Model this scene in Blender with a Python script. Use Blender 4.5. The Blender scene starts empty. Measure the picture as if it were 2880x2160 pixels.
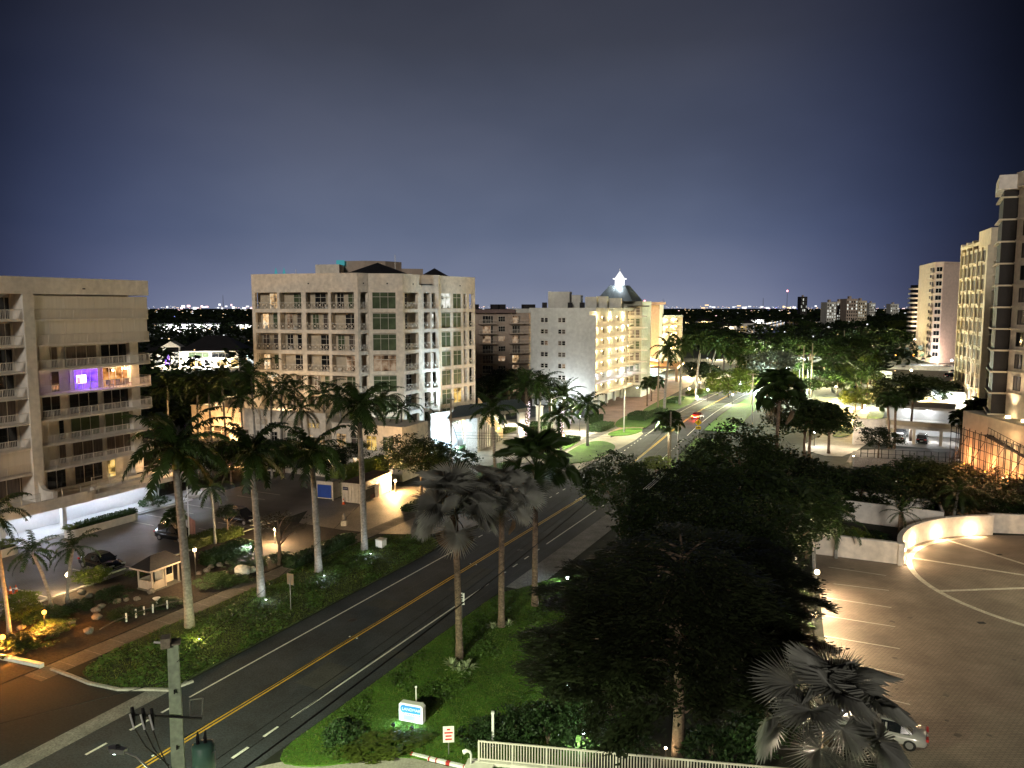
import bpy, math, random
from mathutils import Vector, Matrix

R = math.radians
random.seed(7)
SC = bpy.context.scene
COL = SC.collection

# ------------------------------------------------------------------ camera
H = 25.0                                   # eye height above the street (about the eighth floor)
F_PX, CX, CY, HZ = 2163.0, 1440.0, 1080.0, 862.0
PITCH = math.atan((CY - HZ) / F_PX)
cam_data = bpy.data.cameras.new('camera')
cam = bpy.data.objects.new('camera', cam_data)
COL.objects.link(cam)
cam.location = (0, 0, H)
cam.rotation_euler = (math.pi / 2 - PITCH, 0, 0)
cam_data.sensor_width = 36.0
cam_data.sensor_fit = 'HORIZONTAL'
cam_data.lens = 36.0 * F_PX / 2880.0
cam_data.clip_start = 0.5
cam_data.clip_end = 20000
SC.camera = cam

# ------------------------------------------------------------------ night sky
SUN_EL, SUN_AZ = 15.0, 192.0               # added even fill from behind the camera, standing in for nearby building lights
w = bpy.data.worlds.new('World')
SC.world = w
w.use_nodes = True
nt = w.node_tree
nt.nodes.clear()
N = nt.nodes.new
LK = nt.links.new
def vmath(tree, op, a, b=None):
    n = tree.nodes.new('ShaderNodeMath'); n.operation = op
    for i, q in enumerate((a, b)):
        if q is None: continue
        if isinstance(q, (int, float)): n.inputs[i].default_value = q
        else: tree.links.new(q, n.inputs[i])
    return n.outputs[0]
tc = N('ShaderNodeTexCoord')
sep = N('ShaderNodeSeparateXYZ'); LK(tc.outputs['Generated'], sep.inputs[0])
ramp = N('ShaderNodeValToRGB')             # town glow fading with elevation
el = ramp.color_ramp.elements
el[0].position = 0.0; el[0].color = (0.20, 0.225, 0.31, 1)
el[1].position = 1.0; el[1].color = (0.008, 0.009, 0.02, 1)
for p, c in ((0.03, (0.15, 0.177, 0.265)), (0.09, (0.1, 0.125, 0.2)), (0.19, (0.068, 0.082, 0.13)), (0.31, (0.041, 0.046, 0.067)), (0.45, (0.024, 0.025, 0.037))):
    e = el.new(p); e.color = (*c, 1)
LK(sep.outputs[2], ramp.inputs[0])
hyp = vmath(nt, 'SQRT', vmath(nt, 'ADD', vmath(nt, 'MULTIPLY', sep.outputs[0], sep.outputs[0]), vmath(nt, 'MULTIPLY', sep.outputs[1], sep.outputs[1])))
dotg = vmath(nt, 'ADD', vmath(nt, 'MULTIPLY', sep.outputs[0], -0.035), vmath(nt, 'MULTIPLY', sep.outputs[1], 0.999))
mr = N('ShaderNodeMapRange'); mr.interpolation_type = 'SMOOTHSTEP'
LK(vmath(nt, 'DIVIDE', dotg, hyp), mr.inputs[0])
mr.inputs[1].default_value = 0.80; mr.inputs[2].default_value = 1.0
mr.inputs[3].default_value = 0.07; mr.inputs[4].default_value = 1.0
mp = N('ShaderNodeMapping'); LK(tc.outputs['Generated'], mp.inputs[0]); mp.inputs['Scale'].default_value = (1.3, 1.0, 2.6); mp.inputs['Rotation'].default_value = (0, 0.75, 0.3)
nz = N('ShaderNodeTexNoise'); LK(mp.outputs[0], nz.inputs['Vector']); nz.inputs['Scale'].default_value = 1.7; nz.inputs['Detail'].default_value = 4
cl = N('ShaderNodeMapRange'); LK(nz.outputs[0], cl.inputs[0]); cl.inputs[1].default_value = 0.38; cl.inputs[2].default_value = 0.7
cl.inputs[3].default_value = 0.9; cl.inputs[4].default_value = 1.2
mul = N('ShaderNodeVectorMath'); mul.operation = 'SCALE'
LK(ramp.outputs[0], mul.inputs[0]); LK(vmath(nt, 'MULTIPLY', mr.outputs[0], cl.outputs[0]), mul.inputs['Scale'])
clm = N('ShaderNodeMapRange'); LK(nz.outputs[0], clm.inputs[0]); clm.inputs[1].default_value = 0.5; clm.inputs[2].default_value = 0.72
mixc = N('ShaderNodeMix'); mixc.data_type = 'RGBA'; mixc.blend_type = 'MULTIPLY'
LK(vmath(nt, 'MULTIPLY', clm.outputs[0], 0.3), mixc.inputs[0]); LK(mul.outputs[0], mixc.inputs[6]); mixc.inputs[7].default_value = (1.12, 1.0, 0.86, 1)
sky = N('ShaderNodeTexSky'); sky.sky_type = 'NISHITA'; sky.sun_disc = False
sky.sun_elevation = R(-6); sky.sun_rotation = R(0)
tint = N('ShaderNodeMix'); tint.data_type = 'RGBA'; LK(mr.outputs[0], tint.inputs[0]); tint.inputs[6].default_value = (0.75, 0.85, 1.35, 1); tint.inputs[7].default_value = (1, 1, 1, 1)
tm_ = N('ShaderNodeMix'); tm_.data_type = 'RGBA'; tm_.blend_type = 'MULTIPLY'; tm_.inputs[0].default_value = 1; LK(mixc.outputs[2], tm_.inputs[6]); LK(tint.outputs[2], tm_.inputs[7])
bg1 = N('ShaderNodeBackground'); LK(tm_.outputs[2], bg1.inputs[0]); bg1.inputs[1].default_value = 0.74
bg2 = N('ShaderNodeBackground'); LK(sky.outputs[0], bg2.inputs[0]); bg2.inputs[1].default_value = 0.05
ad = N('ShaderNodeAddShader'); LK(bg1.outputs[0], ad.inputs[0]); LK(bg2.outputs[0], ad.inputs[1])
wo = N('ShaderNodeOutputWorld'); LK(ad.outputs[0], wo.inputs[0])

sd = bpy.data.lights.new('front_fill', 'SUN')  # fill sun added to light the facades from the front
sd.energy = 0.74; sd.angle = R(8); sd.color = (1.0, 0.91, 0.79)
so = bpy.data.objects.new('front_fill', sd); COL.objects.link(so)
d_ = Vector((math.sin(R(-12)) * math.cos(R(SUN_EL)), -math.cos(R(-12)) * math.cos(R(SUN_EL)), math.sin(R(SUN_EL))))
so.rotation_euler = d_.to_track_quat('Z', 'Y').to_euler()
so.location = (-30, -60, 80)

SC.view_settings.view_transform = 'Standard'
SC.view_settings.look = 'None'
SC.view_settings.exposure = 0.6
SC.view_settings.gamma = 1.0
SC.view_settings.use_curve_mapping = False
SC.render.engine = 'CYCLES'
cy = SC.cycles
cy.use_denoising = True
cy.max_bounces = 5; cy.diffuse_bounces = 2; cy.glossy_bounces = 2; cy.transmission_bounces = 3; cy.transparent_max_bounces = 6
cy.caustics_reflective = False; cy.caustics_refractive = False
cy.sample_clamp_indirect = 4.0
cy.use_light_tree = True

# ------------------------------------------------------------------ pixels and places
cp, sp_ = math.cos(PITCH), math.sin(PITCH)
def ray(u, v):
    x = (u - CX) / F_PX; y = (CY - v) / F_PX
    return Vector((x, cp + y * sp_, y * cp - sp_))
def G(u, v, z=0.0):                        # where the line of sight meets the level z
    d = ray(u, v); t = (z - H) / d.z
    return Vector((d.x * t, d.y * t, z))
def D(u, v, Y):                            # point on the line of sight at distance Y in front
    d = ray(u, v); t = Y / d.y
    return Vector((d.x * t, Y, H + d.z * t))
def zat(p, v):                             # height at which something standing on p shows at row v
    d = ray(CX, v)
    return H + d.z / d.y * p.y
RO = Vector((5.1, 90.7)); RD = Vector((0.444, 0.896)).normalized(); RN = Vector((RD.y, -RD.x))
def bend(s):
    k = min(1, max(0, (s - 5) / 105.0)); k = k * k * (3 - 2 * k)
    return -5.4 * k
def RT(s, t, z=0.0):                       # along the road, across the road
    p = RO + RD * s + RN * t
    return Vector((p.x, p.y, z))
def RC(s, t, z=0.0):                       # the same, following the bend of the road
    return RT(s, t + bend(s), z)
ROADZ = math.atan2(RD.y, RD.x)

# ------------------------------------------------------------------ mesh helper
class MB:
    def __init__(s): s.v = []; s.f = []; s.m = []; s.k = 0
    def add(s, vs, fs):
        b = len(s.v); s.v += [tuple(q) for q in vs]
        for f in fs: s.f.append([b + i for i in f]); s.m.append(s.k)
        return s
    def mat(s, k): s.k = k; return s
    def bx(s, x0, x1, y0, y1, z0, z1, M=None):
        vs = [Vector((x, y, z)) for z in (z0, z1) for y in (y0, y1) for x in (x0, x1)]
        if M: vs = [M @ q for q in vs]
        return s.add(vs, [(0, 2, 3, 1), (4, 5, 7, 6), (0, 1, 5, 4), (2, 6, 7, 3), (0, 4, 6, 2), (1, 3, 7, 5)])
    def poly(s, pts, z0, z1, top=True, bot=False):
        n = len(pts)
        A = sum(pts[i][0] * pts[(i + 1) % n][1] - pts[(i + 1) % n][0] * pts[i][1] for i in range(n))
        if A < 0: pts = pts[::-1]
        vs = [(p[0], p[1], z0) for p in pts] + [(p[0], p[1], z1) for p in pts]
        fs = [(i, (i + 1) % n, n + (i + 1) % n, n + i) for i in range(n)]
        if top: fs.append(tuple(range(n, 2 * n)))
        if bot: fs.append(tuple(range(n - 1, -1, -1)))
        return s.add(vs, fs)
    def sheet(s, pts, z):
        n = len(pts)
        A = sum(pts[i][0] * pts[(i + 1) % n][1] - pts[(i + 1) % n][0] * pts[i][1] for i in range(n))
        if A < 0: pts = pts[::-1]
        return s.add([(p[0], p[1], z) for p in pts], [tuple(range(n))])
    def tube(s, pts, rs, n=6, cap=True):
        pts = [Vector(p) for p in pts]
        if isinstance(rs, (int, float)): rs = [rs] * len(pts)
        rings = []; up = Vector((0.13, 0.21, 1)).normalized()
        for i, p in enumerate(pts):
            t = (pts[min(i + 1, len(pts) - 1)] - pts[max(i - 1, 0)])
            t = t.normalized() if t.length > 1e-9 else Vector((0, 0, 1))
            a = t.cross(up if abs(t.dot(up)) < 0.95 else Vector((1, 0, 0))).normalized(); b = a.cross(t)
            rings.append([p + (a * math.cos(2 * math.pi * j / n) + b * math.sin(2 * math.pi * j / n)) * rs[i] for j in range(n)])
        vs = [q for r in rings for q in r]; fs = []
        for i in range(len(pts) - 1):
            for j in range(n):
                k = (j + 1) % n
                fs.append((i * n + j, i * n + k, (i + 1) * n + k, (i + 1) * n + j))
        if cap: fs += [tuple(range(n - 1, -1, -1)), tuple(range((len(pts) - 1) * n, len(pts) * n))]
        return s.add(vs, fs)
    def ball(s, c, r, nu=8, nv=5, sq=(1, 1, 1), jit=0, rnd=random):
        c = Vector(c); vs = []; fs = []
        for i in range(nv + 1):
            th = math.pi * i / nv
            for j in range(nu):
                ph = 2 * math.pi * j / nu; k = 1 + (rnd.uniform(-jit, jit) if jit else 0)
                vs.append(c + Vector((math.sin(th) * math.cos(ph) * r * sq[0], math.sin(th) * math.sin(ph) * r * sq[1], math.cos(th) * r * sq[2])) * k)
        for i in range(nv):
            for j in range(nu):
                k = (j + 1) % nu
                fs.append((i * nu + j, (i + 1) * nu + j, (i + 1) * nu + k, i * nu + k))
        return s.add(vs, fs)
    def mesh(s, name, mats, smooth=False):
        me = bpy.data.meshes.new(name); me.from_pydata(s.v, [], s.f)
        for m in (mats if isinstance(mats, (list, tuple)) else [mats]): me.materials.append(m)
        if len(me.materials) > 1: me.polygons.foreach_set('material_index', s.m)
        if smooth: me.polygons.foreach_set('use_smooth', [True] * len(me.polygons))
        return me
    def build(s, name, mats, parent=None, smooth=False, loc=None, rz=0):
        return put(name, s.mesh(name, mats, smooth), parent, loc, rz)

def put(name, me, parent=None, loc=None, rz=0, rot=None, sc=None):
    o = bpy.data.objects.new(name, me); COL.objects.link(o)
    if loc is not None: o.location = loc
    if rot is not None: o.rotation_euler = rot
    elif rz: o.rotation_euler = (0, 0, rz)
    if sc is not None: o.scale = sc if not isinstance(sc, (int, float)) else (sc, sc, sc)
    if parent is not None: o.parent = parent
    return o
def tag(o, label, cat, group=None, kind=None):
    if label: o['label'] = label
    if cat: o['category'] = cat
    if group: o['group'] = group
    if kind: o['kind'] = kind
    return o
def thing(name, label, cat, loc=(0, 0, 0), rz=0, group=None):
    o = bpy.data.objects.new(name, None); COL.objects.link(o); o.empty_display_size = 0.3
    o.location = loc; o.rotation_euler = (0, 0, rz)
    return tag(o, label, cat, group)
def struct(o): o['kind'] = 'structure'; return o
LP = 4.3                                   # all lamps of the place, brighter or dimmer together
def lightp(loc, watt, col=(1, 0.8, 0.55), r=0.12, parent=None, spot=None, aim=None, blend=0.5):
    ld = bpy.data.lights.new('light', 'SPOT' if spot else 'POINT')
    ld.energy = watt * LP; ld.color = col; ld.shadow_soft_size = r
    if spot: ld.spot_size = R(spot); ld.spot_blend = blend
    o = bpy.data.objects.new('light', ld); COL.objects.link(o); o.location = loc
    if aim is not None: o.rotation_euler = (Vector(loc) - Vector(aim)).to_track_quat('Z', 'Y').to_euler()
    if parent is not None: o.parent = parent
    return o

# ------------------------------------------------------------------ materials
def M(name, col, rough=0.8, var=0.2, scale=2.0, bump=0.0, metal=0.0, spec=0.4, fine=None, stretch=(1, 1, 1), col2=None, transl=0.0):
    m = bpy.data.materials.new(name); m.use_nodes = True
    t = m.node_tree; b = t.nodes['Principled BSDF']
    b.inputs['Roughness'].default_value = rough; b.inputs['Metallic'].default_value = metal
    b.inputs['Specular IOR Level'].default_value = spec
    tcn = t.nodes.new('ShaderNodeTexCoord'); mpn = t.nodes.new('ShaderNodeMapping')
    t.links.new(tcn.outputs['Object'], mpn.inputs[0]); mpn.inputs['Scale'].default_value = stretch
    nn = t.nodes.new('ShaderNodeTexNoise'); nn.inputs['Scale'].default_value = scale; nn.inputs['Detail'].default_value = 6; nn.inputs['Roughness'].default_value = 0.65
    t.links.new(mpn.outputs[0], nn.inputs['Vector'])
    rp = t.nodes.new('ShaderNodeValToRGB'); rp.color_ramp.elements[0].position = 0.3; rp.color_ramp.elements[1].position = 0.72
    c2 = col2 or col
    rp.color_ramp.elements[0].color = (*[c * (1 - var) for c in col], 1); rp.color_ramp.elements[1].color = (*[min(1, c * (1 + var)) for c in c2], 1)
    t.links.new(nn.outputs[0], rp.inputs[0])
    out = rp.outputs[0]
    if fine:
        n2 = t.nodes.new('ShaderNodeTexNoise'); n2.inputs['Scale'].default_value = fine; n2.inputs['Detail'].default_value = 3
        t.links.new(tcn.outputs['Object'], n2.inputs['Vector'])
        mrn = t.nodes.new('ShaderNodeMapRange'); t.links.new(n2.outputs[0], mrn.inputs[0])
        mrn.inputs[1].default_value = 0.3; mrn.inputs[2].default_value = 0.7; mrn.inputs[3].default_value = 1 - var; mrn.inputs[4].default_value = 1 + var
        sc = t.nodes.new('ShaderNodeVectorMath'); sc.operation = 'SCALE'; t.links.new(out, sc.inputs[0]); t.links.new(mrn.outputs[0], sc.inputs['Scale'])
        out = sc.outputs[0]
    t.links.new(out, b.inputs['Base Color'])
    if bump:
        bn = t.nodes.new('ShaderNodeBump'); bn.inputs['Strength'].default_value = bump; bn.inputs['Distance'].default_value = 0.05
        n3 = t.nodes.new('ShaderNodeTexNoise'); n3.inputs['Scale'].default_value = (fine or scale * 6); t.links.new(tcn.outputs['Object'], n3.inputs['Vector'])
        t.links.new(n3.outputs[0], bn.inputs['Height']); t.links.new(bn.outputs[0], b.inputs['Normal'])
    if transl:
        tr = t.nodes.new('ShaderNodeBsdfTranslucent'); t.links.new(out, tr.inputs[0])
        mx = t.nodes.new('ShaderNodeMixShader'); mx.inputs[0].default_value = transl
        t.links.new(b.outputs[0], mx.inputs[1]); t.links.new(tr.outputs[0], mx.inputs[2])
        t.links.new(mx.outputs[0], t.nodes['Material Output'].inputs[0])
    return m
def LEAF(name, col, var=0.45):                # colour varies from leaf to leaf and clump to clump
    m = M(name, col, 0.5, var, 0.6, transl=0.25, spec=0.35)
    t = m.node_tree; oi = t.nodes.new('ShaderNodeObjectInfo'); sc = t.nodes.new('ShaderNodeVectorMath'); sc.operation = 'SCALE'
    src = t.nodes['Principled BSDF'].inputs['Base Color'].links[0].from_socket
    t.links.new(src, sc.inputs[0]); t.links.new(vmath(t, 'ADD', vmath(t, 'MULTIPLY', oi.outputs['Random'], 0.9), 0.55), sc.inputs['Scale'])
    for n in t.nodes:
        if n.type in ('BSDF_PRINCIPLED', 'BSDF_TRANSLUCENT'): t.links.new(sc.outputs[0], n.inputs[0])
    return m
def E(name, col, strength, var=0.0, scale=1.5):
    m = bpy.data.materials.new(name); m.use_nodes = True
    t = m.node_tree; t.nodes.clear()
    e = t.nodes.new('ShaderNodeEmission'); e.inputs[0].default_value = (*col, 1); e.inputs[1].default_value = strength
    if var:
        g = t.nodes.new('ShaderNodeTexCoord')
        n = t.nodes.new('ShaderNodeTexNoise'); n.inputs['Scale'].default_value = scale; t.links.new(g.outputs['Object'], n.inputs['Vector'])
        q = t.nodes.new('ShaderNodeMapRange'); t.links.new(n.outputs[0], q.inputs[0]); q.inputs[1].default_value = 0.35; q.inputs[2].default_value = 0.65
        q.inputs[3].default_value = strength * (1 - var); q.inputs[4].default_value = strength * (1 + var); t.links.new(q.outputs[0], e.inputs[1])
    o = t.nodes.new('ShaderNodeOutputMaterial'); t.links.new(e.outputs[0], o.inputs[0])
    return m
def ROOM(name, wall, lamp, strength):         # lit room behind a pane: lamp pool, curtain folds, dark furniture
    m = bpy.data.materials.new(name); m.use_nodes = True
    t = m.node_tree; t.nodes.clear()
    g = t.nodes.new('ShaderNodeTexCoord'); oi = t.nodes.new('ShaderNodeObjectInfo')
    va = t.nodes.new('ShaderNodeVectorMath'); t.links.new(g.outputs['Object'], va.inputs[0])
    sc = t.nodes.new('ShaderNodeVectorMath'); sc.operation = 'SCALE'; sc.inputs[0].default_value = (37, 11, 23); t.links.new(oi.outputs['Random'], sc.inputs['Scale'])
    t.links.new(sc.outputs[0], va.inputs[1])
    n1 = t.nodes.new('ShaderNodeTexNoise'); n1.inputs['Scale'].default_value = 0.9; n1.inputs['Detail'].default_value = 2; t.links.new(va.outputs[0], n1.inputs['Vector'])
    wv = t.nodes.new('ShaderNodeTexWave'); wv.inputs['Scale'].default_value = 1.7; wv.inputs['Distortion'].default_value = 1.5; t.links.new(va.outputs[0], wv.inputs['Vector'])
    rp = t.nodes.new('ShaderNodeValToRGB'); ee = rp.color_ramp.elements
    ee[0].position = 0.36; ee[0].color = (*[c * 0.12 for c in wall], 1); ee[1].position = 0.66; ee[1].color = (*lamp, 1)
    q = ee.new(0.5); q.color = (*wall, 1)
    t.links.new(n1.outputs[0], rp.inputs[0])
    st = vmath(t, 'MULTIPLY', vmath(t, 'ADD', vmath(t, 'MULTIPLY', wv.outputs[1], 0.5), 0.55), strength)
    rnd = vmath(t, 'ADD', vmath(t, 'MULTIPLY', oi.outputs['Random'], 0.9), 0.4)
    e = t.nodes.new('ShaderNodeEmission'); t.links.new(rp.outputs[0], e.inputs[0]); t.links.new(vmath(t, 'MULTIPLY', st, rnd), e.inputs[1])
    gl = t.nodes.new('ShaderNodeBsdfGlossy'); gl.inputs['Roughness'].default_value = 0.05; gl.inputs[0].default_value = (0.06, 0.06, 0.06, 1)
    a = t.nodes.new('ShaderNodeAddShader'); t.links.new(e.outputs[0], a.inputs[0]); t.links.new(gl.outputs[0], a.inputs[1])
    o = t.nodes.new('ShaderNodeOutputMaterial'); t.links.new(a.outputs[0], o.inputs[0])
    return m

mt = {}
mt['asphalt'] = M('asphalt', (0.036, 0.04, 0.048), 0.8, 0.42, 0.3, 0.25, fine=9)
mt['asphalt_old'] = M('asphalt_old', (0.024, 0.023, 0.024), 0.85, 0.3, 0.2, 0.25, fine=7)
mt['lot'] = M('lot_pavement', (0.23, 0.2, 0.17), 0.6, 0.25, 0.35, 0.2, fine=5)
mt['gutter'] = M('concrete_gutter', (0.22, 0.21, 0.2), 0.85, 0.35, 0.8, 0.2, fine=8)
mt['concrete'] = M('concrete', (0.36, 0.33, 0.29), 0.8, 0.22, 0.5, 0.15, fine=7)
mt['sidewalk'] = M('sidewalk_concrete', (0.12, 0.108, 0.095), 0.85, 0.25, 0.6, 0.15, fine=7)
mt['kerb'] = M('kerb_concrete', (0.42, 0.4, 0.36), 0.85, 0.25, 0.8, 0.15, fine=6)
mt['white_paint'] = M('white_road_paint', (0.72, 0.71, 0.66), 0.6, 0.2, 3, fine=14)
mt['yellow_paint'] = M('yellow_road_paint', (0.72, 0.42, 0.035), 0.6, 0.2, 3, fine=14)
mt['tan_line'] = M('worn_line_paint', (0.72, 0.68, 0.56), 0.7, 0.25, 2, fine=9)
mt['lawn'] = M('lawn_grass', (0.06, 0.14, 0.012), 0.9, 0.4, 0.35, 0.6, fine=6)
mt['cover'] = M('ground_cover_soil', (0.03, 0.042, 0.012), 0.95, 0.5, 0.5, 0.6, fine=4)
mt['soil'] = M('mulch', (0.034, 0.025, 0.018), 0.95, 0.4, 0.6, 0.6, fine=5)
mt['earth'] = M('dark_ground', (0.02, 0.023, 0.014), 0.95, 0.5, 0.02, 0.3, fine=0.5)
mt['stucco'] = M('white_stucco', (0.74, 0.7, 0.64), 0.85, 0.12, 0.35, 0.05, fine=1.6, stretch=(1, 1, 0.2))
mt['cream'] = M('cream_stucco', (0.76, 0.69, 0.59), 0.85, 0.14, 0.4, 0.05, fine=1.6, stretch=(1, 1, 0.3))
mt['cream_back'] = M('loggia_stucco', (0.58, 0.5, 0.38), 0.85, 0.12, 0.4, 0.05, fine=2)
mt['taupe'] = M('taupe_stucco', (0.42, 0.34, 0.28), 0.85, 0.1, 0.25, fine=1.5, stretch=(1, 1, 0.3))
mt['pale'] = M('pale_grey_stucco', (0.6, 0.6, 0.56), 0.85, 0.1, 0.2, fine=1.2, stretch=(1, 1, 0.25))
mt['sage'] = M('sage_stucco', (0.45, 0.46, 0.36), 0.85, 0.1, 0.3, fine=1.4)
mt['peach'] = M('peach_stucco', (0.66, 0.45, 0.27), 0.85, 0.1, 0.2, fine=1.2, stretch=(1, 1, 0.3))
mt['pink'] = M('pink_stucco', (0.58, 0.455, 0.38), 0.85, 0.1, 0.15, fine=0.9, stretch=(1, 1, 0.3))
mt['beige'] = M('beige_stucco', (0.6, 0.53, 0.4), 0.85, 0.1, 0.2, fine=1.1, stretch=(1, 1, 0.3))
mt['bronze'] = M('dark_bronze', (0.014, 0.012, 0.011), 0.7, 0.3, 0.6)
mt['shutter'] = M('storm_shutter', (0.68, 0.64, 0.57), 0.7, 0.08, 0.5, stretch=(6, 6, 0.3))
mt['frame'] = M('white_frame', (0.62, 0.58, 0.5), 0.5, 0.08, 1)
mt['rail'] = M('white_railing', (0.7, 0.65, 0.57), 0.5, 0.1, 1)
mt['roof_dark'] = M('dark_roof', (0.016, 0.015, 0.018), 0.7, 0.3, 0.6, fine=4)
mt['roof_metal'] = M('standing_seam_metal', (0.16, 0.2, 0.22), 0.4, 0.15, 0.8, metal=0.3)
mt['roof_flat'] = M('flat_roof_gravel', (0.2, 0.19, 0.18), 0.9, 0.25, 0.5, fine=3)
mt['glass'] = M('dark_glass', (0.012, 0.014, 0.017), 0.06, 0.3, 0.6, spec=0.6)
mt['glass_g'] = M('green_glass', (0.085, 0.115, 0.065), 0.08, 0.45, 0.5, spec=0.6)
mt['curtain'] = M('curtained_glass', (0.12, 0.1, 0.085), 0.25, 0.4, 1.5, spec=0.5, stretch=(3, 3, 0.3))
mt['warm'] = ROOM('lit_room_warm', (0.9, 0.55, 0.25), (1.0, 0.86, 0.6), 0.8)
mt['pinkroom'] = ROOM('lit_room_dim', (0.5, 0.3, 0.17), (1.0, 0.75, 0.5), 0.4)
mt['coolroom'] = ROOM('lit_room_cool', (0.7, 0.72, 0.62), (1.0, 1.0, 0.95), 0.85)
mt['yellowroom'] = ROOM('lit_room_yellow', (1.0, 0.62, 0.16), (1.0, 0.78, 0.3), 0.9)
mt['purple'] = E('purple_room', (0.25, 0.08, 1.0), 1.0, 0.5, 1.2)
mt['screen'] = E('television_screen', (1.0, 0.8, 0.9), 2.2)
mt['screen_red'] = E('television_red', (1.0, 0.25, 0.35), 1.4)
mt['orange_room'] = ROOM('orange_room', (0.75, 0.28, 0.07), (1.0, 0.55, 0.2), 0.9)
mt['lampw'] = E('lamp_warm', (1.0, 0.75, 0.42), 14)
mt['lampo'] = E('lamp_orange', (1.0, 0.36, 0.05), 5)
mt['lampc'] = E('lamp_cool', (0.85, 0.95, 1.0), 14)
mt['lampg'] = E('lamp_greenish', (0.75, 1.0, 0.88), 20)
mt['fairy'] = E('fairy_bulb', (1.0, 0.8, 0.85), 2.6)
mt['teal'] = E('teal_rooftop_glow', (0.12, 0.6, 0.66), 0.3)
mt['tail'] = E('tail_lamp', (1.0, 0.03, 0.01), 7)
mt['tail_y'] = E('tail_lamp_hot', (1.0, 0.42, 0.05), 9)
mt['redlamp'] = E('aircraft_warning_lamp', (1.0, 0.25, 0.3), 5)
mt['bark'] = M('palm_bark', (0.27, 0.26, 0.235), 0.9, 0.25, 1.2, 0.4, fine=6, stretch=(1, 1, 3))
mt['bark_b'] = M('rough_bark', (0.16, 0.115, 0.08), 0.95, 0.4, 2, 0.7, fine=7, stretch=(1, 1, 2.5))
mt['shaft'] = M('crownshaft', (0.08, 0.12, 0.04), 0.5, 0.2, 1)
mt['frond'] = LEAF('palm_frond', (0.03, 0.058, 0.013))
mt['frond_s'] = LEAF('bismarck_leaf', (0.21, 0.215, 0.19), 0.35)
mt['frond_d'] = LEAF('dry_leaf', (0.20, 0.14, 0.085), 0.3)
mt['leaf'] = LEAF('tree_leaf', (0.024, 0.041, 0.012))
mt['leaf_f'] = LEAF('far_leaf_lightened', (0.036, 0.064, 0.016))  # tree leaf lightened, lamplight on the far trees put into the colour
mt['leaf_o'] = LEAF('olive_tree_leaf', (0.06, 0.052, 0.02))
mt['leaf_c'] = LEAF('cedar_needle', (0.02, 0.027, 0.011))
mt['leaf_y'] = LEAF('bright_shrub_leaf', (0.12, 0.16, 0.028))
mt['leaf_g'] = LEAF('silvery_leaf', (0.19, 0.22, 0.17))
mt['cover_leaf'] = LEAF('ground_cover_leaf', (0.075, 0.135, 0.03), 0.75)
mt['grassy'] = LEAF('grass_blade', (0.085, 0.12, 0.018), 0.45)
mt['agave'] = LEAF('variegated_leaf', (0.3, 0.36, 0.2), 0.3)
mt['bush'] = LEAF('hedge_leaf', (0.035, 0.07, 0.022))
mt['stone'] = M('garden_boulder', (0.17, 0.15, 0.13), 0.9, 0.3, 2, 0.6, fine=5)
mt['pole'] = M('pole_concrete_green_light', (0.44, 0.54, 0.37), 0.85, 0.2, 0.8, 0.3, fine=5, stretch=(1, 1, 0.2))  # greenish light falling on the pole is put into its colour
mt['wood'] = M('wood_pole', (0.3, 0.26, 0.19), 0.9, 0.25, 1.5, 0.3, fine=8, stretch=(1, 1, 0.1))
mt['steel'] = M('galvanised_steel', (0.35, 0.35, 0.34), 0.45, 0.15, 2, metal=0.7)
mt['black'] = M('black_rubber', (0.012, 0.012, 0.012), 0.6, 0.3, 3)
mt['tank'] = M('green_tank', (0.1, 0.22, 0.16), 0.45, 0.15, 2)
mt['carblack'] = M('black_car_paint', (0.008, 0.008, 0.01), 0.12, 0.1, 1, spec=0.8)
mt['carwhite'] = M('silver_car_paint', (0.5, 0.48, 0.45), 0.2, 0.05, 1, spec=0.7, metal=0.2)
mt['carred'] = M('red_car_paint', (0.22, 0.012, 0.012), 0.2, 0.1, 1, spec=0.7)
mt['rim'] = M('alloy_rim', (0.5, 0.5, 0.5), 0.3, 0.1, 3, metal=0.8)
mt['chrome'] = M('bright_trim', (0.7, 0.7, 0.7), 0.15, 0.05, 3, metal=0.9)
mt['headlamp'] = M('headlamp_glass', (0.45, 0.45, 0.45), 0.1, 0.1, 3, spec=0.9)
mt['cone'] = M('traffic_cone_orange', (0.75, 0.13, 0.03), 0.6, 0.1, 3)
mt['conew'] = M('reflective_white', (0.8, 0.8, 0.78), 0.5, 0.05, 3)
mt['contw'] = M('container_paint', (0.55, 0.48, 0.38), 0.6, 0.15, 0.8, fine=3, stretch=(1, 1, 0.4))
mt['contblue'] = M('blue_door_paint', (0.02, 0.06, 0.3), 0.5, 0.15, 1)
mt['rust'] = M('rusty_roof', (0.09, 0.055, 0.045), 0.9, 0.3, 0.8, fine=3)
mt['signnavy'] = M('navy_sign', (0.01, 0.014, 0.05), 0.5, 0.1, 2)
mt['signwhite'] = M('white_sign', (0.75, 0.74, 0.72), 0.5, 0.05, 2)
mt['signblue'] = M('blue_sign', (0.02, 0.22, 0.55), 0.5, 0.08, 2)
mt['signyel'] = M('yellow_sign', (0.85, 0.6, 0.02), 0.45, 0.05, 2)
mt['signred'] = M('red_sign', (0.55, 0.03, 0.03), 0.5, 0.05, 2)
mt['ink'] = M('black_ink', (0.01, 0.01, 0.01), 0.6, 0.1, 2)
mt['redpaint'] = M('red_kerb_paint', (0.5, 0.04, 0.04), 0.6, 0.25, 3)
mt['water'] = M('canal_water', (0.01, 0.014, 0.02), 0.08, 0.2, 0.05, 0.15, spec=0.6, fine=0.7)
mt['orange_wall'] = M('orange_wall', (0.5, 0.2, 0.09), 0.85, 0.25, 0.5, fine=2)
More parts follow.
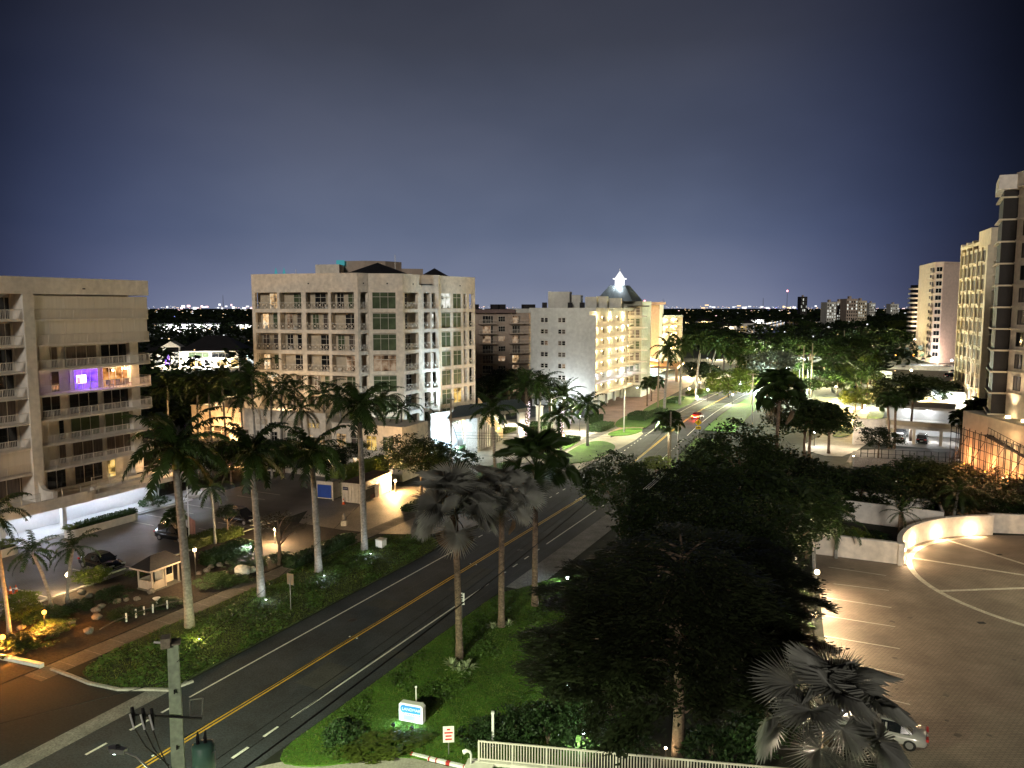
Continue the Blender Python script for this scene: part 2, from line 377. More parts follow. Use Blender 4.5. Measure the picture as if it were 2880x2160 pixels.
mt['rock_w'] = M('white_landscape_rock', (0.5, 0.49, 0.45), 0.9, 0.2, 2, 0.4, fine=4)

def pavers(name, a, b, mortar, scale, rough=0.75):
    m = bpy.data.materials.new(name); m.use_nodes = True
    t = m.node_tree; p = t.nodes['Principled BSDF']; p.inputs['Roughness'].default_value = rough
    g = t.nodes.new('ShaderNodeTexCoord'); br = t.nodes.new('ShaderNodeTexBrick'); t.links.new(g.outputs['Object'], br.inputs['Vector'])
    br.inputs['Scale'].default_value = scale; br.inputs['Mortar Size'].default_value = 0.03; br.inputs['Color1'].default_value = (*a, 1); br.inputs['Color2'].default_value = (*b, 1); br.inputs['Mortar'].default_value = (*mortar, 1)
    n = t.nodes.new('ShaderNodeTexNoise'); n.inputs['Scale'].default_value = 0.3; n.inputs['Detail'].default_value = 6; t.links.new(g.outputs['Object'], n.inputs['Vector'])
    q = t.nodes.new('ShaderNodeMapRange'); t.links.new(n.outputs[0], q.inputs[0]); q.inputs[1].default_value = 0.3; q.inputs[2].default_value = 0.7; q.inputs[3].default_value = 0.72; q.inputs[4].default_value = 1.2
    s = t.nodes.new('ShaderNodeVectorMath'); s.operation = 'SCALE'; t.links.new(br.outputs[0], s.inputs[0]); t.links.new(q.outputs[0], s.inputs['Scale'])
    t.links.new(s.outputs[0], p.inputs['Base Color'])
    bn = t.nodes.new('ShaderNodeBump'); bn.inputs['Strength'].default_value = 0.4; bn.inputs['Distance'].default_value = 0.01; t.links.new(br.outputs['Fac'], bn.inputs['Height']); bn.invert = True
    t.links.new(bn.outputs[0], p.inputs['Normal'])
    return m
mt['paver'] = pavers('court_pavers', (0.37, 0.29, 0.225), (0.3, 0.24, 0.185), (0.18, 0.145, 0.11), 1.5)
mt['paver_p'] = pavers('pink_pavers', (0.40, 0.25, 0.2), (0.34, 0.22, 0.18), (0.25, 0.18, 0.15), 2.0)
mt['paver_l'] = pavers('light_pavers', (0.36, 0.32, 0.25), (0.30, 0.27, 0.215), (0.24, 0.21, 0.17), 1.8)
mt['paver_d'] = pavers('lot_pavers', (0.23, 0.21, 0.195), (0.19, 0.175, 0.16), (0.13, 0.12, 0.11), 2.0, 0.5)
# ------------------------------------------------------------------ ground, road, paving
def px(*uv): return [G(u, v).xy for u, v in uv]
def srange(a, b, st):
    n = max(1, int(round(abs(b - a) / st))); return [a + (b - a) * i / n for i in range(n + 1)]
def strip_pts(s0, s1, t0, t1, fn=RC, st=6):
    ss = srange(s0, s1, st)
    return [fn(s, t0).xy for s in ss] + [fn(s, t1).xy for s in reversed(ss)]
def slab(name, pts, z, mat, h=None, parent=None):
    mb = MB(); mb.sheet(pts, z) if h is None else mb.poly(pts, z - h, z)
    o = mb.build(name, mat, parent)
    if parent is None: struct(o)
    return o
def ribbon(mb, s0, s1, t0, t1, z, fn=RC, st=6):
    ss = srange(s0, s1, st)
    vs = []
    for s in ss: vs += [fn(s, t0, z), fn(s, t1, z)]
    return mb.add(vs, [(2 * i, 2 * i + 1, 2 * i + 3, 2 * i + 2) for i in range(len(ss) - 1)])
def rounded(pts, k=3):
    for _ in range(k):
        q = []
        for i in range(len(pts)):
            a = Vector(pts[i]); b = Vector(pts[(i + 1) % len(pts)])
            q += [a * 0.75 + b * 0.25, a * 0.25 + b * 0.75]
        pts = q
    return pts

BIG = 9000
slab('ground', [(-BIG, -300), (BIG, -300), (BIG, BIG), (-BIG, BIG)], -0.02, mt['earth'])
road = struct(ribbon(MB(), -140, 420, -5.6, 5.6, 0.012, st=4).build('road', mt['asphalt']))
def marking(name, segs, mat, z=0.018):
    for s0, s1, t0, t1 in segs:
        ribbon(MB(), s0, s1, t0, t1, z, st=4).build(name, mat, road)
marking('yellow_line', [(-140, 230, -0.20, -0.07), (-140, 230, 0.07, 0.20)], mt['yellow_paint'])
marking('white_line', [(-50.5, -13, -3.88, -3.74), (16, 27, -3.88, -3.74), (60, 220, -3.88, -3.74), (-49.5, -24, 3.74, 3.88), (-11, 4, 3.74, 3.88), (34, 44, 3.74, 3.88), (64, 220, 3.74, 3.88)], mt['white_paint'])
dash = [(s, s + 0.9, -3.88, -3.74) for s in (-12, -9.6, -7.2, -4.8, -2.4, 0, 2.4, 4.8, 7.2, 9.6, 12, 28.5, 31, 33.5, 36, 38.5, 41, 43.5, 46, 48.5, 51, 53.5, 56)]
dash += [(s, s + 1.3, -3.9, -3.72) for s in (-63.5, -60.6, -57.6, -54.8, -52.6)]
dash += [(s, s + 1.0, 3.74, 3.88) for s in (-21.5, -19, -16.4, -13.8, 6, 8.4, 10.8, 13.2, 46.5, 49, 51.5, 54, 56.5, 59)]
dash += [(s, s + 1.2, 3.7, 3.9) for s in (-51.8, -54.2, -56.6, -59)]
marking('white_dash', dash, mt['white_paint'])
for s in (-38.6, -20, -56, 8):                       # raised pavement reflectors by the centre line
    for t in (-0.34, 0.34):
        p = RC(s, t); MB().bx(-0.06, 0.06, -0.05, 0.05, 0.0, 0.03).build('reflector', mt['conew'], road, loc=(p.x, p.y, 0.018), rz=ROADZ)

wear = M('asphalt_patch', (0.055, 0.054, 0.052), 0.9, 0.3, 0.4, 0.2, fine=8); seal = M('crack_sealer', (0.012, 0.012, 0.012), 0.4, 0.2, 2)
rpz = random.Random(15)
for s0, s1, t0, t1 in ((-46, -42.6, 0.9, 3.2), (-33, -31.2, -3.2, -0.8), (-27, -20.5, 1.2, 2.6), (-62, -57, 0.6, 3.4), (-8, -5, -3.4, -1.1), (14, 19, 0.8, 3.3), (-40, -39, 4.1, 5.4), (34, 37, -3.3, -0.7)): ribbon(MB(), s0, s1, t0, t1, 0.0145, st=2).build('patch', wear, road)
for t_, s0, s1 in ((1.95, -70, 60), (-1.9, -52, 10), (4.6, -66, -10)):          # seams and sealed cracks wander a little
    ss = srange(s0, s1, 1.2); pts = []
    for q in ss: k = t_ + rpz.uniform(-0.05, 0.05) + 0.12 * math.sin(q * 0.21); pts += [RC(q, k - 0.014, 0.0155), RC(q, k + 0.014, 0.0155)]
    MB().add(pts, [(2 * i, 2 * i + 1, 2 * i + 3, 2 * i + 2) for i in range(len(ss) - 1)]).build('sealed_crack', seal, road)
for q, t_ in ((-36, -2.1), (-14, 2.2), (22, -2.0)):
    p = RC(q, t_); MB().tube([(0, 0, 0), (0, 0, 0.004)], 0.36, 14).build('manhole_cover', seal, road, loc=(p.x, p.y, 0.0135))
# side street on the left of the road, its gutter and the long kerb
side = px((0, 1852), (110, 1882), (195, 1905), (245, 1926), (330, 1944), (425, 1944), (478, 1948)) + [RT(-50.2, -5.65).xy, RT(-80, -5.65).xy, RT(-80, -60).xy, RT(-62, -40).xy]
slab('side_street', side, 0.008, mt['asphalt_old'])
slab('gutter', strip_pts(-80, -49.0, -7.0, -5.6), 0.012, mt['gutter'])
kb = MB(); kp = [G(u, v).xy for u, v in ((140, 1886), (195, 1905), (245, 1926), (330, 1944), (425, 1944), (478, 1946), (545, 1920))]
for a, b in zip(kp, kp[1:]):
    d = (b - a).normalized(); n = Vector((-d.y, d.x)) * 0.22
    kb.poly([a, b, b + n, a + n], 0, 0.14)
struct(kb.build('kerb', mt['kerb']))

# left verge, sidewalk, garden, car park
verge = rounded([G(u, v).xy for u, v in ((255, 1921), (335, 1938), (425, 1938), (500, 1932))] + [RT(-49, -5.9).xy] + [RC(s, -5.8).xy for s in (-44, -38, -30, -22, -17)] + [RC(-14.5, -7.5).xy, RC(-14.5, -11).xy, RT(-17, -14.0).xy, RT(-24, -14.3).xy, RT(-36, -14.3).xy, RT(-51.0, -14.3).xy], 2)
slab('lawn', verge, 0.09, mt['cover'], 0.12)
slab('sidewalk', strip_pts(-53.4, 90, -16.3, -14.4, RT), 0.022, mt['sidewalk'])
sw = bpy.data.objects['sidewalk']
for i in range(70):                                   # joints between the sidewalk flags
    s = -53 + i * 2.0; MB().bx(-0.025, 0.025, -0.95, 0.95, 0, 0.003).build('joint', mt['gutter'], sw, loc=RT(s, -15.35, 0.0225), rz=ROADZ)
slab('garden_bed', strip_pts(-60, -16.5, -28.0, -16.4, RT), 0.05, mt['soil'], 0.08)
slab('car_park', strip_pts(-95, 12, -45.2, -28.0, RT), 0.006, mt['paver_d'])
slab('driveway', rounded([RT(-16.4, -28.2).xy, RT(-16.4, -16).xy, RC(-14, -10).xy, RC(-11, -5.7).xy, RC(12, -5.7).xy, RC(11, -12).xy, RT(8, -19).xy, RT(4, -24).xy, RT(4, -28.2).xy], 1), 0.010, mt['lot'])
lk = MB()
for s0, s1 in ((-60, -40), (-34, -29), (-25, -17)): lk.poly([RT(s0, -28.25).xy, RT(s1, -28.25).xy, RT(s1, -28.0).xy, RT(s0, -28.0).xy], 0, 0.16)
struct(lk.build('kerb', mt['kerb']))
cp_ = bpy.data.objects['car_park']
for s in (-52, -46.6, -43.8, -38.2, -35.4, -26, -23.2, -20.4, -17.6):
    MB().bx(-0.07, 0.07, -2.5, 2.5, 0, 0.003).build('stall_line', mt['tan_line'], cp_, loc=RT(s, -31.2, 0.012), rz=ROADZ)
for s in (-24.6, -21.8, -19.0, -16.2, -10, -7.2):
    MB().bx(-0.06, 0.06, -2.4, 2.4, 0, 0.003).build('stall_line', mt['tan_line'], cp_, loc=RT(s, -41.8 if s < -12 else -39, 0.012), rz=ROADZ)
for s in (-36.8, -21.8, -19, -48):
    MB().bx(-0.9, 0.9, -0.09, 0.09, 0, 0.13).build('wheel_stop', mt['tan_line'], cp_, loc=RT(s, -29.2, 0.01), rz=ROADZ)

# middle distance on the left: driveway of the cream block, lawns and the pink forecourt
slab('forecourt', rounded(px((1150, 1300), (1240, 1345), (1330, 1352), (1420, 1300), (1560, 1305), (1640, 1262), (1740, 1222), (1660, 1180), (1600, 1165), (1420, 1180), (1240, 1210)), 1), 0.014, mt['paver_l'])
slab('pink_forecourt', rounded(px((1660, 1190), (1740, 1225), (1812, 1205), (1850, 1180), (1815, 1150), (1900, 1105), (1960, 1075), (1930, 1050), (1760, 1095), (1690, 1140)), 1), 0.016, mt['paver_p'])
slab('apron', rounded(px((1560, 1310), (1640, 1262), (1740, 1222), (1800, 1208), (1812, 1225), (1690, 1290), (1600, 1335)), 1), 0.020, mt['paver_l'])
for pts in (((1330, 1347), (1350, 1325), (1400, 1303), (1440, 1298), (1452, 1318), (1400, 1352)),
            ((1562, 1299), (1600, 1270), (1640, 1248), (1680, 1240), (1715, 1245), (1735, 1257), (1715, 1275), (1670, 1295), (1625, 1304), (1580, 1304)),
            ((1703, 1222), (1745, 1208), (1790, 1204), (1812, 1207), (1800, 1217), (1765, 1226), (1725, 1227)),
            ((1726, 1202), (1736, 1182), (1772, 1166), (1810, 1178), (1815, 1192), (1780, 1203)),
            ((1800, 1160), (1830, 1140), (1885, 1112), (1960, 1118), (1945, 1135), (1890, 1158), (1830, 1172)),
            ((1480, 1262), (1530, 1240), (1590, 1228), (1640, 1235), (1600, 1262), (1540, 1285), (1490, 1288))):
    slab('lawn', rounded(px(*pts), 2), 0.11, mt['lawn'], 0.11)
slab('lawn', strip_pts(70, 150, -9.5, -5.9), 0.09, mt['lawn'], 0.1)
slab('sidewalk', strip_pts(92, 220, -12, -10, RC), 0.022, mt['sidewalk'])

# right of the road
vr = rounded([RC(-53.5, 5.7).xy] + [RC(s, 5.75).xy for s in (-48, -42, -36, -30, -26)] + [RC(-23, 7.5).xy, RT(-19, 9).xy, RT(-16, 14).xy, RT(-30, 19).xy, RT(-44, 24).xy, RT(-49.2, 17.5).xy, RT(-49.6, 12).xy, RT(-53.0, 8.6).xy], 2)
slab('lawn', vr, 0.09, mt['lawn'], 0.1)
slab('gutter', strip_pts(-24, 6, 5.6, 8.2), 0.015, mt['gutter'])
slab('apron', [RT(-54.2, 5.6).xy, RT(-50.5, 9).xy, RT(-49.8, 12).xy, RT(-49.3, 17).xy, RT(-48, 26).xy, RT(-75, 30).xy, RT(-75, 5.6).xy], 0.010, mt['concrete'])
slab('lawn', strip_pts(8, 62, 5.9, 11), 0.09, mt['lawn'], 0.1)
slab('lawn', strip_pts(72, 160, 5.9, 12), 0.09, mt['lawn'], 0.1)
# court with pavers and its ring, far right
RCX, RCY, RR = 52.3, 67.0, 15.0
court = [(22, 20), (75, 20), (75, 81.5)] + [(RCX + 15.4 * math.cos(R(q)), RCY + 15.4 * math.sin(R(q))) for q in range(84, 161, 6)] + [(38.4, 72.3), (30.8, 75.9), (24, 57), (20, 45)]
slab('court', court, 0.008, mt['paver'])
cto = bpy.data.objects['court']
def ring(mb, r0, r1, a0, a1, z, n=40):
    for i in range(n):
        p = []
        for a, r in ((i, r0), (i, r1), (i + 1, r1), (i + 1, r0)):
            th = a0 + (a1 - a0) * a / n; p.append((RCX + r * math.cos(th), RCY + r * math.sin(th), z))
        mb.add(p, [(0, 1, 2, 3)])
    return mb
ring(MB(), RR - 0.5, RR, R(92), R(290), 0.014).build('paver_band', mt['tan_line'], cto)
ring(MB(), 3.3, 3.8, 0, R(360), 0.014).build('paver_band', mt['tan_line'], cto)
for a in (112, 148, 185, 222):
    c, s_ = math.cos(R(a)), math.sin(R(a))
    MB().bx(3.8, RR - 0.5, -0.2, 0.2, 0, 0.003).build('paver_band', mt['tan_line'], cto, loc=(RCX, RCY, 0.013), rz=R(a))
for (a, b) in (((2330, 1595), (2492, 1619)), ((2345, 1642), (2500, 1661)), ((2322, 1681), (2507, 1709)), ((2320, 1732), (2518, 1763)), ((2318, 1789), (2531, 1825)), ((2318, 1852), (2544, 1899)), ((2318, 1925), (2560, 1982))):
    p, q = G(*a), G(*b); d = q - p
    MB().bx(0, d.length, -0.05, 0.05, 0, 0.003).build('stall_line', mt['tan_line'], cto, loc=(p.x, p.y, 0.012), rz=math.atan2(d.y, d.x))
for (u, v) in ((2760, 1752), (2810, 1560)):
    p = G(u, v); MB().bx(-0.3, 0.3, -0.2, 0.2, 0, 0.004).build('drain_grate', mt['black'], cto, loc=(p.x, p.y, 0.013))
rst = random.Random(5); stain = M('oil_stain', (0.15, 0.125, 0.098), 0.6, 0.4, 1.5)
for i in range(14):
    p = G(rst.uniform(2330, 2860), rst.uniform(1600, 2080)); n_ = 11; r_ = rst.uniform(0.08, 0.26)
    MB().sheet([(p.x + r_ * rst.uniform(0.6, 1.2) * math.cos(6.283 * j / n_), p.y + r_ * rst.uniform(0.5, 1.1) * math.sin(6.283 * j / n_)) for j in range(n_)], 0.0115).build('oil_stain', stain, cto)
# lit drives on the far side of the dark gardens
slab('entry_drive', rounded(px((2240, 1260), (2350, 1290), (2420, 1265), (2470, 1215), (2490, 1180), (2420, 1150), (2330, 1120), (2290, 1160), (2330, 1215)), 1), 0.015, mt['concrete'])
slab('lawn', rounded(px((2335, 1225), (2370, 1206), (2400, 1198), (2400, 1222), (2360, 1232)), 2), 0.11, mt['lawn'], 0.11)
slab('lawn', rounded(px((2430, 1168), (2480, 1150), (2490, 1165), (2470, 1190), (2450, 1192)), 2), 0.11, mt['lawn'], 0.11)
slab('far_car_park', px((2420, 1058), (2700, 1090), (2700, 1042), (2460, 1026), (2440, 1036)), 0.015, mt['lot'])
# canal behind the far trees
slab('canal', px((2010, 906), (2110, 940), (2330, 925), (2370, 905), (2200, 892)), -0.005, mt['water'])
slab('canal', px((2560, 985), (2660, 978), (2640, 968), (2560, 972)), -0.005, mt['water'])
# ------------------------------------------------------------------ building helpers
class Fac:
    """one face of a building; listed left to right as seen from the street"""
    def __init__(s, root, a, b):
        s.root = root; s.a = Vector(a[:2]); s.b = Vector(b[:2]); d = s.b - s.a
        s.L = d.length; s.ex = d.normalized(); s.rz = math.atan2(s.ex.y, s.ex.x)
    def at(s, x, d, z):                       # d metres into the building
        return Vector((s.a.x + s.ex.x * x - s.ex.y * d, s.a.y + s.ex.y * x + s.ex.x * d, z))
    def xu(s, u, z=12.0, d=0.0):              # distance along the face at picture column u
        k = (u - CX) / F_PX; o = s.at(0, d, z)
        f0 = o.y * cp + (H - z) * sp_
        return (k * f0 - o.x) / (s.ex.x - k * s.ex.y * cp)
    def box(s, mb, x0, x1, d0, d1, z0, z1):
        vs = [s.at(x, d, z) for z in (z0, z1) for d in (d0, d1) for x in (x0, x1)]
        return mb.add(vs, [(0, 2, 3, 1), (4, 5, 7, 6), (0, 1, 5, 4), (2, 6, 7, 3), (0, 4, 6, 2), (1, 3, 7, 5)])
_wc = {}
def win_mesh(w, h, nv, nh, pane, frame):
    k = (round(w, 1), round(h, 1), nv, nh, pane.name, frame.name)
    if k not in _wc:
        w, h = k[0], k[1]; mb = MB(); f = 0.06
        mb.bx(0, w, -0.05, 0.06, 0, f).bx(0, w, -0.05, 0.06, h - f, h).bx(0, f, -0.05, 0.06, f, h - f).bx(w - f, w, -0.05, 0.06, f, h - f)
        for i in range(1, nv): x = w * i / nv; mb.bx(x - 0.03, x + 0.03, -0.04, 0.05, f, h - f)
        if nh == 1: mb.bx(f, w - f, -0.035, 0.045, h * 0.72 - 0.03, h * 0.72 + 0.03)
        elif nh > 1:
            for i in range(1, nh): mb.bx(f, w - f, -0.035, 0.045, h * i / nh - 0.03, h * i / nh + 0.03)
        p = MB().bx(f, w - f, 0.0, 0.03, f, h - f)
        _wc[k] = (mb.mesh('window', frame), p.mesh('pane', pane))
    return _wc[k]
def window(f, x, z, w, h, pane, d=0.0, nv=2, nh=0, frame=None):
    a, b = win_mesh(w, h, nv, nh, pane, frame or mt['frame'])
    o = put('window', a, f.root, f.at(x, d, z), f.rz)
    put('pane', b, o)
    return o
_rc = {}
def rail_mesh(L, h, style, mat):
    k = (round(L, 1), round(h, 2), style, mat.name)
    if k not in _rc:
        L = k[0]; mb = MB()
        mb.bx(0, L, -0.03, 0.03, h - 0.06, h)
        if style == 'x':
            mb.bx(0, L, -0.025, 0.025, 0.1, 0.16); n = max(1, round(L / 0.95)); w_ = L / n
            for i in range(n + 1): mb.bx(i * w_ - 0.03, i * w_ + 0.03, -0.028, 0.028, 0, h - 0.06)
            for i in range(n):
                x = i * w_
                for (p, q) in (((x + 0.03, 0.16), (x + w_ - 0.03, h - 0.06)), ((x + w_ - 0.03, 0.16), (x + 0.03, h - 0.06))):
                    mb.tube([(p[0], 0, p[1]), (q[0], 0, q[1])], 0.028, 4, False)
                mb.bx(x + w_ / 2 - 0.13, x + w_ / 2 + 0.13, -0.02, 0.02, h * 0.52 - 0.13, h * 0.52 + 0.13)
        elif style == 'solid': mb.bx(0, L, -0.04, 0.04, 0, h - 0.06)
        else:
            mb.bx(0, L, -0.02, 0.02, 0.06, 0.11); st = style; n = int(L / st)
            for i in range(n + 1):
                x = min(L - 0.02, i * L / n); r_ = 0.028 if i % 8 == 0 else 0.013
                mb.bx(x - r_, x + r_, -r_, r_, 0, h - 0.06)
        _rc[k] = mb.mesh('railing', mat)
    return _rc[k]
def railing(f, x, z, L, h=1.05, d=0.05, style=0.16, mat=None):
    return put('railing', rail_mesh(L, h, style, mat or mt['rail']), f.root, f.at(x, d, z), f.rz)
def rail_path(pts, h, st, post=0.028, bar=0.013):
    mb = MB(); P = [Vector((p[0], p[1], 0)) for p in pts]
    mb.tube([p + Vector((0, 0, h)) for p in P], 0.035, 4); mb.tube([p + Vector((0, 0, 0.08)) for p in P], 0.022, 4)
    k = 0; acc = 0
    for a, b in zip(P, P[1:]):
        L = (b - a).length; d = (b - a) / L; x = acc
        while x < L:
            p = a + d * x; r_ = post if k % 9 == 0 else bar; mb.bx(p.x - r_, p.x + r_, p.y - r_, p.y + r_, 0, h); k += 1; x += st
        acc = x - L
    return mb
DARK = [mt['glass'], mt['glass'], mt['curtain'], mt['glass_g']]
def pick(r, *ws): return r.choices([m for m, _ in ws], [q for _, q in ws])[0]

# ================================================================== left condominium
rl = random.Random(3)
LC = thing('condominium', 'long white condominium with curved balcony ends and closed storm shutters at the left edge', 'building', RT(-30, -52))
LC_o = LC.location.copy()
LC.location = (0, 0, 0)
fl = Fac(LC, RT(-75, -50), RT(-13.0, -50))        # line of the sliding doors
FW = 1.9                                          # balcony depth
Z = [4.0 + 2.8 * i for i in range(9)]             # terrace level ... top floor
xe = fl.xu(386, 15)                               # end of the wall
xp0, xp1 = fl.xu(78, 16, -FW), fl.xu(108, 16, -FW)   # the tall pilaster
fl.box(MB(), 0, xe - 0.4, 0.35, 14, 0, 27.5).build('wall', mt['stucco'], LC)
fl.box(MB(), -2, fl.xu(417, 27, -FW) , -FW, 14.2, 26.35, 28.2).build('parapet', mt['stucco'], LC)
fl.box(MB(), fl.xu(232, 27, -FW), fl.xu(240, 27, -FW), -FW - 0.02, -FW + 0.1, 26.95, 27.1).build('scupper', mt['black'], LC)
fl.box(MB(), xp0, xp1, -FW - 0.12, 0.3, 3.2, 26.35).build('pilaster', mt['stucco'], LC)
xpm = (xp0 + xp1) / 2
# slabs with a rounded end, one railing mesh shared by all floors
rad = FW + 0.1
xend = fl.xu(431, 13, -FW * 0.4) - rad
def slabpts(dx=0.0, r=rad):
    pts = [fl.at(xp1, 0.4, 0).xy, fl.at(xp1, -FW, 0).xy]
    for i in range(9):
        a = math.pi / 2 * i / 8; pts.append(fl.at(xend + math.sin(a) * r, -FW + r - math.cos(a) * r, 0).xy)
    pts += [fl.at(xend + r, 4, 0).xy, fl.at(xe - 0.3, 4, 0).xy]
    return pts
slab_me = MB().poly(slabpts(), 0, 0.2, True, True).mesh('balcony_slab', mt['stucco'])
slabL_me = fl.box(MB(), -1, xp0, -FW, 0.4, 0, 0.2).mesh('balcony_slab', mt['stucco'])
rp_ = [fl.at(xp1, -FW + 0.07, 0)] + [fl.at(xend + math.sin(math.pi / 2 * i / 8) * (rad - 0.07), -FW + rad - math.cos(math.pi / 2 * i / 8) * (rad - 0.07), 0) for i in range(9)] + [fl.at(xend + rad - 0.07, 3.8, 0)]
rail_me = rail_path(rp_, 1.05, 0.17).mesh('railing', mt['rail'])
railL_me = rail_path([fl.at(0, -FW + 0.07, 0), fl.at(xp0, -FW + 0.07, 0)], 1.05, 0.17).mesh('railing', mt['rail'])
for k in range(1, 8):
    put('balcony_slab', slab_me, LC, (0, 0, Z[k] - 0.2)); put('balcony_slab', slabL_me, LC, (0, 0, Z[k] - 0.2))
    put('railing', rail_me, LC, (0, 0, Z[k])); put('railing', railL_me, LC, (0, 0, Z[k]))
def LX(c, z, d=0): return fl.xu(c * 0.3255, z, d)   # columns measured in an enlarged view of the face
def shutters(x0, x1, z, h, d, n=None):
    mb = MB(); n = n or max(2, int((x1 - x0) / 0.45)); w_ = (x1 - x0) / n
    for i in range(n): fl.box(mb, x0 + i * w_ + 0.012, x0 + (i + 1) * w_ - 0.012, d + (0.03 if i % 2 else 0), d + 0.1, z, z + h)
    return mb.build('shutter', mt['shutter'], LC)
hh = 2.5
for k in (6, 7):                                    # two top floors shut along the balcony edge
    x1_ = fl.xu(414, Z[k], -FW + 0.3)
    fl.box(MB(), xp1, x1_, -FW + 0.2, -FW + 0.3, Z[k], Z[k] + 2.6).build('shutter', mt['shutter'], LC)
    for i in range(8): fl.box(MB(), xp1 + (x1_ - xp1) * i / 8, xp1 + (x1_ - xp1) * i / 8 + 0.03, -FW + 0.17, -FW + 0.2, Z[k], Z[k] + 2.6).build('shutter_seam', mt['stucco'], LC)
    fl.box(MB(), x1_ - 0.1, x1_, -FW + 0.32, 3, Z[k], Z[k] + 2.6).build('shutter', mt['shutter'], LC)
# columns (enlarged view) of glazing on every open floor: start, end, panes, glass
cols = {5: [(440, 500, 1, 'c'), (567, 833, 3, 'c'), (868, 1095, 3, 'g')], 4: [(442, 515, 1, 'g'), (885, 1110, 4, 'o')],
        3: [(362, 528, 2, 'g'), (597, 850, 3, 'g'), (892, 1112, 3, 'g')], 2: [(507, 560, 1, 'g'), (612, 865, 3, 'gg'), (905, 1128, 3, 'gg')],
        1: [(510, 578, 1, 'c'), (628, 888, 3, 'c'), (920, 1145, 3, 'c')], 0: [(405, 575, 2, 'g'), (645, 890, 3, 'g'), (930, 1000, 1, 'y')]}
pm = {'g': mt['glass'], 'c': mt['curtain'], 'gg': mt['glass_g'], 'o': mt['orange_room'], 'y': mt['yellowroom']}
for k, row in cols.items():
    for c0, c1, nv, g_ in row:
        a, b = LX(c0, Z[k] + 1, 0.2), LX(c1, Z[k] + 1, 0.2)
        window(fl, a, Z[k] + 0.02, b - a, hh - 0.1, pm[g_], 0.2, nv)
    if k in (5, 4, 2, 1):
        shutters(LX(345, Z[k] + 1), LX(row[0][0] - 6, Z[k] + 1), Z[k], hh, 0.02)
    fl.box(MB(), xe - 1.2, xe, -0.5, 0.35, Z[k], Z[k] + 2.6).build('pier', mt['stucco'], LC)
a, b = LX(595, Z[4] + 1, 0.2), LX(850, Z[4] + 1, 0.2)   # the purple room with its television
shutters(a, a + 0.5, Z[4], hh, 0.02, 2)
window(fl, a + 0.6, Z[4] + 0.02, b - a - 0.6, hh - 0.1, mt['purple'], 0.2, 3)
tv = fl.box(MB(), LX(662, Z[4] + 1, 0.1), LX(745, Z[4] + 1, 0.1), 0.05, 0.12, Z[4] + 0.75, Z[4] + 1.75).build('television', mt['screen'], LC)
fl.box(MB(), LX(664, Z[4] + 1, 0.1), LX(690, Z[4] + 1, 0.1), 0.03, 0.05, Z[4] + 0.8, Z[4] + 1.5).build('picture', mt['screen_red'], tv)
lightp(fl.at(LX(735, 16), -0.5, Z[4] + 1.3), 18, (0.3, 0.12, 1.0), 0.3, LC)
pf = fl.at(LX(1040, 16), -0.9, Z[4] + 2.2)           # chandelier and porch furniture on the lit balcony
ch = MB(); ch.tube([pf, pf + Vector((0, 0, 0.35))], 0.02, 5)
for i in range(6): ch.ball(pf + Vector((0.3 * math.cos(i * 1.05), 0.3 * math.sin(i * 1.05), 0)), 0.09, 6, 4)
ch.build('chandelier', mt['lampw'], LC)
lightp(pf - Vector((0, 0, 0.3)), 45, (1, 0.55, 0.25), 0.15, LC)
for c in (900, 985, 1060):
    p = fl.at(LX(c, 16), -1.0, Z[4]); mb = MB()
    mb.bx(-0.3, 0.3, -0.3, 0.3, 0.4, 0.47).bx(-0.3, 0.3, 0.25, 0.3, 0.47, 0.95)
    for sx in (-0.27, 0.27):
        for sy in (-0.27, 0.27): mb.bx(sx - 0.02, sx + 0.02, sy - 0.02, sy + 0.02, 0, 0.4)
    mb.build('patio_chair', mt['bark_b'], LC, loc=p, rz=fl.rz)
p = fl.at(LX(437, 16), -0.05, Z[4] + 1.7); MB().bx(-0.1, 0.1, -0.08, 0, -0.2, 0.2).build('wall_lamp', mt['conew'], LC, loc=p, rz=fl.rz)
# left bay of loggias
for k in range(0, 8):
    if k == 1:                                      # this one is shut
        fl.box(MB(), 30, xp0, -FW + 0.25, -FW + 0.35, Z[k + 1] - 2.6, Z[k + 1] - 0.2).build('shutter', mt['shutter'], LC); continue
    x0_ = fl.xu(-60, Z[k], 0.2); xm = LX(118 + (7 - k) * 7, Z[k] + 1, 0.2); x1_ = LX(225 + (7 - k) * 9, Z[k] + 1, 0.2)
    window(fl, x0_, Z[k] + 0.02, (xm if k else x1_) - x0_, hh - 0.1, mt['glass'] if k % 3 else mt['curtain'], 0.2, 4)
    if k: shutters(xm + 0.1, min(x1_, xp0 - 0.2), Z[k], hh, 0.05, 4)
    for xx in (x0_ - 9, x0_ - 4.4): window(fl, xx, Z[k] + 0.02, 4, hh - 0.1, mt['glass'], 0.2, 3)
# terrace over the entrance with its parapet, scroll wall and open rails
fl.box(MB(), 0, xe + 3.4, -4.6, 0.4, 3.0, 3.6).build('terrace_slab', mt['stucco'], LC)
tp = MB(); fl.box(tp, 0, xp1 + 3.0, -4.85, -4.62, 3.0, 4.25)
c0 = fl.at(xp1 + 3.0, -4.74, 0)
tp.poly([fl.at(xp1 + 3.0, -4.85, 0).xy] + [fl.at(xp1 + 3.0 + 2.0 * math.sin(q * 0.26), -2.85 - 2.0 * math.cos(q * 0.26), 0).xy for q in range(7)] + [fl.at(xp1 + 3 + 1.8 * math.sin(q * 0.26), -2.85 - 1.8 * math.cos(q * 0.26), 0).xy for q in range(6, -1, -1)], 3.0, 4.1)
fl.box(tp, xp1 + 5.0, xe + 3.4, -2.6, -2.4, 3.0, 3.95)
tp.build('terrace_parapet', mt['stucco'], LC)
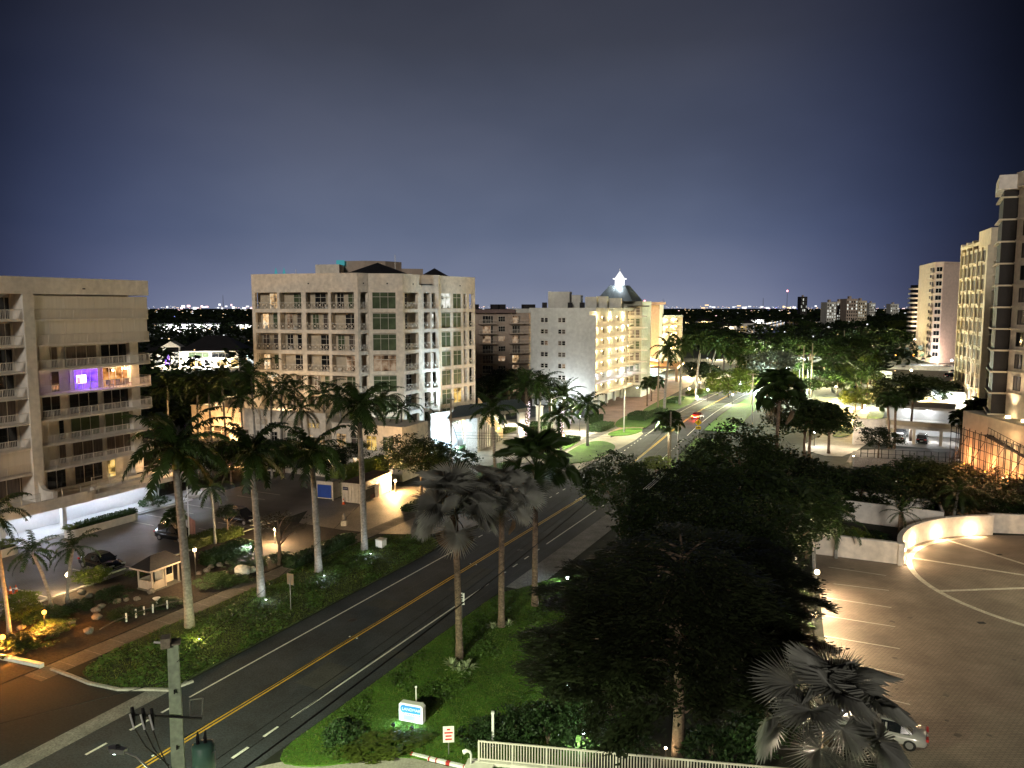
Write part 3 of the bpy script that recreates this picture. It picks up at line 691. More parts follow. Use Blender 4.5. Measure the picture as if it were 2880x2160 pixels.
sw_ = MB(); pts = [fl.at(xpm, -FW - 0.1, 0).xy, fl.at(xpm, -4.6, 0).xy]
prof = [(0, 6.6), (0.1, 5.9), (0.35, 5.35), (0.8, 5.0), (1.4, 4.9), (2.6, 4.9)]   # swooping wing wall
for (d0, z0), (d1, z1) in zip(prof, prof[1:]):
    vs = [fl.at(xpm + xo, -FW - dd, zz) for xo in (-0.15, 0.35) for dd, zz in ((d0, 3.6), (d1, 3.6), (d1, z1), (d0, z0))]
    sw_.add(vs, [(0, 1, 2, 3), (7, 6, 5, 4), (2, 6, 7, 3), (1, 5, 6, 2)])
sw_.build('wing_wall', mt['stucco'], LC)
for x0_, x1_, d_r in ((xp1 + 0.3, xp1 + 4.6, -4.5), (xp1 + 5.2, xe + 3, -2.5), (xp0 - 7, xp0 - 1, -4.5)):
    mb = MB()
    for zz in (4.6, 5.05): fl.box(mb, x0_, x1_, d_r - 0.025, d_r + 0.025, zz, zz + 0.05)
    n = int((x1_ - x0_) / 2.4) + 1
    for i in range(n + 1):
        x = x0_ + (x1_ - x0_) * i / n; fl.box(mb, x - 0.04, x + 0.04, d_r - 0.04, d_r + 0.04, 3.7, 5.15)
    mb.build('terrace_rail', mt['frame'], LC)
# white lobby below
fl.box(MB(), 10, xe + 2, -0.1, 0.2, 0, 3.0).build('lobby_wall', mt['conew'], LC)
for x in (xe + 2.2, xp1 + 0.5, xp0 - 5, xp0 - 11): fl.box(MB(), x, x + 0.5, -4.0, -3.5, 0, 3.0).build('column', mt['conew'], LC)
for i in range(5):
    x = xp0 - 8 + i * 1.1; fl.box(MB(), x, x + 0.12, -1.4, -0.4, 0, 2.4).build('door_screen', mt['conew'], LC)
fl.box(MB(), xp0 - 12, xe + 3.4, -5.2, -0.2, 0, 0.14).build('lobby_floor', mt['conew'], LC)
for x in (xp0 - 9, xp0 - 4.5, xp0 + 0.5, xp1 + 4, xp1 + 8.5, xp1 + 12.5):
    p = fl.at(x, -2.3, 2.97)
    MB().tube([p, p - Vector((0, 0, 0.05))], 0.16, 10).build('downlight', mt['lampc'], LC)
    lightp(p - Vector((0, 0, 0.35)), 42, (0.74, 0.82, 1.0), 0.2, LC)
p = fl.at(xe + 1.2, -1.9, 5.6); MB().bx(-0.12, 0.12, -0.1, 0, -0.15, 0.15).build('wall_lamp', mt['lampo'], LC, loc=p, rz=fl.rz)
lightp(p - fl.at(0, 0.4, 0).to_3d() * 0 + Vector((0.5, -0.3, 0)), 60, (1, 0.6, 0.25), 0.1, LC)
# planters with hedges in front of the entrance
def planter(label, x0, x1, d0, d1, hedge):
    t_ = thing('planter', label, 'planter')
    n = 8; r_ = (d1 - d0) / 2; pts = []
    for i in range(n + 1):
        a = math.pi / 2 + math.pi * i / n; pts.append((x0 + r_ + r_ * math.cos(a), d0 + r_ + r_ * math.sin(a)))
    for i in range(n + 1):
        a = -math.pi / 2 + math.pi * i / n; pts.append((x1 - r_ + r_ * math.cos(a), d0 + r_ + r_ * math.sin(a)))
    P = [fl.at(x, d, 0).xy for x, d in pts]
    MB().poly(P, 0.0, 0.85).build('planter_wall', mt['stucco'], t_)
    cx_ = sum(p.x for p in P) / len(P); cy_ = sum(p.y for p in P) / len(P)
    MB().sheet([(cx_ + (p.x - cx_) * 0.965, cy_ + (p.y - cy_) * 0.94) for p in P], 0.86).build('planter_soil', mt['soil'], t_)
    return t_, pts
PL1 = planter('long white planter with a clipped hedge beside the bright entrance', fl.xu(185, 0.4, -6.3), fl.xu(384, 0.4, -6.3), -7.0, -5.5, True)
PL2 = planter('white planter with loose green plants at the left picture edge, below the entrance', fl.xu(-150, 0.4, -6.3), fl.xu(48, 0.4, -6.3), -7.0, -5.5, True)
struct(MB().poly([RT(-95, -45.4).xy, RT(-9, -45.4).xy, RT(-9, -45.1).xy, RT(-95, -45.1).xy], 0, 0.15).build('kerb', mt['kerb']))
slab('entrance_walk', [RT(-95, -50).xy, RT(-9, -50).xy, RT(-9, -45.45).xy, RT(-95, -45.45).xy], 0.06, mt['concrete'])

# ================================================================== cream mid-rise block in the centre
rc = random.Random(11)
CC = thing('apartment_block', 'cream seven storey apartment block with crossed balcony railings and stepped corner bays', 'building')
P_ = [D(u, 862, y).xy for u, y in ((709, 129), (1006, 123), (1037, 125), (1133, 126), (1186, 130.6), (1234, 132.4), (1240, 135.2), (1336, 143))]
ZC = [0.7, 4.1, 7.5, 10.9, 14.3, 17.7, 21.1, 24.5]
TOPC = 30.2
core = []
for q in P_: core.append(q)
back = [P_[-1] + Vector((-14, 14)), P_[0] + Vector((5, 16))]
# solid core set back 1.6 m behind the openings
def inset(pts, d):
    out = []
    for i, p in enumerate(pts):
        a = (p - pts[max(i - 1, 0)]) if i else (pts[1] - p); b = (pts[min(i + 1, len(pts) - 1)] - p) if i < len(pts) - 1 else a
        t = (a.normalized() + b.normalized()).normalized(); out.append(p + Vector((-t.y, t.x)) * d / max(0.55, t.dot(a.normalized())))
    return out
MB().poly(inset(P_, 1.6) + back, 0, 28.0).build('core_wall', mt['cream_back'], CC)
MB().poly(inset(P_, 0.4) + back, 28.0, 28.6).build('roof', mt['roof_flat'], CC)
for zz in ZC: MB().poly(inset(P_, 0.12) + back, zz - 0.25, zz - 0.02, True, True).build('floor_slab', mt['cream'], CC)
def C2(c): return 680 + c * 0.3255
def cface(i, bays, par=TOPC, kinds=None):
    f = Fac(CC, P_[i], P_[i + 1]); wmb = MB()
    xs = []
    for b_ in bays: xs.append((max(0.15, f.xu(C2(b_[0]), 20)), min(f.L - 0.12, f.xu(C2(b_[1]), 20))))
    f.box(wmb, 0, f.L, 0, 0.35, 27.42, par)
    edges = [0.0] + [q for x in xs for q in x] + [f.L]
    for j in range(0, len(edges), 2):
        if edges[j + 1] - edges[j] > 0.02: f.box(wmb, edges[j], edges[j + 1], 0, 0.35 if j not in (0, len(edges) - 2) else 0.6, 0, 27.42)
    for (x0, x1) in xs:
        for zz in ZC: f.box(wmb, x0, x1, 0.01, 0.33, zz - 0.48 if zz > 1 else 0, zz + 0.12)
        f.box(wmb, x0, x1, 0.01, 0.33, 27.3, 27.42)
    for (x0, x1), nx in zip(xs, xs[1:]): f.box(wmb, x1 + 0.05, x1 + 0.25, 0.35, 1.65, 0, 27.42)
    wmb.build('wall', mt['cream'], CC)
    f.box(MB(), 0, f.L, -0.06, 0.42, par, par + 0.12).build('coping', mt['cream'], CC)
    f.box(MB(), f.L * 0.55 - 0.12, f.L * 0.55 + 0.12, -0.03, 0.02, 28.6, 28.8).build('scupper', mt['black'], CC)
    return f, xs
for i, bays in enumerate(([(125, 315), (335, 522), (560, 752), (775, 975)], [(1030, 1100)], [(1132, 1335)], [(1412, 1528)], [(1575, 1630), (1645, 1700)], [], [(1725, 1808), (1828, 1900), (1917, 1945), (1965, 2005)])):
    f, xs = cface(i, bays)
    for fl_i, zz in enumerate(ZC):
        if zz < 3: continue
        for b_i, (x0, x1) in enumerate(xs):
            W = x1 - x0
            if i == 2 or (i == 6 and b_i < 2):          # flush picture windows
                if i == 2: g_ = (mt['pinkroom'] if fl_i == 4 else mt['glass_g'])
                else: g_ = pick(rc, (mt['coolroom'], 5 if b_i == 0 else 2), (mt['glass_g'], 4)) if zz > 10 else (mt['yellowroom'] if b_i == 1 and fl_i == 2 else mt['glass_g'])
                window(f, x0, zz + 0.12, W, 2.7, g_, 0.12, 3 if i == 2 else 2, 1)
                continue
            railing(f, x0, zz + 0.12, W, 1.08, 0.12, 'x')
            if i in (1,): continue
            dd = 1.5
            if W > 2.5:
                v = rc.random()
                lit = mt['warm'] if (i == 0 and b_i == 0 and rc.random() < 0.75) else (mt['pinkroom'] if rc.random() < 0.12 else None)
                if v < 0.5:
                    window(f, x0 + 0.3, zz + 0.1, W * 0.3, 2.6, lit or pick(rc, (mt['glass'], 3), (mt['curtain'], 2), (mt['glass_g'], 2)), dd, 2, 1)
                    window(f, x0 + W * 0.55, zz + 0.1, W * 0.42, 2.6, pick(rc, (mt['glass'], 3), (mt['curtain'], 2), (mt['glass_g'], 2)), dd, 2, 1)
                else:
                    window(f, x0 + W * (0.2 if v < 0.75 else 0.42), zz + 0.1, W * 0.5, 2.6, lit or pick(rc, (mt['glass'], 3), (mt['curtain'], 2), (mt['glass_g'], 2)), dd, 2, 1)
                if rc.random() < 0.4:                      # a pot or chair on the balcony
                    p = f.at(x0 + W * rc.uniform(0.15, 0.85), 0.8, zz)
                    MB().tube([p, p + Vector((0, 0, 0.3)), p + Vector((0, 0, 0.7))], [0.2, 0.28, 0.24], 8).build('balcony_pot', mt['conew'], CC)
            elif W > 0.8:
                window(f, x0 + 0.1, zz + 0.1, W - 0.2, 2.6, pick(rc, (mt['glass'], 3), (mt['curtain'], 1), (mt['coolroom'], 0.6)), dd, 1, 1)
# roof structures
f0 = Fac(CC, P_[0], P_[1])
ph = [D(u, 800, y).xy for u, y in ((888, 138), (955, 137), (1010, 134), (1090, 135), (1118, 139), (1190, 141), (1190, 149), (890, 149))]
MB().poly(ph[:2] + [ph[1] + Vector((0, 8)), ph[0] + Vector((0, 8))], 28.6, 32.4).build('penthouse', mt['cream'], CC)
MB().poly([D(955, 800, 141.2).xy, D(1025, 800, 140.1).xy, D(1085, 800, 141.2).xy, D(1130, 800, 144.6).xy, D(1130, 800, 153.7).xy, D(955, 800, 153.7).xy], 28.6, 33.2).build('penthouse', mt['taupe'], CC)
MB().poly([D(1130, 800, 142.4).xy, D(1190, 800, 143.5).xy, D(1190, 800, 151.4).xy, D(1130, 800, 151.4).xy], 28.6, 31.9).build('penthouse', mt['taupe'], CC)
MB().poly([D(947, 790, 140.1).xy, D(970, 790, 140.1).xy, D(970, 790, 141.2).xy, D(947, 790, 141.2).xy], 32.4, 33.3).build('rooftop_screen', mt['teal'], CC)
def hip(cx_, cy_, rx, ry, z0, z1, n, name, mat, root, rot=0):
    mb = MB(); vs = [(cx_ + rx * math.cos(rot + 2 * math.pi * i / n), cy_ + ry * math.sin(rot + 2 * math.pi * i / n), z0) for i in range(n)] + [(cx_, cy_, z1)]
    mb.add(vs, [(i, (i + 1) % n, n) for i in range(n)] + [tuple(range(n - 1, -1, -1))])
    return mb.build(name, mat, root)
c = D(1062, 770, 135.6); hip(c.x, c.y, 11.5, 9, 28.62, 32.6, 8, 'hip_roof', mt['roof_dark'], CC, 0.3)
c = D(1222, 770, 142.4); hip(c.x, c.y, 6, 5, 28.64, 32, 8, 'hip_roof', mt['roof_dark'], CC, 0.2)
for u in (776, 799):
    c = D(u, 768, 136.7); hip(c.x, c.y, 0.55, 0.55, 29.6, 31.9, 6, 'lit_finial', mt['teal'], CC)
for (u, w_) in ((850, 0.8), (868, 0.5), (880, 1.0), (1150, 0.8)):
    c = D(u, 790, 140.1); z0 = 28.6
    MB().bx(-w_, w_, -0.6, 0.6, 0, 1.2).build('roof_unit', mt['roof_dark'], CC, loc=(c.x, c.y, z0))
for u in (833, 1112):
    c = D(u, 790, 139.0); MB().tube([(c.x, c.y, 28.3), (c.x, c.y, 34.2 if u > 900 else 31.6)], 0.05, 5).build('antenna', mt['steel'], CC)
# low wing in front (garage podium with terrace)
A_, B_ = D(538, 1142, 121.3).xy, D(915, 1167, 111.4).xy
WG = thing('podium_wing', 'low cream wing with square lattice vents in front of the cream block', 'building')
fw = Fac(WG, A_, B_)
wz = 9.3
wm = MB(); fw.box(wm, 0, fw.L, 0.0, 11, 0, wz - 0.6); fw.box(wm, 0, fw.L, 0, 0.3, wz - 0.6, wz)
fw.box(wm, 0, 0.3, 0.3, 11, wz - 0.6, wz); wm.build('wall', mt['cream'], WG)
fw.box(MB(), -0.1, fw.L + 0.1, -0.1, 0.4, wz, wz + 0.15).build('coping', mt['cream'], WG)
fw.box(MB(), fw.L, fw.L + 12, 1.5, 9, 0, wz - 1.5).build('wall', mt['cream'], WG)
fx = Fac(WG, fw.at(fw.L, 1.5, 0), fw.at(fw.L + 12, 1.5, 0))
for i, x in enumerate((0.8, 3.4, 6.0, 8.8)): window(fx, x, 4.2, 1.8, 2.2, (mt['warm'], mt['curtain'], mt['yellowroom'], mt['glass_g'])[i], -0.03, 2, 1); window(fx, x + 0.2, 1.0, 1.5, 2.0, (mt['curtain'], mt['warm'], mt['glass'], mt['warm'])[i], -0.03, 2, 1)
fw.box(MB(), fw.L, fw.L + 12.1, 1.35, 1.9, wz - 1.5, wz - 1.35).build('coping', mt['cream'], WG)
fw.box(MB(), 4, 8, 3, 7, wz - 0.6, wz + 1.3).build('stair_head', mt['cream'], WG)
for c in (240, 600, 930, 1330, 1600):
    for j in range(3):
        x = fw.xu(520 + (c + j * 50) * 0.217, wz - 1.5)
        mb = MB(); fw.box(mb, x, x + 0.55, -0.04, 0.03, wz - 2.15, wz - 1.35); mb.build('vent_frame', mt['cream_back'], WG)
        mb = MB(); a_, b_ = x + 0.06, x + 0.49
        for (q, r_) in (((a_, wz - 2.1), (b_, wz - 1.4)), ((b_, wz - 2.1), (a_, wz - 1.4))):
            mb.tube([fw.at(q[0], -0.05, q[1]), fw.at(r_[0], -0.05, r_[1])], 0.04, 4)
        mb.build('vent_lattice', mt['yellowroom'] if c == 1600 else mt['rail'], WG)
for c, wd, mtl in ((250, 80, mt['curtain']), (380, 200, mt['curtain']), (680, 150, mt['curtain']), (930, 40, mt['glass']), (1115, 90, mt['glass']), (1325, 130, mt['glass_g']), (1490, 40, mt['warm']), (1620, 50, mt['warm']), (1740, 90, mt['warm'])):
    x = fw.xu(520 + c * 0.217, wz - 4); x2 = fw.xu(520 + (c + wd) * 0.217, wz - 4)
    window(fw, x, wz - 5.4, x2 - x, 2.3, mtl, -0.03, 2, 1)
lightp(fw.at(3, 5, wz + 1.5), 160, (1, 0.7, 0.4), 0.2, WG)
lightp(fw.at(14, 5, wz + 1.2), 160, (1, 0.7, 0.4), 0.2, WG)
# ================================================================== white block with lit galleries
rw = random.Random(5)
WC = thing('apartment_block', 'pale grey apartment block whose street side shows brightly lit open galleries', 'building')
wa = D(1658, 862, 186).xy; wl = wa - RN * 15.6 * 1.0; wr = wa + RD * 30
fe = Fac(WC, wl, wa); fg = Fac(WC, wa, wr)
ZW = [3.3 + 2.83 * i for i in range(7)]
TW = 24.4
MB().poly([wl, wa - RN * 0.02, wr, wr - RN * 15.6], 2.9, TW - 0.6).build('wall', mt['pale'], WC)
MB().poly([wl - RD * 0.25 - RN * .3, wa - RD * 0.25 + RN * 1.75, wr + RN * 1.75, wr - RN * 15.6], TW - 0.6, TW + 0.25).build('parapet', mt['pale'], WC)
MB().poly([wl + RD * 4, wa + RD * 4 - RN * 2, wr - RN * 2, wr - RN * 15.6], 0, 2.9).build('ground_floor', mt['pale'], WC)
for x in (0.4, 7, 14.6): fe.box(MB(), x, x + 0.7, 0.2, 0.9, 0, 2.9).build('column', mt['pale'], WC)
for x in (2, 8, 14, 20, 26): fg.box(MB(), x, x + 0.6, 0.1, 0.7, 0, 2.9).build('column', mt['pale'], WC)
def C3(c): return 1320 + c * 0.3255
for k, z in enumerate(ZW):
    for c in (618, 768):
        for j in (0, 1):
            x = fe.xu(C3(c + j * 33), z + 1); window(fe, x, z + 0.85, 0.95, 1.15, rw.choice([mt['glass'], mt['glass'], mt['curtain'], mt['pinkroom']]), -0.03, 1, 2)
        fe.box(MB(), fe.xu(C3(c), z) - 0.1, fe.xu(C3(c), z) + 2.1, -0.09, 0, z + 0.72, z + 0.82).build('sill', mt['frame'], WC)
    fg.box(MB(), 0.1, fg.L, -1.7, -0.02, z - 0.2, z).build('gallery_slab', mt['stucco'], WC)
    railing(fg, 0.1, z, fg.L - 0.2, 1.05, -1.65, 0.22)
    fg.box(MB(), -0.25, 0.05, -1.75, 0, z - 0.2, z + 2.63).build('end_fin', mt['pale'], WC)
    for j in range(5):
        x = 1.6 + j * 5.7
        fg.box(MB(), x, x + 1.0, -0.05, 0.02, z, z + 2.1).build('door', mt['frame'], WC)
        window(fg, x + 2.0, z + 0.9, 1.3, 1.2, mt['curtain'] if rw.random() < 0.7 else mt['warm'], -0.04, 2)
        p = fg.at(x + 1.5, -0.08, z + 2.05)
        MB().ball(p, 0.13, 6, 4).build('gallery_lamp', mt['lampw'], WC)
    for x in (4.5, 15, 25.5):
        lightp(fg.at(x, -0.55, z + 2.15), 125, (1.0, 0.72, 0.34) if k not in (1,) else (0.95, 0.9, 1.0), 0.2, WC)
for (c0, c1, zt, dd) in ((680, 865, 4.3, 5), (883, 962, 3.5, 7), (1000, 1100, 3.0, 4), (1095, 1190, 3.2, 9), (1195, 1312, 2.8, 16)):
    a, b = D(C3(c0), 862, 189 + dd).xy, D(C3(c1), 862, 189 + dd).xy
    MB().poly([a, b, b + Vector((1, 5)), a + Vector((1, 5))], TW, TW + zt).build('roof_plant_room', mt['pale'], WC)
for c in (650, 870, 975):
    p = D(C3(c), 862, 194); MB().bx(-0.6, 0.6, -0.6, 0.6, 0, 1.6).build('roof_unit', mt['roof_dark'], WC, loc=(p.x, p.y, TW))
# bright lamp at the foot of its end wall
MB().bx(-0.3, 0.3, -0.15, 0.15, 0, 0.25).build('floodlight', mt['lampc'], WC, loc=fe.at(10.8, -5, 2.2))
lightp(fe.at(10.8, -4.2, 2.7), 520, (0.86, 0.95, 1.0), 0.25, WC)
for x, pw in ((4, 500), (14, 500), (24, 700)): lightp(fg.at(x, 3.0, 2.5), pw, (0.92, 0.95, 1.0), 0.3, WC)
for x in (4, 14, 24):
    p = fg.at(x, 3.0, 2.86); MB().tube([p, p - Vector((0, 0, 0.06))], 0.25, 8).build('downlight', mt['lampc'], WC)

# ------------------------------------------------------------------ tower with mansard and lit cupola
CB = thing('corner_tower', 'sage green stair tower with mansard roof and glowing white cupola', 'tower')
tc_ = D(1742, 862, 219).xy
fb_a = D(1757, 862, 213).xy; fb_b = fb_a + RD * 1.0 + RN * 4.6
ft = Fac(CB, fb_a - RN * 0.0, fb_b)
body = [fb_a, fb_b, fb_b + RD * 9, fb_a - RN * 5 + RD * 9, fb_a - RN * 5 + RD * 0.3]
MB().poly(body, 0, 26.4).build('wall', mt['sage'], CB)
for i in range(7):
    z = 3.6 + 3.1 * i
    for x in (0.3, 1.6, 3.1): window(ft, x, z + 0.4, 1.05, 2.2, mt['glass_g'] if i % 2 else mt['curtain'], -0.04, 1, 1)
    ft.box(MB(), 1.2, 6.4, -1.5, 0.0, z, z + 0.2).build('balcony_slab', mt['stucco'], CB)
    railing(ft, 1.2, z + 0.2, 5.2, 1.0, -1.45, 0.25)
    ft.box(MB(), -0.1, ft.L + 0.1, -0.07, 0.02, z + 2.75, z + 2.9).build('string_course', mt['stucco'], CB)
ft.box(MB(), 0.8, 6.8, -1.9, 0.2, 25.0, 25.25).build('canopy', mt['roof_dark'], CB)
mc = D(1742, 862, 216).xy
def frus(cx_, cy_, r0, r1, z0, z1, rot, mb=None):
    mb = mb or MB(); vs = []
    for r_, z in ((r0, z0), (r1, z1)):
        for i in range(4): a = rot + math.pi / 4 + math.pi / 2 * i; vs.append((cx_ + r_ * 1.414 * math.cos(a), cy_ + r_ * 1.414 * math.sin(a), z))
    return mb.add(vs, [(0, 1, 5, 4), (1, 2, 6, 5), (2, 3, 7, 6), (3, 0, 4, 7), (4, 5, 6, 7), (3, 2, 1, 0)])
frus(mc.x, mc.y, 5.3, 2.2, 26.42, 30.8, ROADZ).build('mansard_roof', mt['roof_metal'], CB)
sm = MB()
for q in range(4):
    for i in range(-5, 6):
        a = ROADZ + math.pi / 2 * q; n = Vector((math.cos(a), math.sin(a))); tt = Vector((-n.y, n.x))
        p0_ = Vector((mc.x, mc.y)) + n * 5.32 + tt * (i * 0.95); p1_ = Vector((mc.x, mc.y)) + n * 2.22 + tt * (i * 0.39)
        sm.tube([(p0_.x, p0_.y, 26.45), (p1_.x, p1_.y, 30.82)], 0.05, 4, False)
sm.build('roof_seam', mt['roof_metal'], CB)
mcu = MB(); frus(mc.x, mc.y, 1.05, 1.05, 30.8, 32.5, ROADZ, mcu)
frus(mc.x, mc.y, 1.5, 1.5, 32.5, 32.8, ROADZ, mcu)
cu = mcu.build('cupola', E('cupola_glow', (1.0, 1.0, 1.0), 1.1), CB)
frus(mc.x, mc.y, 1.1, 0.04, 32.8, 34.8, ROADZ).build('cupola_roof', E('cupola_roof_glow', (1.0, 1.0, 1.0), 0.8), CB)
MB().tube([(mc.x, mc.y, 34.7), (mc.x, mc.y, 35.6)], 0.06, 5).build('spire', mt['conew'], CB)
lightp((mc.x - 1.2, mc.y - 3.2, 31.6), 160, (1, 1, 1), 0.2, CB)

# ------------------------------------------------------------------ orange-lit block beyond
OB = thing('apartment_block', 'orange lit apartment block with a white end slab and glowing yellow galleries', 'building')
oa = D(1790, 862, 282).xy; ob = D(1832, 862, 287).xy; oc = D(1855, 862, 284).xy
fo = Fac(OB, oa, ob); fo2 = Fac(OB, ob, oc)
MB().poly([oa, ob, ob + Vector((4, 14)), oa + Vector((4, 14))], 0, 25.4).build('wall', mt['peach'], OB)
MB().poly([ob, oc, oc + Vector((3, 8)), ob + Vector((3, 8))], 0, 25.6).build('end_slab', mt['pale'], OB)
MB().poly([oa + Vector((-1.5, -1.5)), oc + Vector((2, -1.5)), oc + Vector((4, 10)), oa + Vector((2, 10))], 25.7, 26.6).build('roof_slab', mt['taupe'], OB)
MB().ball((D(1813, 850, 284).x, 284, 27.0), 0.35, 6, 4).build('warning_lamp', mt['redlamp'], OB)
for i in range(6):
    z = 3.6 + 2.8 * i + 2.2
    for j in (0, 1):
        window(fo, fo.L - 2.9 + j * 1.1, z + 0.7, 0.9, 1.3, mt['glass'], -0.03, 1)
og0 = D(1853, 862, 290).xy; og1 = og0 + RD * 30
og1 = D(1908, 862, 312).xy
f3 = Fac(OB, og0, og1)
MB().poly([og0, og1, og1 - RN * 12, og0 - RN * 12], 0, 20.6).build('wall', mt['beige'], OB)
f3.box(MB(), -0.2, f3.L + 0.4, -2.0, 4, 20.8, 21.6).build('roof_slab', mt['pale'], OB)
f3.box(MB(), f3.L, f3.L + 0.6, -1.8, 6, 0, 20.8).build('end_fin', mt['pale'], OB)
for i in range(7):
    z = 1.0 + 2.8 * i
    f3.box(MB(), 0, f3.L, -1.7, -0.02, z - 0.2, z).build('gallery_slab', mt['cream'], OB); railing(f3, 0, z, f3.L, 1.0, -1.65, 0.4)
    n = 4
    for j in range(n):
        x = f3.L * (j + 0.5) / n
        f3.box(MB(), x - 1.3, x - 0.3, -0.05, 0.02, z, z + 2.1).build('door', mt['frame'], OB)
        MB().ball(f3.at(x, -0.2, z + 2.1), 0.2, 6, 4).build('gallery_lamp', mt['lampw'], OB)
    lightp(f3.at(f3.L * 0.27, -0.7, z + 2.1), 170, (1, 0.66, 0.2), 0.25, OB); lightp(f3.at(f3.L * 0.75, -0.7, z + 2.1), 170, (1, 0.66, 0.2), 0.25, OB)
# canopy and drive in front, uplight on the white slab
p = D(1843, 1000, 281); lightp((p.x, p.y - 1.2, 3.0), 2600, (0.75, 0.9, 1.0), 0.3, OB)
for (u, y, pw) in ((1806, 272, 3200), (1820, 262, 3200)):
    p = D(u, 1040, y); lightp((p.x, p.y, 5.5), pw, (1, 0.52, 0.16), 0.3, OB)
cp0 = [D(u, 1000, y).xy for u, y in ((1795, 262), (1905, 255), (1925, 280), (1800, 284))]
MB().poly(cp0, 4.2, 5.0).build('canopy', mt['peach'], OB)
for q in cp0[:2]: MB().bx(-0.4, 0.4, -0.4, 0.4, 0, 4.2).build('column', mt['peach'], OB, loc=(q.x, q.y + 0.6, 0))
# ------------------------------------------------------------------ taupe block behind
TB = thing('apartment_block', 'taupe apartment block with lit rooms partly hidden behind the cream block', 'building')
ta, tb_ = D(1335, 862, 214).xy, D(1488, 862, 219).xy
f4 = Fac(TB, ta, tb_)
MB().poly([ta, tb_, tb_ + Vector((4, 14)), ta + Vector((4, 14))], 0, 23.2).build('wall', mt['taupe'], TB)
f4.box(MB(), -0.3, f4.L * 0.72, -1.2, 14, 23.2, 24.2).build('parapet', M('brown_fascia', (0.2, 0.14, 0.13), 0.8, 0.15, 0.4), TB)
f4.box(MB(), f4.L * 0.72, f4.L + 1, -0.2, 14, 23.2, 24.4).build('parapet', mt['pale'], TB)
for c in (55, 225, 290, 500, 550):
    x = f4.xu(C3(c), 24); f4.box(MB(), x, x + 1.8, 3, 5, 24.2, 25.6).build('roof_unit', mt['roof_dark'], TB)
rt_ = random.Random(9)
for i in range(8):
    z = 0.8 + 2.78 * i
    for c0, c1 in ((75, 225), (340, 460)):
        x0, x1 = f4.xu(C3(c0), z), f4.xu(C3(c1), z)
        f4.box(MB(), x0, x1, -1.5, -0.02, z - 0.2, z).build('balcony_slab', mt['taupe'], TB); railing(f4, x0, z, x1 - x0, 1.0, -1.45, 0.25)
        window(f4, x0 + (x1 - x0) * 0.25, z, (x1 - x0) * 0.5, 2.2, pick(rt_, (mt['warm'], 2 if i > 5 else 0.4), (mt['pinkroom'], 2), (mt['curtain'], 1), (mt['glass'], 2)), -0.04, 3, 2)
        window(f4, x1 - 1.5, z, 0.8, 2.2, mt['glass'], -0.04, 1)
    x0 = f4.xu(C3(250), z); window(f4, x0, z + 0.5, f4.xu(C3(310), z) - x0, 1.5, pick(rt_, (mt['pinkroom'], 2), (mt['glass'], 2)), -0.04, 3, 2)
    x0 = f4.xu(C3(468), z); railing(f4, x0, z, f4.L - x0, 1.0, -1.2, 0.25); f4.box(MB(), x0, f4.L, -1.25, 0, z - 0.2, z).build('balcony_slab', mt['taupe'], TB)

# ================================================================== towers on the right
def C4(c): return 2000 + c * 0.398
# nearest, at the right picture edge
T1 = thing('residential_tower', 'tall cream tower with dark bronze bays cut off by the right picture edge', 'tower')
t1c = D(2846, 862, 98).xy; t1n = t1c + Vector((-2.4, -30))
t1f = Fac(T1, t1c, t1n)
MB().poly([t1c, t1n, t1n + Vector((26, 0)), t1c + Vector((26, 4))], 11, 41.2).build('wall', mt['cream'], T1)
bk = [t1c + Vector((-1.5, 0.6)), t1c + Vector((0.6, 0.02)), t1c + Vector((8, 5)), t1c + Vector((2, 7))]
MB().poly(bk, 0, 39.5).build('bronze_bay', mt['bronze'], T1)
for i in range(14):
    z = 3.0 + 2.75 * i
    if z > 9: MB().poly([t1c + Vector((-1.9, 0.6)), t1c + Vector((0.5, -0.1)), t1c + Vector((8, 5)), t1c + Vector((1.7, 7.3))], z - 0.2, z, True, True).build('balcony_slab', mt['beige'], T1)
    if z > 12:
        window(t1f, 1.5, z + 0.5, 1.5, 1.8, mt['curtain'] if i % 3 else mt['glass'], -0.04, 2, 0, mt['bronze'])
        window(t1f, 4.4, z + 0.5, 2.2, 1.8, mt['curtain'], -0.04, 2, 0, mt['bronze'])
        t1f.box(MB(), 0.0, 9, -0.12, 0, z - 0.15, z + 0.1).build('string_course', mt['cream'], T1)
    t1f.box(MB(), 7.4, 12, -0.9, 0.0, z, z + 2.55).build('bay_glass', mt['bronze'], T1)
t1f.box(MB(), 0, 9, -0.45, 0.0, 39.8, 41.6).build('cornice', mt['cream'], T1)
MB().poly([t1c + Vector((-2.2, 0.6)), t1c + Vector((0.3, -0.6)), t1c + Vector((8, 5)), t1c + Vector((1.6, 7.4))], 39.6, 41.4, True, True).build('roof_slab', mt['stucco'], T1)
t1f.box(MB(), 9.0, 26, -1.6, 0, 12, 38).build('glass_bay', mt['bronze'], T1)
MB().poly([t1c + Vector((-2.4, 5)), t1c + Vector((-4.7, -30)), t1c + Vector((20, -30)), t1c + Vector((20, 8))], 0, 11.0).build('podium', mt['beige'], T1)
for x in (2.0, 5.5): MB().bx(-0.2, 0.2, -0.2, 0.2, 0, 0.3).build('uplight', mt['lampw'], T1, loc=t1f.at(x, -0.7, 11.0)); lightp(t1f.at(x, -0.9, 11.6), 260, (1, 0.75, 0.45), 0.15, T1, 80, t1f.at(x, 0, 36), 0.9)  # uplights added on the podium to brighten the tower face
POD = (t1c + Vector((-2.4, 5)), t1c + Vector((-4.7, -30)))
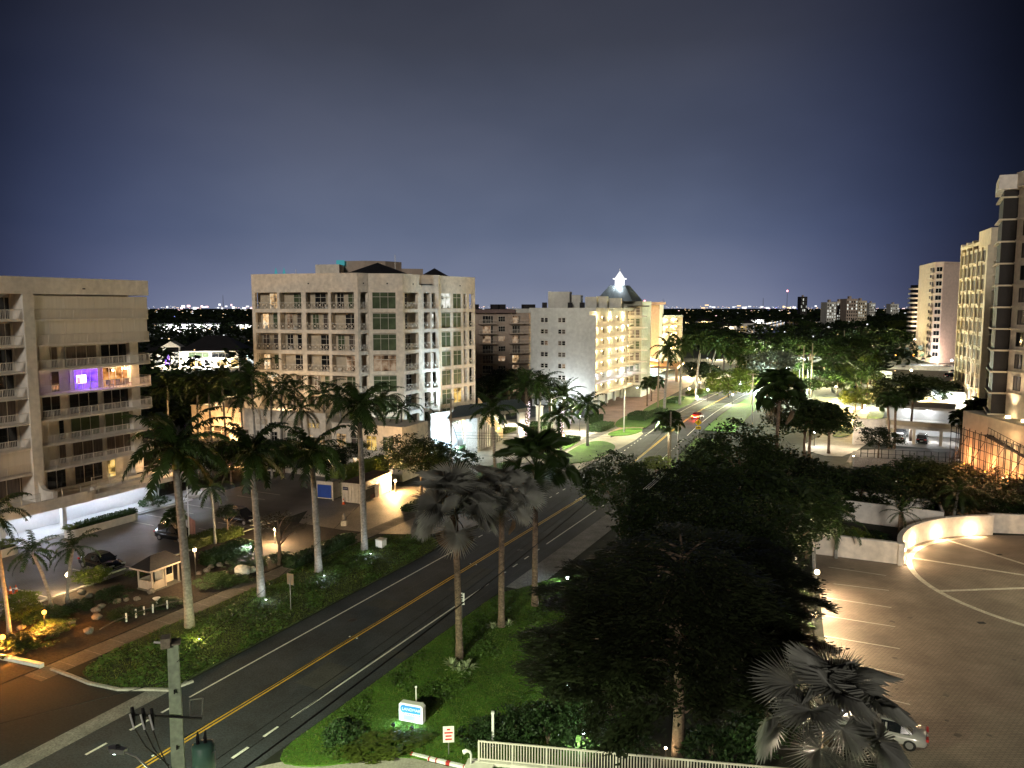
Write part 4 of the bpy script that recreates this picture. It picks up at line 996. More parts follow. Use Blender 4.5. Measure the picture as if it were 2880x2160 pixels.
# second, long windowed slab
T2 = thing('residential_tower', 'beige tower with projecting fins, uplit from its foot, behind the bronze tower', 'tower')
a2, b2 = D(C4(1752), 862, 176).xy, D(C4(1958), 862, 151).xy
f2 = Fac(T2, a2, b2); c2_ = D(C4(2060), 862, 156).xy
MB().poly([a2, b2, c2_ + Vector((10, 1)), a2 + Vector((24, 6))], 0, 36.9).build('wall', mt['beige'], T2)
s2 = Fac(T2, b2, c2_ + Vector((3, 0.6)))
f2.box(MB(), -0.2, 17, -0.3, 0.3, 37.6, 38.2).build('roof_beam', mt['beige'], T2)
f2.box(MB(), 17, f2.L + 0.3, -0.3, 9, 36.9, 40.2).build('penthouse', mt['beige'], T2)
for x in (0.0, 5.6, 11.4): f2.box(MB(), x, x + 0.9, -0.3, 0.6, 36.9, 38.8).build('roof_fin', mt['beige'], T2)
f2.box(MB(), 0.6, 17, 0.4, 0.5, 36.9, 38.5).build('roof_screen', mt['glass'], T2)
for x in (0.0, 3.6, 7.4, 11.2, 15.4, 19.2, 23.2): f2.box(MB(), x, x + 0.45, -0.25, 0.0, 0, 36.9).build('fin', mt['beige'], T2)
f2.box(MB(), f2.L - 1.3, f2.L + 0.15, -0.7, 0.4, 0, 36.9).build('corner_pier', mt['beige'], T2)
r2 = random.Random(2)
for i in range(12):
    z = 2.4 + 2.86 * i
    for j, x in enumerate((1.0, 4.4, 8.2, 12.2, 16.4, 20.2)):
        window(f2, x - 0.2, z + 0.3, 1.2, 2.1, pick(r2, (mt['glass'], 5), (mt['curtain'], 3), (mt['pinkroom'], 0.3)), -0.03, 1)
        window(f2, x + 1.35, z + 0.3, 1.2, 2.1, pick(r2, (mt['glass'], 5), (mt['curtain'], 4)), -0.03, 1)
        if (i + j) % 2 == 0: f2.box(MB(), x - 0.1, x + 2.5, -0.4, 0, z - 0.05, z + 0.2).build('sill_ledge', mt['beige'], T2)
    s2.box(MB(), 0.2, s2.L + 1.2, -1.6, 0, z - 0.1, z + 0.12).build('balcony_slab', mt['cream'], T2)
    s2.box(MB(), 0.2, s2.L * 0.62, -1.6, -1.5, z + 0.12, z + 1.1).build('balcony_front', mt['cream'], T2)
    window(s2, 0.7, z + 0.2, s2.L - 1, 2.2, mt['glass'], -0.03, 2)
for x in (1.6, 5.2, 9.2, 13.2, 17.3, 21.4):
    p = f2.at(x, -1.3, 0.3); MB().bx(-0.2, 0.2, -0.2, 0.2, 0, 0.4).build('uplight', mt['lampw'], T2, loc=p)
    lightp(p + Vector((0, 0, 0.7)), 3000, (1.0, 0.82, 0.6), 0.2, T2, 84, f2.at(x, -0.4, 28), 0.9)
# third, pink
T3 = thing('residential_tower', 'pink tower with one column of paired dark windows and a blank side wall', 'tower')
a3, m3, b3 = D(2608, 862, 352).xy, D(2648, 862, 338).xy, D(2702, 862, 343).xy
f3a = Fac(T3, a3, m3); f3b = Fac(T3, m3, b3)
k3 = D(2625, 862, 341).xy; f3c = Fac(T3, k3, m3)
MB().poly([a3, k3, m3, b3, b3 + Vector((6, 25)), a3 + Vector((6, 20))], 0, 43.6).build('wall', mt['pink'], T3)
MB().poly([a3 + Vector((-.4, -.4)), k3 + Vector((-.3, -.5)), m3 + Vector((0, -.6)), b3 + Vector((.4, -.4)), b3 + Vector((6, 25)), a3 + Vector((6, 20))], 43.6, 44.4, True, True).build('parapet', mt['pink'], T3)
f3a = Fac(T3, a3, k3)
for i in range(13):
    z = 2.2 + 3.1 * i + 0.4
    window(f3c, 0.6, z + 0.4, 2.6, 2.0, mt['glass'], -0.05, 2)
    for j in range(2): window(f3a, 2.5 + j * 4.5, z + 0.4, 2.4, 2.0, mt['glass'] if (i + j) % 4 else mt['pinkroom'], -0.05, 2)
    f3a.box(MB(), 1.5, 11, -1.1, 0, z - 0.15, z + 0.1).build('balcony_slab', mt['pink'], T3)
    f3a.box(MB(), 1.5, 11, -1.1, -1.0, z + 0.1, z + 1.0).build('balcony_front', mt['pink'], T3)
p = D(2648, 980, 332); lightp((p.x, p.y, 2.5), 1400, (1.0, 0.66, 0.5), 0.4, T3)
p = D(2622, 985, 330); lightp((p.x - 2, p.y, 2.0), 2500, (0.9, 0.95, 1.0), 0.4, T3)
# fourth, rounded balconies, far away
T4 = thing('residential_tower', 'distant pale tower with stacked rounded balconies, farthest of the right hand row', 'tower')
c4 = D(2590, 862, 500)
MB().poly([D(2567, 862, 496).xy, D(2589, 862, 492).xy, D(2610, 862, 496).xy, D(2620, 862, 520).xy, D(2580, 862, 520).xy], 0, 38.4).build('wall', mt['pink'], T4)
for i in range(12):
    z = 3.2 + 2.95 * i; ctr = D(2574, 862, 496)
    MB().poly([(ctr.x + 4.6 * math.cos(R(a)), ctr.y + 4.2 * math.sin(R(a))) for a in range(170, 371, 25)], z, z + 1.0, True, True).build('balcony', mt['cream'], T4)
    MB().poly([(ctr.x + 3.4 * math.cos(R(a)), ctr.y + 3.2 * math.sin(R(a))) for a in range(170, 371, 25)], z + 1.0, z + 2.95).build('glass_band', mt['glass'], T4)
lightp((c4.x - 6, 486, 4), 9000, (1, 0.72, 0.45), 0.5, T4)
lightp((c4.x + 3, 484, 18), 6000, (1, 0.6, 0.35), 0.5, T4)

# ================================================================== distant blocks on the horizon
def farblock(label, u0, u1, Y, z, mat, n, m, lit, seed):
    t_ = thing('apartment_block', label, 'building', (0, 0, 0), 0)
    rr = random.Random(seed); a, b = D(u0, 862, Y).xy, D(u1, 862, Y).xy; f = Fac(t_, a, b)
    f.box(MB(), 0, f.L, 0, 18, 0, z).build('wall', mat, t_)
    f.box(MB(), f.L * 0.35, f.L * 0.55, 4, 9, z, z + 3).build('roof_plant_room', mt['taupe'], t_)
    w_ = f.L / n
    for i in range(n):
        for j in range(m):
            zz = 2 + (z - 3) * j / m
            window(f, i * w_ + w_ * 0.2, zz, w_ * 0.6, (z - 3) / m * 0.6, mt['coolroom'] if rr.random() < lit else mt['glass'], -0.1, 1)
    return t_
farblock('pale distant block at the left of the far cluster on the horizon', 2326, 2352, 900, 30, mt['pale'], 4, 8, 0.5, 1)
farblock('second pale distant block from the left of the far cluster on the horizon', 2354, 2379, 940, 31, mt['cream'], 4, 8, 0.6, 2)
farblock('widest dark topped distant block in the far cluster on the horizon', 2381, 2412, 900, 34, mt['taupe'], 5, 8, 0.25, 3)
farblock('brown distant block at the right of the far cluster on the horizon', 2414, 2438, 930, 32, mt['beige'], 4, 8, 0.3, 4)
farblock('small grey distant block standing apart right of the far cluster', 2445, 2462, 1500, 32, mt['pale'], 4, 6, 0.3, 5)
farblock('lone pale distant block on the horizon nearest the pink tower', 2505, 2528, 1500, 30, mt['pale'], 5, 6, 0.3, 6)
farblock('dark square office block on the horizon left of the far cluster', 2252, 2270, 1500, 44, mt['bronze'], 4, 6, 0.15, 7)
for (u, Y, z) in ((2213, 2500, 75), (1865, 2600, 50), (628, 2400, 60), (2146, 2300, 50)):
    t_ = thing('radio_mast', 'thin far off mast on the skyline with its red warning light' if u in (2213,) else 'thin unlit far off mast on the skyline', 'mast', group='masts on the skyline'); p = D(u, 862, Y)
    MB().tube([(p.x, Y, 0), (p.x, Y, z)], [1.2, 0.5], 4).build('mast_pole', mt['steel'], t_)
    if u == 2213: MB().ball((p.x, Y, z), 3.0, 6, 4).build('mast_lamp', mt['redlamp'], t_)
# ------------------------------------------------------------------ vegetation kit
def frond_mesh(name, L, e0, droop, nl, ll, wl, seed, mat, vee=0.5):
    rr = random.Random(seed); mb = MB(); pts = []; p = Vector((0, 0, 0)); n = 10; a = e0
    for i in range(n + 1):
        pts.append(p.copy()); a_ = e0 - droop * (i / n) ** 1.3; p = p + Vector((math.cos(a_), 0, math.sin(a_))) * (L / n)
    mb.tube(pts, [0.045 * (1 - 0.85 * i / n) for i in range(n + 1)], 3, False)
    def cur(t): k = min(n - 1, int(t * n)); f_ = t * n - k; return pts[k].lerp(pts[k + 1], f_), (pts[k + 1] - pts[k]).normalized()
    for i in range(nl):
        t = 0.10 + 0.89 * i / (nl - 1); c, d = cur(t)
        l = ll * (0.45 + 0.55 * math.sin(math.pi * min(1, 0.18 + 0.8 * t))) * rr.uniform(0.8, 1.1)
        for sgn in (-1, 1):
            side = Vector((0, sgn, 0)); v = (d * rr.uniform(0.45, 0.75) + side * 0.9 + Vector((0, 0, rr.uniform(-0.55, 0.15) * vee * 1.6))).normalized()
            m1 = c + v * l * 0.55; m2 = c + v * l * 0.9 + Vector((0, 0, -0.35 * l * rr.uniform(0.5, 1.2)))
            wv = d * wl
            mb.add([c - wv * 0.5, c + wv * 0.5, m1 + wv * 0.5, m1 - wv * 0.5, m2], [(0, 1, 2, 3), (3, 2, 4)])
    return mb.mesh(name, mat)
FR = {}
for k, mat in (('frond', mt['frond']),):
    FR['royal'] = [frond_mesh('frond', 3.7, R(62), R(70), 34, 0.8, 0.13, 1, mat), frond_mesh('frond', 3.9, R(35), R(95), 34, 0.84, 0.13, 2, mat), frond_mesh('frond', 3.7, R(8), R(85), 34, 0.8, 0.13, 3, mat), frond_mesh('frond', 3.2, R(-28), R(55), 30, 0.75, 0.13, 4, mat)]
    FR['coco'] = [frond_mesh('frond', 4.2, R(65), R(90), 32, 0.7, 0.1, 5, mat), frond_mesh('frond', 4.4, R(36), R(105), 34, 0.74, 0.1, 6, mat), frond_mesh('frond', 4.2, R(10), R(90), 32, 0.7, 0.1, 7, mat), frond_mesh('frond', 3.6, R(-25), R(60), 30, 0.65, 0.1, 8, mat)]
    FR['date'] = [frond_mesh('frond', 3.6, R(72), R(55), 30, 0.52, 0.08, 9, mat), frond_mesh('frond', 3.8, R(45), R(70), 32, 0.52, 0.08, 10, mat), frond_mesh('frond', 3.6, R(18), R(70), 30, 0.52, 0.08, 11, mat), frond_mesh('frond', 3.2, R(-15), R(55), 28, 0.5, 0.08, 12, mat)]
def fan_mesh(name, pet, rad, nseg, spread, seed, mat, droop=0.3, fold=0.2):
    rr = random.Random(seed); mb = MB()
    e = Vector((pet * 0.93, 0, pet * 0.22)); pp = [Vector((0, 0, 0)), Vector((pet * 0.5, 0, pet * 0.2)), e]
    mb.tube(pp, [0.05, 0.035, 0.025], 3, False)
    tilt = R(-32); ax = Vector((math.cos(tilt), 0, math.sin(tilt))); ay = Vector((0, 1, 0)); az = Vector((-math.sin(tilt), 0, math.cos(tilt)))
    for i in range(nseg):
        a0 = -spread / 2 + spread * i / nseg; a1 = -spread / 2 + spread * (i + 1) / nseg; am = (a0 + a1) / 2
        r_ = rad * (0.82 + 0.18 * math.cos(am * 0.6)) * rr.uniform(0.93, 1.05)
        def pt(a, r, h): return e + (ax * math.cos(a) + ay * math.sin(a)) * r + az * h
        cup = 0.16 * abs(math.sin(am)); dr = -droop * (0.4 + 0.6 * rr.random())
        v0 = e; v1 = pt(a0, r_ * 0.34, cup * 0.5 + rr.uniform(-0.03, 0.03)); v2 = pt(am, r_ * 0.5, cup * 0.5 + fold * 0.75 + rr.uniform(-0.05, 0.08)); v3 = pt(a1, r_ * 0.34, cup * 0.5); v4 = pt(am + rr.uniform(-0.02, 0.02), r_, cup + dr * r_ * 0.45)
        mb.add([v0, v1, v2, v3, v4], [(0, 1, 2), (0, 2, 3), (1, 4, 2), (2, 4, 3)])
    return mb.mesh(name, mat)
FR['bism'] = [fan_mesh('leaf', 1.6, 1.5, 46, R(290), 21, mt['frond_s'], 0.12), fan_mesh('leaf', 1.9, 1.6, 48, R(300), 22, mt['frond_s'], 0.2), fan_mesh('leaf', 1.8, 1.45, 46, R(280), 23, mt['frond_s'], 0.35)]
FR['bismd'] = [fan_mesh('leaf', 1.2, 1.05, 26, R(170), 24, mt['frond_d'], 0.6)]
FR['bismk'] = [fan_mesh('leaf', 1.6, 1.5, 46, R(290), 25, mt['frond'], 0.12), fan_mesh('leaf', 1.9, 1.6, 48, R(300), 26, mt['frond'], 0.25)]
FR['sabal'] = [fan_mesh('leaf', 1.1, 0.85, 24, R(250), 27, mt['frond'], 0.5), fan_mesh('leaf', 1.2, 0.9, 24, R(240), 28, mt['frond'], 0.7)]

def palm(kind, base, ztop, label, group=None, seed=0, lean=(0, 0), r=0.2, n=None, sc=1.0, name=None, bark=None, dry=0):
    rr = random.Random(seed + 100)
    nm = {'royal': 'royal_palm', 'coco': 'coconut_palm', 'date': 'date_palm', 'bism': 'fan_palm', 'bismk': 'fan_palm', 'sabal': 'cabbage_palm'}[kind]
    t_ = thing(nm, label, 'palm tree', base, 0, group)
    h = ztop; top = Vector((lean[0], lean[1], h)); pts = []; rs = []
    for i in range(9):
        q = i / 8; pts.append(Vector((lean[0] * q ** 1.6, lean[1] * q ** 1.6, h * q)))
        if kind == 'royal': rs.append(r * (1.35 if i == 0 else 1.12 if i == 1 else 1.0 + 0.12 * math.sin(q * 3.1) - 0.22 * q))
        else: rs.append(r * (1.3 if i == 0 else 1.0 - 0.2 * q))
    MB().tube(pts, rs, 9).build('trunk', bark or (mt['bark'] if kind in ('royal', 'coco') else mt['bark_b']), t_, True)
    up = top
    if kind == 'royal':
        MB().tube([top - Vector((0, 0, 0.1)), top + Vector((0, 0, 0.6)), top + Vector((0, 0, 1.5)), top + Vector((0, 0, 1.9))], [r * 0.85, r * 0.95, r * 0.6, r * 0.3], 8).build('crownshaft', mt['shaft'], t_, True)
        up = top + Vector((0, 0, 1.55))
    elif kind in ('bism', 'bismk', 'sabal'):
        bb = MB()
        for i in range(16):
            a = rr.uniform(0, 6.28); z = rr.uniform(-0.9, 0.1)
            bb.tube([top + Vector((0, 0, z)), top + Vector((math.cos(a) * 0.35, math.sin(a) * 0.35, z + 0.45))], [0.08, 0.03], 4)
        bb.build('leaf_bases', mt['bark_b'], t_)
    fr = FR[kind]; n = n or {'royal': 17, 'coco': 18, 'date': 26, 'bism': 20, 'bismk': 20, 'sabal': 22}[kind]
    for i in range(n):
        q = (i + 0.5) / n; az = i * 2.39996 + rr.uniform(-0.25, 0.25)
        if kind in ('royal', 'coco', 'date'):
            m = fr[min(3, int(q * 4))]; rot = (rr.uniform(-0.25, 0.25), rr.uniform(-0.1, 0.1), az); s_ = sc * rr.uniform(0.85, 1.1)
        else:
            m = fr[i % len(fr)]; e_ = R(84) - q * R(118); rot = (rr.uniform(-0.8, 0.8), -e_, az); s_ = sc * rr.uniform(0.85, 1.1)
        put('frond' if kind in ('royal', 'coco', 'date') else 'leaf', m, t_, up, rot=rot, sc=s_)
    for i in range(dry):
        put('dry_leaf', FR['bismd'][0], t_, top - Vector((0, 0, 0.2)), rot=(rr.uniform(-0.4, 0.4), R(rr.uniform(48, 72)), i * 2.1 + seed), sc=sc * rr.uniform(0.9, 1.1))
    return t_

# crowns are many small leaf faces gathered in clumps inside an uneven volume, radius 1
def crown_mesh(name, seed, clumps, per, leaf, mat, flat=0.75, spread=0.2, hollow=0.35, low=-0.6):
    rr = random.Random(seed); mb = MB(); lobes = [(rr.uniform(0, 6.28), rr.uniform(-0.2, 0.9), rr.uniform(0.1, 0.3)) for _ in range(6)]
    for _ in range(clumps):
        while True:
            d = Vector((rr.gauss(0, 1), rr.gauss(0, 1), rr.gauss(0, 1)))
            if d.length > 0.01: d.normalize()
            if d.z > low: break
        k = rr.uniform(hollow, 1.0) ** 0.5
        b = 0.82 + sum(m_ * max(0, math.cos(math.atan2(d.y, d.x) - a_)) * max(0, 1 - abs(d.z - z_)) for a_, z_, m_ in lobes) - 0.12 * rr.random()
        c = Vector((d.x, d.y, d.z * flat)) * k * b; cs = spread * rr.uniform(0.6, 1.3)
        for _ in range(per):
            o = c + Vector((rr.gauss(0, cs), rr.gauss(0, cs), rr.gauss(0, cs * 0.6))) * 0.55
            s_ = leaf * rr.uniform(0.6, 1.35); n = Vector((rr.gauss(0, 0.7), rr.gauss(0, 0.7), 1)).normalized()
            a = n.cross(Vector((rr.uniform(-1, 1), rr.uniform(-1, 1), 0.3))).normalized(); b_ = n.cross(a) * 0.55
            mb.add([o - a * s_, o - b_ * s_, o + a * s_, o + b_ * s_], [(0, 1, 2, 3)])
    return mb.mesh(name, mat)
CR = {'round': [crown_mesh('crown', i, 120, 34, 0.055, mt['leaf']) for i in range(3)],
      'big': [crown_mesh('crown', 30, 260, 46, 0.032, mt['leaf'], 0.8, 0.16)],
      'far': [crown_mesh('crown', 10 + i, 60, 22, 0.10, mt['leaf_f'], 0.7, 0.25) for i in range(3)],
      'bush': [crown_mesh('foliage', 20 + i, 90, 24, 0.075, mt['bush'], 0.8, 0.2, 0.3, -0.2) for i in range(2)],
      'bushy': [crown_mesh('foliage', 24, 90, 26, 0.07, mt['leaf_y'], 0.8, 0.2, 0.3, -0.2)],
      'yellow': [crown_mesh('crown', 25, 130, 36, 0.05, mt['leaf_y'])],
      'silver': [crown_mesh('crown', 26, 130, 36, 0.05, mt['leaf_g'])],
      'olive': [crown_mesh('crown', 27, 220, 44, 0.03, mt['leaf_o'], 0.75, 0.13)],
      'loose': [crown_mesh('crown', 28, 55, 16, 0.05, mt['leaf_o'], 0.8, 0.2)]}
_trunk = {}
def trunk_mesh(kind):
    if kind not in _trunk:
        rr = random.Random(len(_trunk) + 5); mb = MB()
        mb.tube([(0, 0, 0), (0.01, 0.01, 0.25), (0.02, -0.01, 0.5), (0.0, 0.0, 0.75)], [0.035, 0.025, 0.022, 0.012], 7)
        for i in range(6):
            a = i * 1.1; z = 0.32 + 0.06 * i; l = 0.3
            mb.tube([(0.01, 0, z), (math.cos(a) * l * 0.5, math.sin(a) * l * 0.5, z + 0.16), (math.cos(a) * l, math.sin(a) * l, z + 0.26)], [0.014, 0.009, 0.004], 5)
        _trunk[kind] = mb.mesh('trunk', mt['bark_b'], True)
    return _trunk[kind]
def tree(kind, base, rad, height, label, group=None, seed=0, cz=None, name='shade_tree', cat='tree', rz=None, fl=1.0):
    rr = random.Random(seed); t_ = thing(name, label, cat, base, rr.uniform(0, 6.28) if rz is None else rz, group)
    put('trunk', trunk_mesh('a'), t_, sc=(height * 0.8, height * 0.8, height))
    m = CR[kind][seed % len(CR[kind])]
    rzz = rad * fl; c = height - rzz * 0.7 if cz is None else cz
    put('crown', m, t_, (0, 0, c), sc=(rad, rad * rr.uniform(0.85, 1.05), rzz))
    return t_
def bush(base, rad, height, label, group=None, seed=0, kind='bush', name='shrub', cat='shrub', rz=None):
    rr = random.Random(seed); t_ = thing(name, label, cat, base, rr.uniform(0, 6.28) if rz is None else rz, group)
    put('foliage', CR[kind][seed % len(CR[kind])], t_, (0, 0, height * 0.3), sc=(rad[0] if isinstance(rad, tuple) else rad, rad[1] if isinstance(rad, tuple) else rad, height * 0.72))
    st = MB()
    for i in range(4): a = i * 1.6; st.tube([(0, 0, 0), (math.cos(a) * 0.25, math.sin(a) * 0.25, height * 0.45)], [0.04, 0.02], 4)
    st.build('stems', mt['bark_b'], t_)
    return t_
_hc = {}
def hedge(base, L, W, Hh, label, rz=0, group=None, mat='bush', name='hedge', dens=70):
    k = (round(L, 1), round(W, 1), round(Hh, 1), mat)
    if k not in _hc:
        rr = random.Random(len(_hc) + 40); mb = MB()
        mb.bx(-L / 2 + 0.12, L / 2 - 0.12, -W / 2 + 0.12, W / 2 - 0.12, 0, Hh - 0.12)
        ar = [('t', L * W), ('f', L * Hh), ('b', L * Hh), ('l', W * Hh), ('r', W * Hh)]
        for s_, A in ar:
            for _ in range(int(A * dens)):
                x, y, z = rr.uniform(-L / 2, L / 2), rr.uniform(-W / 2, W / 2), rr.uniform(0.02, Hh)
                j = rr.uniform(-0.1, 0.06)
                if s_ == 't': z = Hh + j
                elif s_ == 'f': y = -W / 2 - j
                elif s_ == 'b': y = W / 2 + j
                elif s_ == 'l': x = -L / 2 - j
                else: x = L / 2 + j
                o = Vector((x, y, z)); q = rr.uniform(0.07, 0.14); n = Vector((rr.gauss(0, 1), rr.gauss(0, 1), rr.gauss(0, 1) + 0.6)).normalized()
                a = n.cross(Vector((0.3, 0.7, 0.2))).normalized(); b_ = n.cross(a) * 0.6
                mb.add([o - a * q, o - b_ * q, o + a * q, o + b_ * q], [(0, 1, 2, 3)])
        _hc[k] = mb.mesh('foliage', mt[mat])
    t_ = thing(name, label, 'hedge', base, rz, group); put('foliage', _hc[k], t_)
    return t_
def rosette(base, rad, n, label, group=None, mat='agave', seed=0, name='spiky_plant'):
    rr = random.Random(seed); mb = MB()
    for i in range(n):
        a = i * 2.4; e_ = rr.uniform(0.25, 1.35); l = rad * rr.uniform(0.75, 1.1); d = Vector((math.cos(a) * math.cos(e_), math.sin(a) * math.cos(e_), math.sin(e_))); s_ = Vector((-math.sin(a), math.cos(a), 0)) * 0.05 * rad * 1.4
        m_ = d * l * 0.6; e2 = d * l - Vector((0, 0, l * 0.25))
        mb.add([-s_ * 0.6, s_ * 0.6, m_ + s_, m_ - s_, e2], [(0, 1, 2, 3), (3, 2, 4)])
    o = mb.build(name, mt[mat], None, loc=base); return tag(o, label, 'plant', group)

# ------------------------------------------------------------------ palms along the street (base pixel, crown pixel row)
def PP(kind, bu, bv, tu, tv, label, **k):
    b = G(bu, bv); zt = zat(b, tv); dx = (tu - bu) / F_PX * (b.y + 2)
    if kind == 'royal': zt -= 1.5
    return palm(kind, b, zt, label, lean=(dx, 0), **k)
PP('royal', 534, 1766, 514, 1262, 'tall royal palm nearest the camera on the left verge, at the yellow lit grass', seed=1, r=0.32, sc=1.25, n=20)
PP('royal', 735, 1680, 722, 1272, 'second royal palm from the camera on the left verge, in front of the dark car', seed=2, r=0.3, sc=1.15, n=20)
PP('royal', 896, 1610, 886, 1268, 'third royal palm from the camera on the left verge, before the blue door', seed=3, r=0.3, sc=1.15, n=20)
PP('royal', 1025, 1549, 1018, 1142, 'fourth royal palm from the camera on the left verge, before the white container', seed=4, r=0.3, sc=1.2, n=20)
PP('bism', 1292, 1855, 1282, 1445, 'silver fan palm with hanging dry leaves, nearest of three beside the road', seed=5, r=0.26, n=24, sc=1.25, dry=3)
PP('bism', 1410, 1765, 1412, 1415, 'silver fan palm in the middle of the three beside the road', seed=6, r=0.26, n=22, sc=1.15, dry=2)
PP('bismk', 1504, 1706, 1506, 1318, 'dark fan palm farthest of the three beside the road, with a gap in its crown', seed=7, r=0.26, n=17, sc=1.25)
b = D(2330, 2010, 33.5); palm('bism', (b.x, b.y, 0), b.z - 0.4, 'large silver fan palm beside the glaring lamp at the bottom right', seed=8, r=0.3, n=24, sc=1.35)
GC = 'slender palms between the left car park and the cream wing'
for i, (bu, bv, tu, tv) in enumerate(((560, 1330, 565, 1075), (640, 1325, 632, 1062), (722, 1330, 715, 1062), (792, 1330, 800, 1085), (915, 1325, 916, 1108), (1128, 1330, 1132, 1150), (1085, 1340, 1080, 1125), (478, 1320, 480, 1085), (860, 1345, 850, 1150), (600, 1345, 596, 1105), (690, 1350, 684, 1120), (765, 1345, 770, 1110), (965, 1335, 960, 1120), (1020, 1330, 1028, 1140), (830, 1325, 835, 1095))):
    PP('coco', bu, bv, tu, tv, 'slender dark palm standing before the cream wing', group=GC, seed=20 + i, r=0.17, sc=0.95 if i != 2 else 1.3)
PP('date', 1192, 1265, 1190, 1150, 'bushy dark palm beside the brightly lit cream block corner', seed=31, r=0.25, n=30, sc=0.9)
PP('date', 1278, 1240, 1245, 1168, 'small date palm left of the wooden utility pole near the lit wall', seed=32, r=0.22, sc=0.75)
PP('royal', 1392, 1330, 1385, 1152, 'royal palm with a pale lit trunk in front of the orange stair', seed=33, r=0.26, sc=1.15)
PP('date', 1484, 1258, 1478, 1090, 'large date palm with fairy lights wound round its trunk, by the square pillars', seed=34, r=0.3, n=34, sc=1.25)
PP('coco', 1515, 1252, 1520, 1082, 'tall palm rising just right of the larger fairy light palm', seed=35, r=0.22, sc=1.25)
PP('date', 1580, 1222, 1584, 1112, 'date palm with fairy lights and a crown lit gold from below', seed=36, r=0.28, n=34, sc=1.25)
PP('royal', 1578, 1275, 1570, 1168, 'thin royal palm growing in the bright oval lawn, left of two', seed=37, r=0.2, sc=1.1)
PP('royal', 1652, 1255, 1652, 1138, 'thin royal palm with grey trunk standing at the centre of the oval lawn', seed=38, r=0.24, sc=1.15)
GR = 'royal palms lining the left side of the far road'
for i, (bu, bv, tu, tv) in enumerate(((1868, 1160, 1878, 985), (1912, 1138, 1915, 968), (1957, 1117, 1968, 958), (1990, 1095, 2010, 972), (2032, 1085, 2035, 990), (2075, 1075, 2072, 1000))):
    PP('royal', bu, bv, tu, tv, ('royal palm with a dark crown before the yellow galleries', 'royal palm with a lit grey trunk, second of the far row', 'royal palm with a floodlit white trunk foot, third of the far row', 'royal palm in the distance right of the floodlit one', 'royal palm in the distance, fifth of the far row', 'royal palm farthest along the far row')[i], group=GR, seed=40 + i, r=0.3, sc=1.45)
PP('sabal', 1880, 1338, 1878, 1195, 'fan palm leaning over the road in front of the bare utility pole', seed=50, r=0.2, n=30, sc=1.35)
for i, (bu, bv, tu, tv) in enumerate(((1820, 1142, 1820, 1085), (1832, 1128, 1834, 1080), (1850, 1120, 1848, 1078))):
    PP('sabal', bu, bv, tu, tv, ('short cabbage palm in the hedged island, left of three', 'short cabbage palm in the hedged island, middle of three', 'short cabbage palm in the hedged island, right of three')[i], seed=52 + i, r=0.2, sc=1.3)
PP('sabal', 2174, 1440, 2182, 1108, 'tall dark fan palm with a skirt of dead leaves standing over the black gardens', seed=56, r=0.24, n=36, sc=1.9, dry=2)
GD = 'palms among the dark trees beyond the road'
for i, (bu, bv, tu, tv, k) in enumerate(((2128, 1060, 2125, 980, 'coco'), (2190, 1050, 2185, 985, 'coco'), (2270, 1110, 2270, 1030, 'coco'), (2340, 1100, 2342, 1020, 'coco'), (2062, 1040, 2060, 965, 'coco'), (2110, 1030, 2100, 958, 'coco'), (2170, 1020, 2165, 962, 'coco'), (2165, 1080, 2160, 1000, 'royal'), (2225, 1020, 2228, 968, 'coco'), (2100, 1085, 2098, 1012, 'coco'), (2460, 1070, 2462, 1005, 'coco'))):
    PP(k, bu, bv, tu, tv, 'palm standing among the trees beyond the far road', group=GD, seed=60 + i, r=0.25, sc=1.3)
for i, (bu, bv, tu, tv) in enumerate(((2418, 1130, 2420, 1050), (2436, 1135, 2440, 1058), (2455, 1132, 2455, 1045), (2425, 1150, 2402, 1075))):
    PP('date', bu, bv, tu, tv, 'palm of the lit cluster beside the far entry drive', group='lit palm cluster at the far entry drive', seed=75 + i, r=0.22, n=22, sc=1.0)
for i, (bu, bv, tu, tv, n_) in enumerate(((2500, 1262, 2490, 1135, 34), (2515, 1262, 2512, 1128, 34), (2560, 1240, 2562, 1112, 30), (2700, 1290, 2698, 1185, 30), (2745, 1292, 2742, 1165, 40), (2752, 1292, 2765, 1180, 36), (2330, 1275, 2328, 1180, 26), (2275, 1290, 2278, 1170, 26))):
    PP('sabal', bu, bv, tu, tv, ('cabbage palm of a pair at the left end of the low garage', 'cabbage palm with split trunk beside the low garage end', 'thin stemmed dark palm before the lit garage', 'thin dark palm left of the wide double palm', 'wide dark double palm before the orange wall, left stem', 'wide dark double palm before the orange wall, right stem', 'dark palm before the lit entry drive, right of two', 'dark palm before the lit entry drive, left of two')[i], seed=80 + i, r=0.24, n=n_, sc=1.25 if i < 4 else 1.7)
# small garden palms left: leaning pair lit orange
PP('coco', 145, 1712, 100, 1552, 'leaning young palm lit orange beside the flaring lamp', seed=90, r=0.15, sc=0.62, n=15)
PP('coco', 190, 1695, 215, 1540, 'upright young palm lit orange before the black saloon', seed=91, r=0.14, sc=0.62, n=15)
PP('coco', 28, 1795, 2, 1450, 'palm at the left picture edge lit orange at its foot', seed=92, r=0.16, sc=0.8)
PP('sabal', 497, 1522, 492, 1460, 'squat fan palm beside the dark hatchback', seed=93, r=0.24, sc=0.8)
PP('coco', 606, 1530, 598, 1370, 'thin palm in the bright hedge island of the car park', seed=94, r=0.13, sc=0.7)
PP('coco', 445, 1405, 450, 1345, 'small palm beside the bright entrance planter', seed=95, r=0.12, sc=0.5)
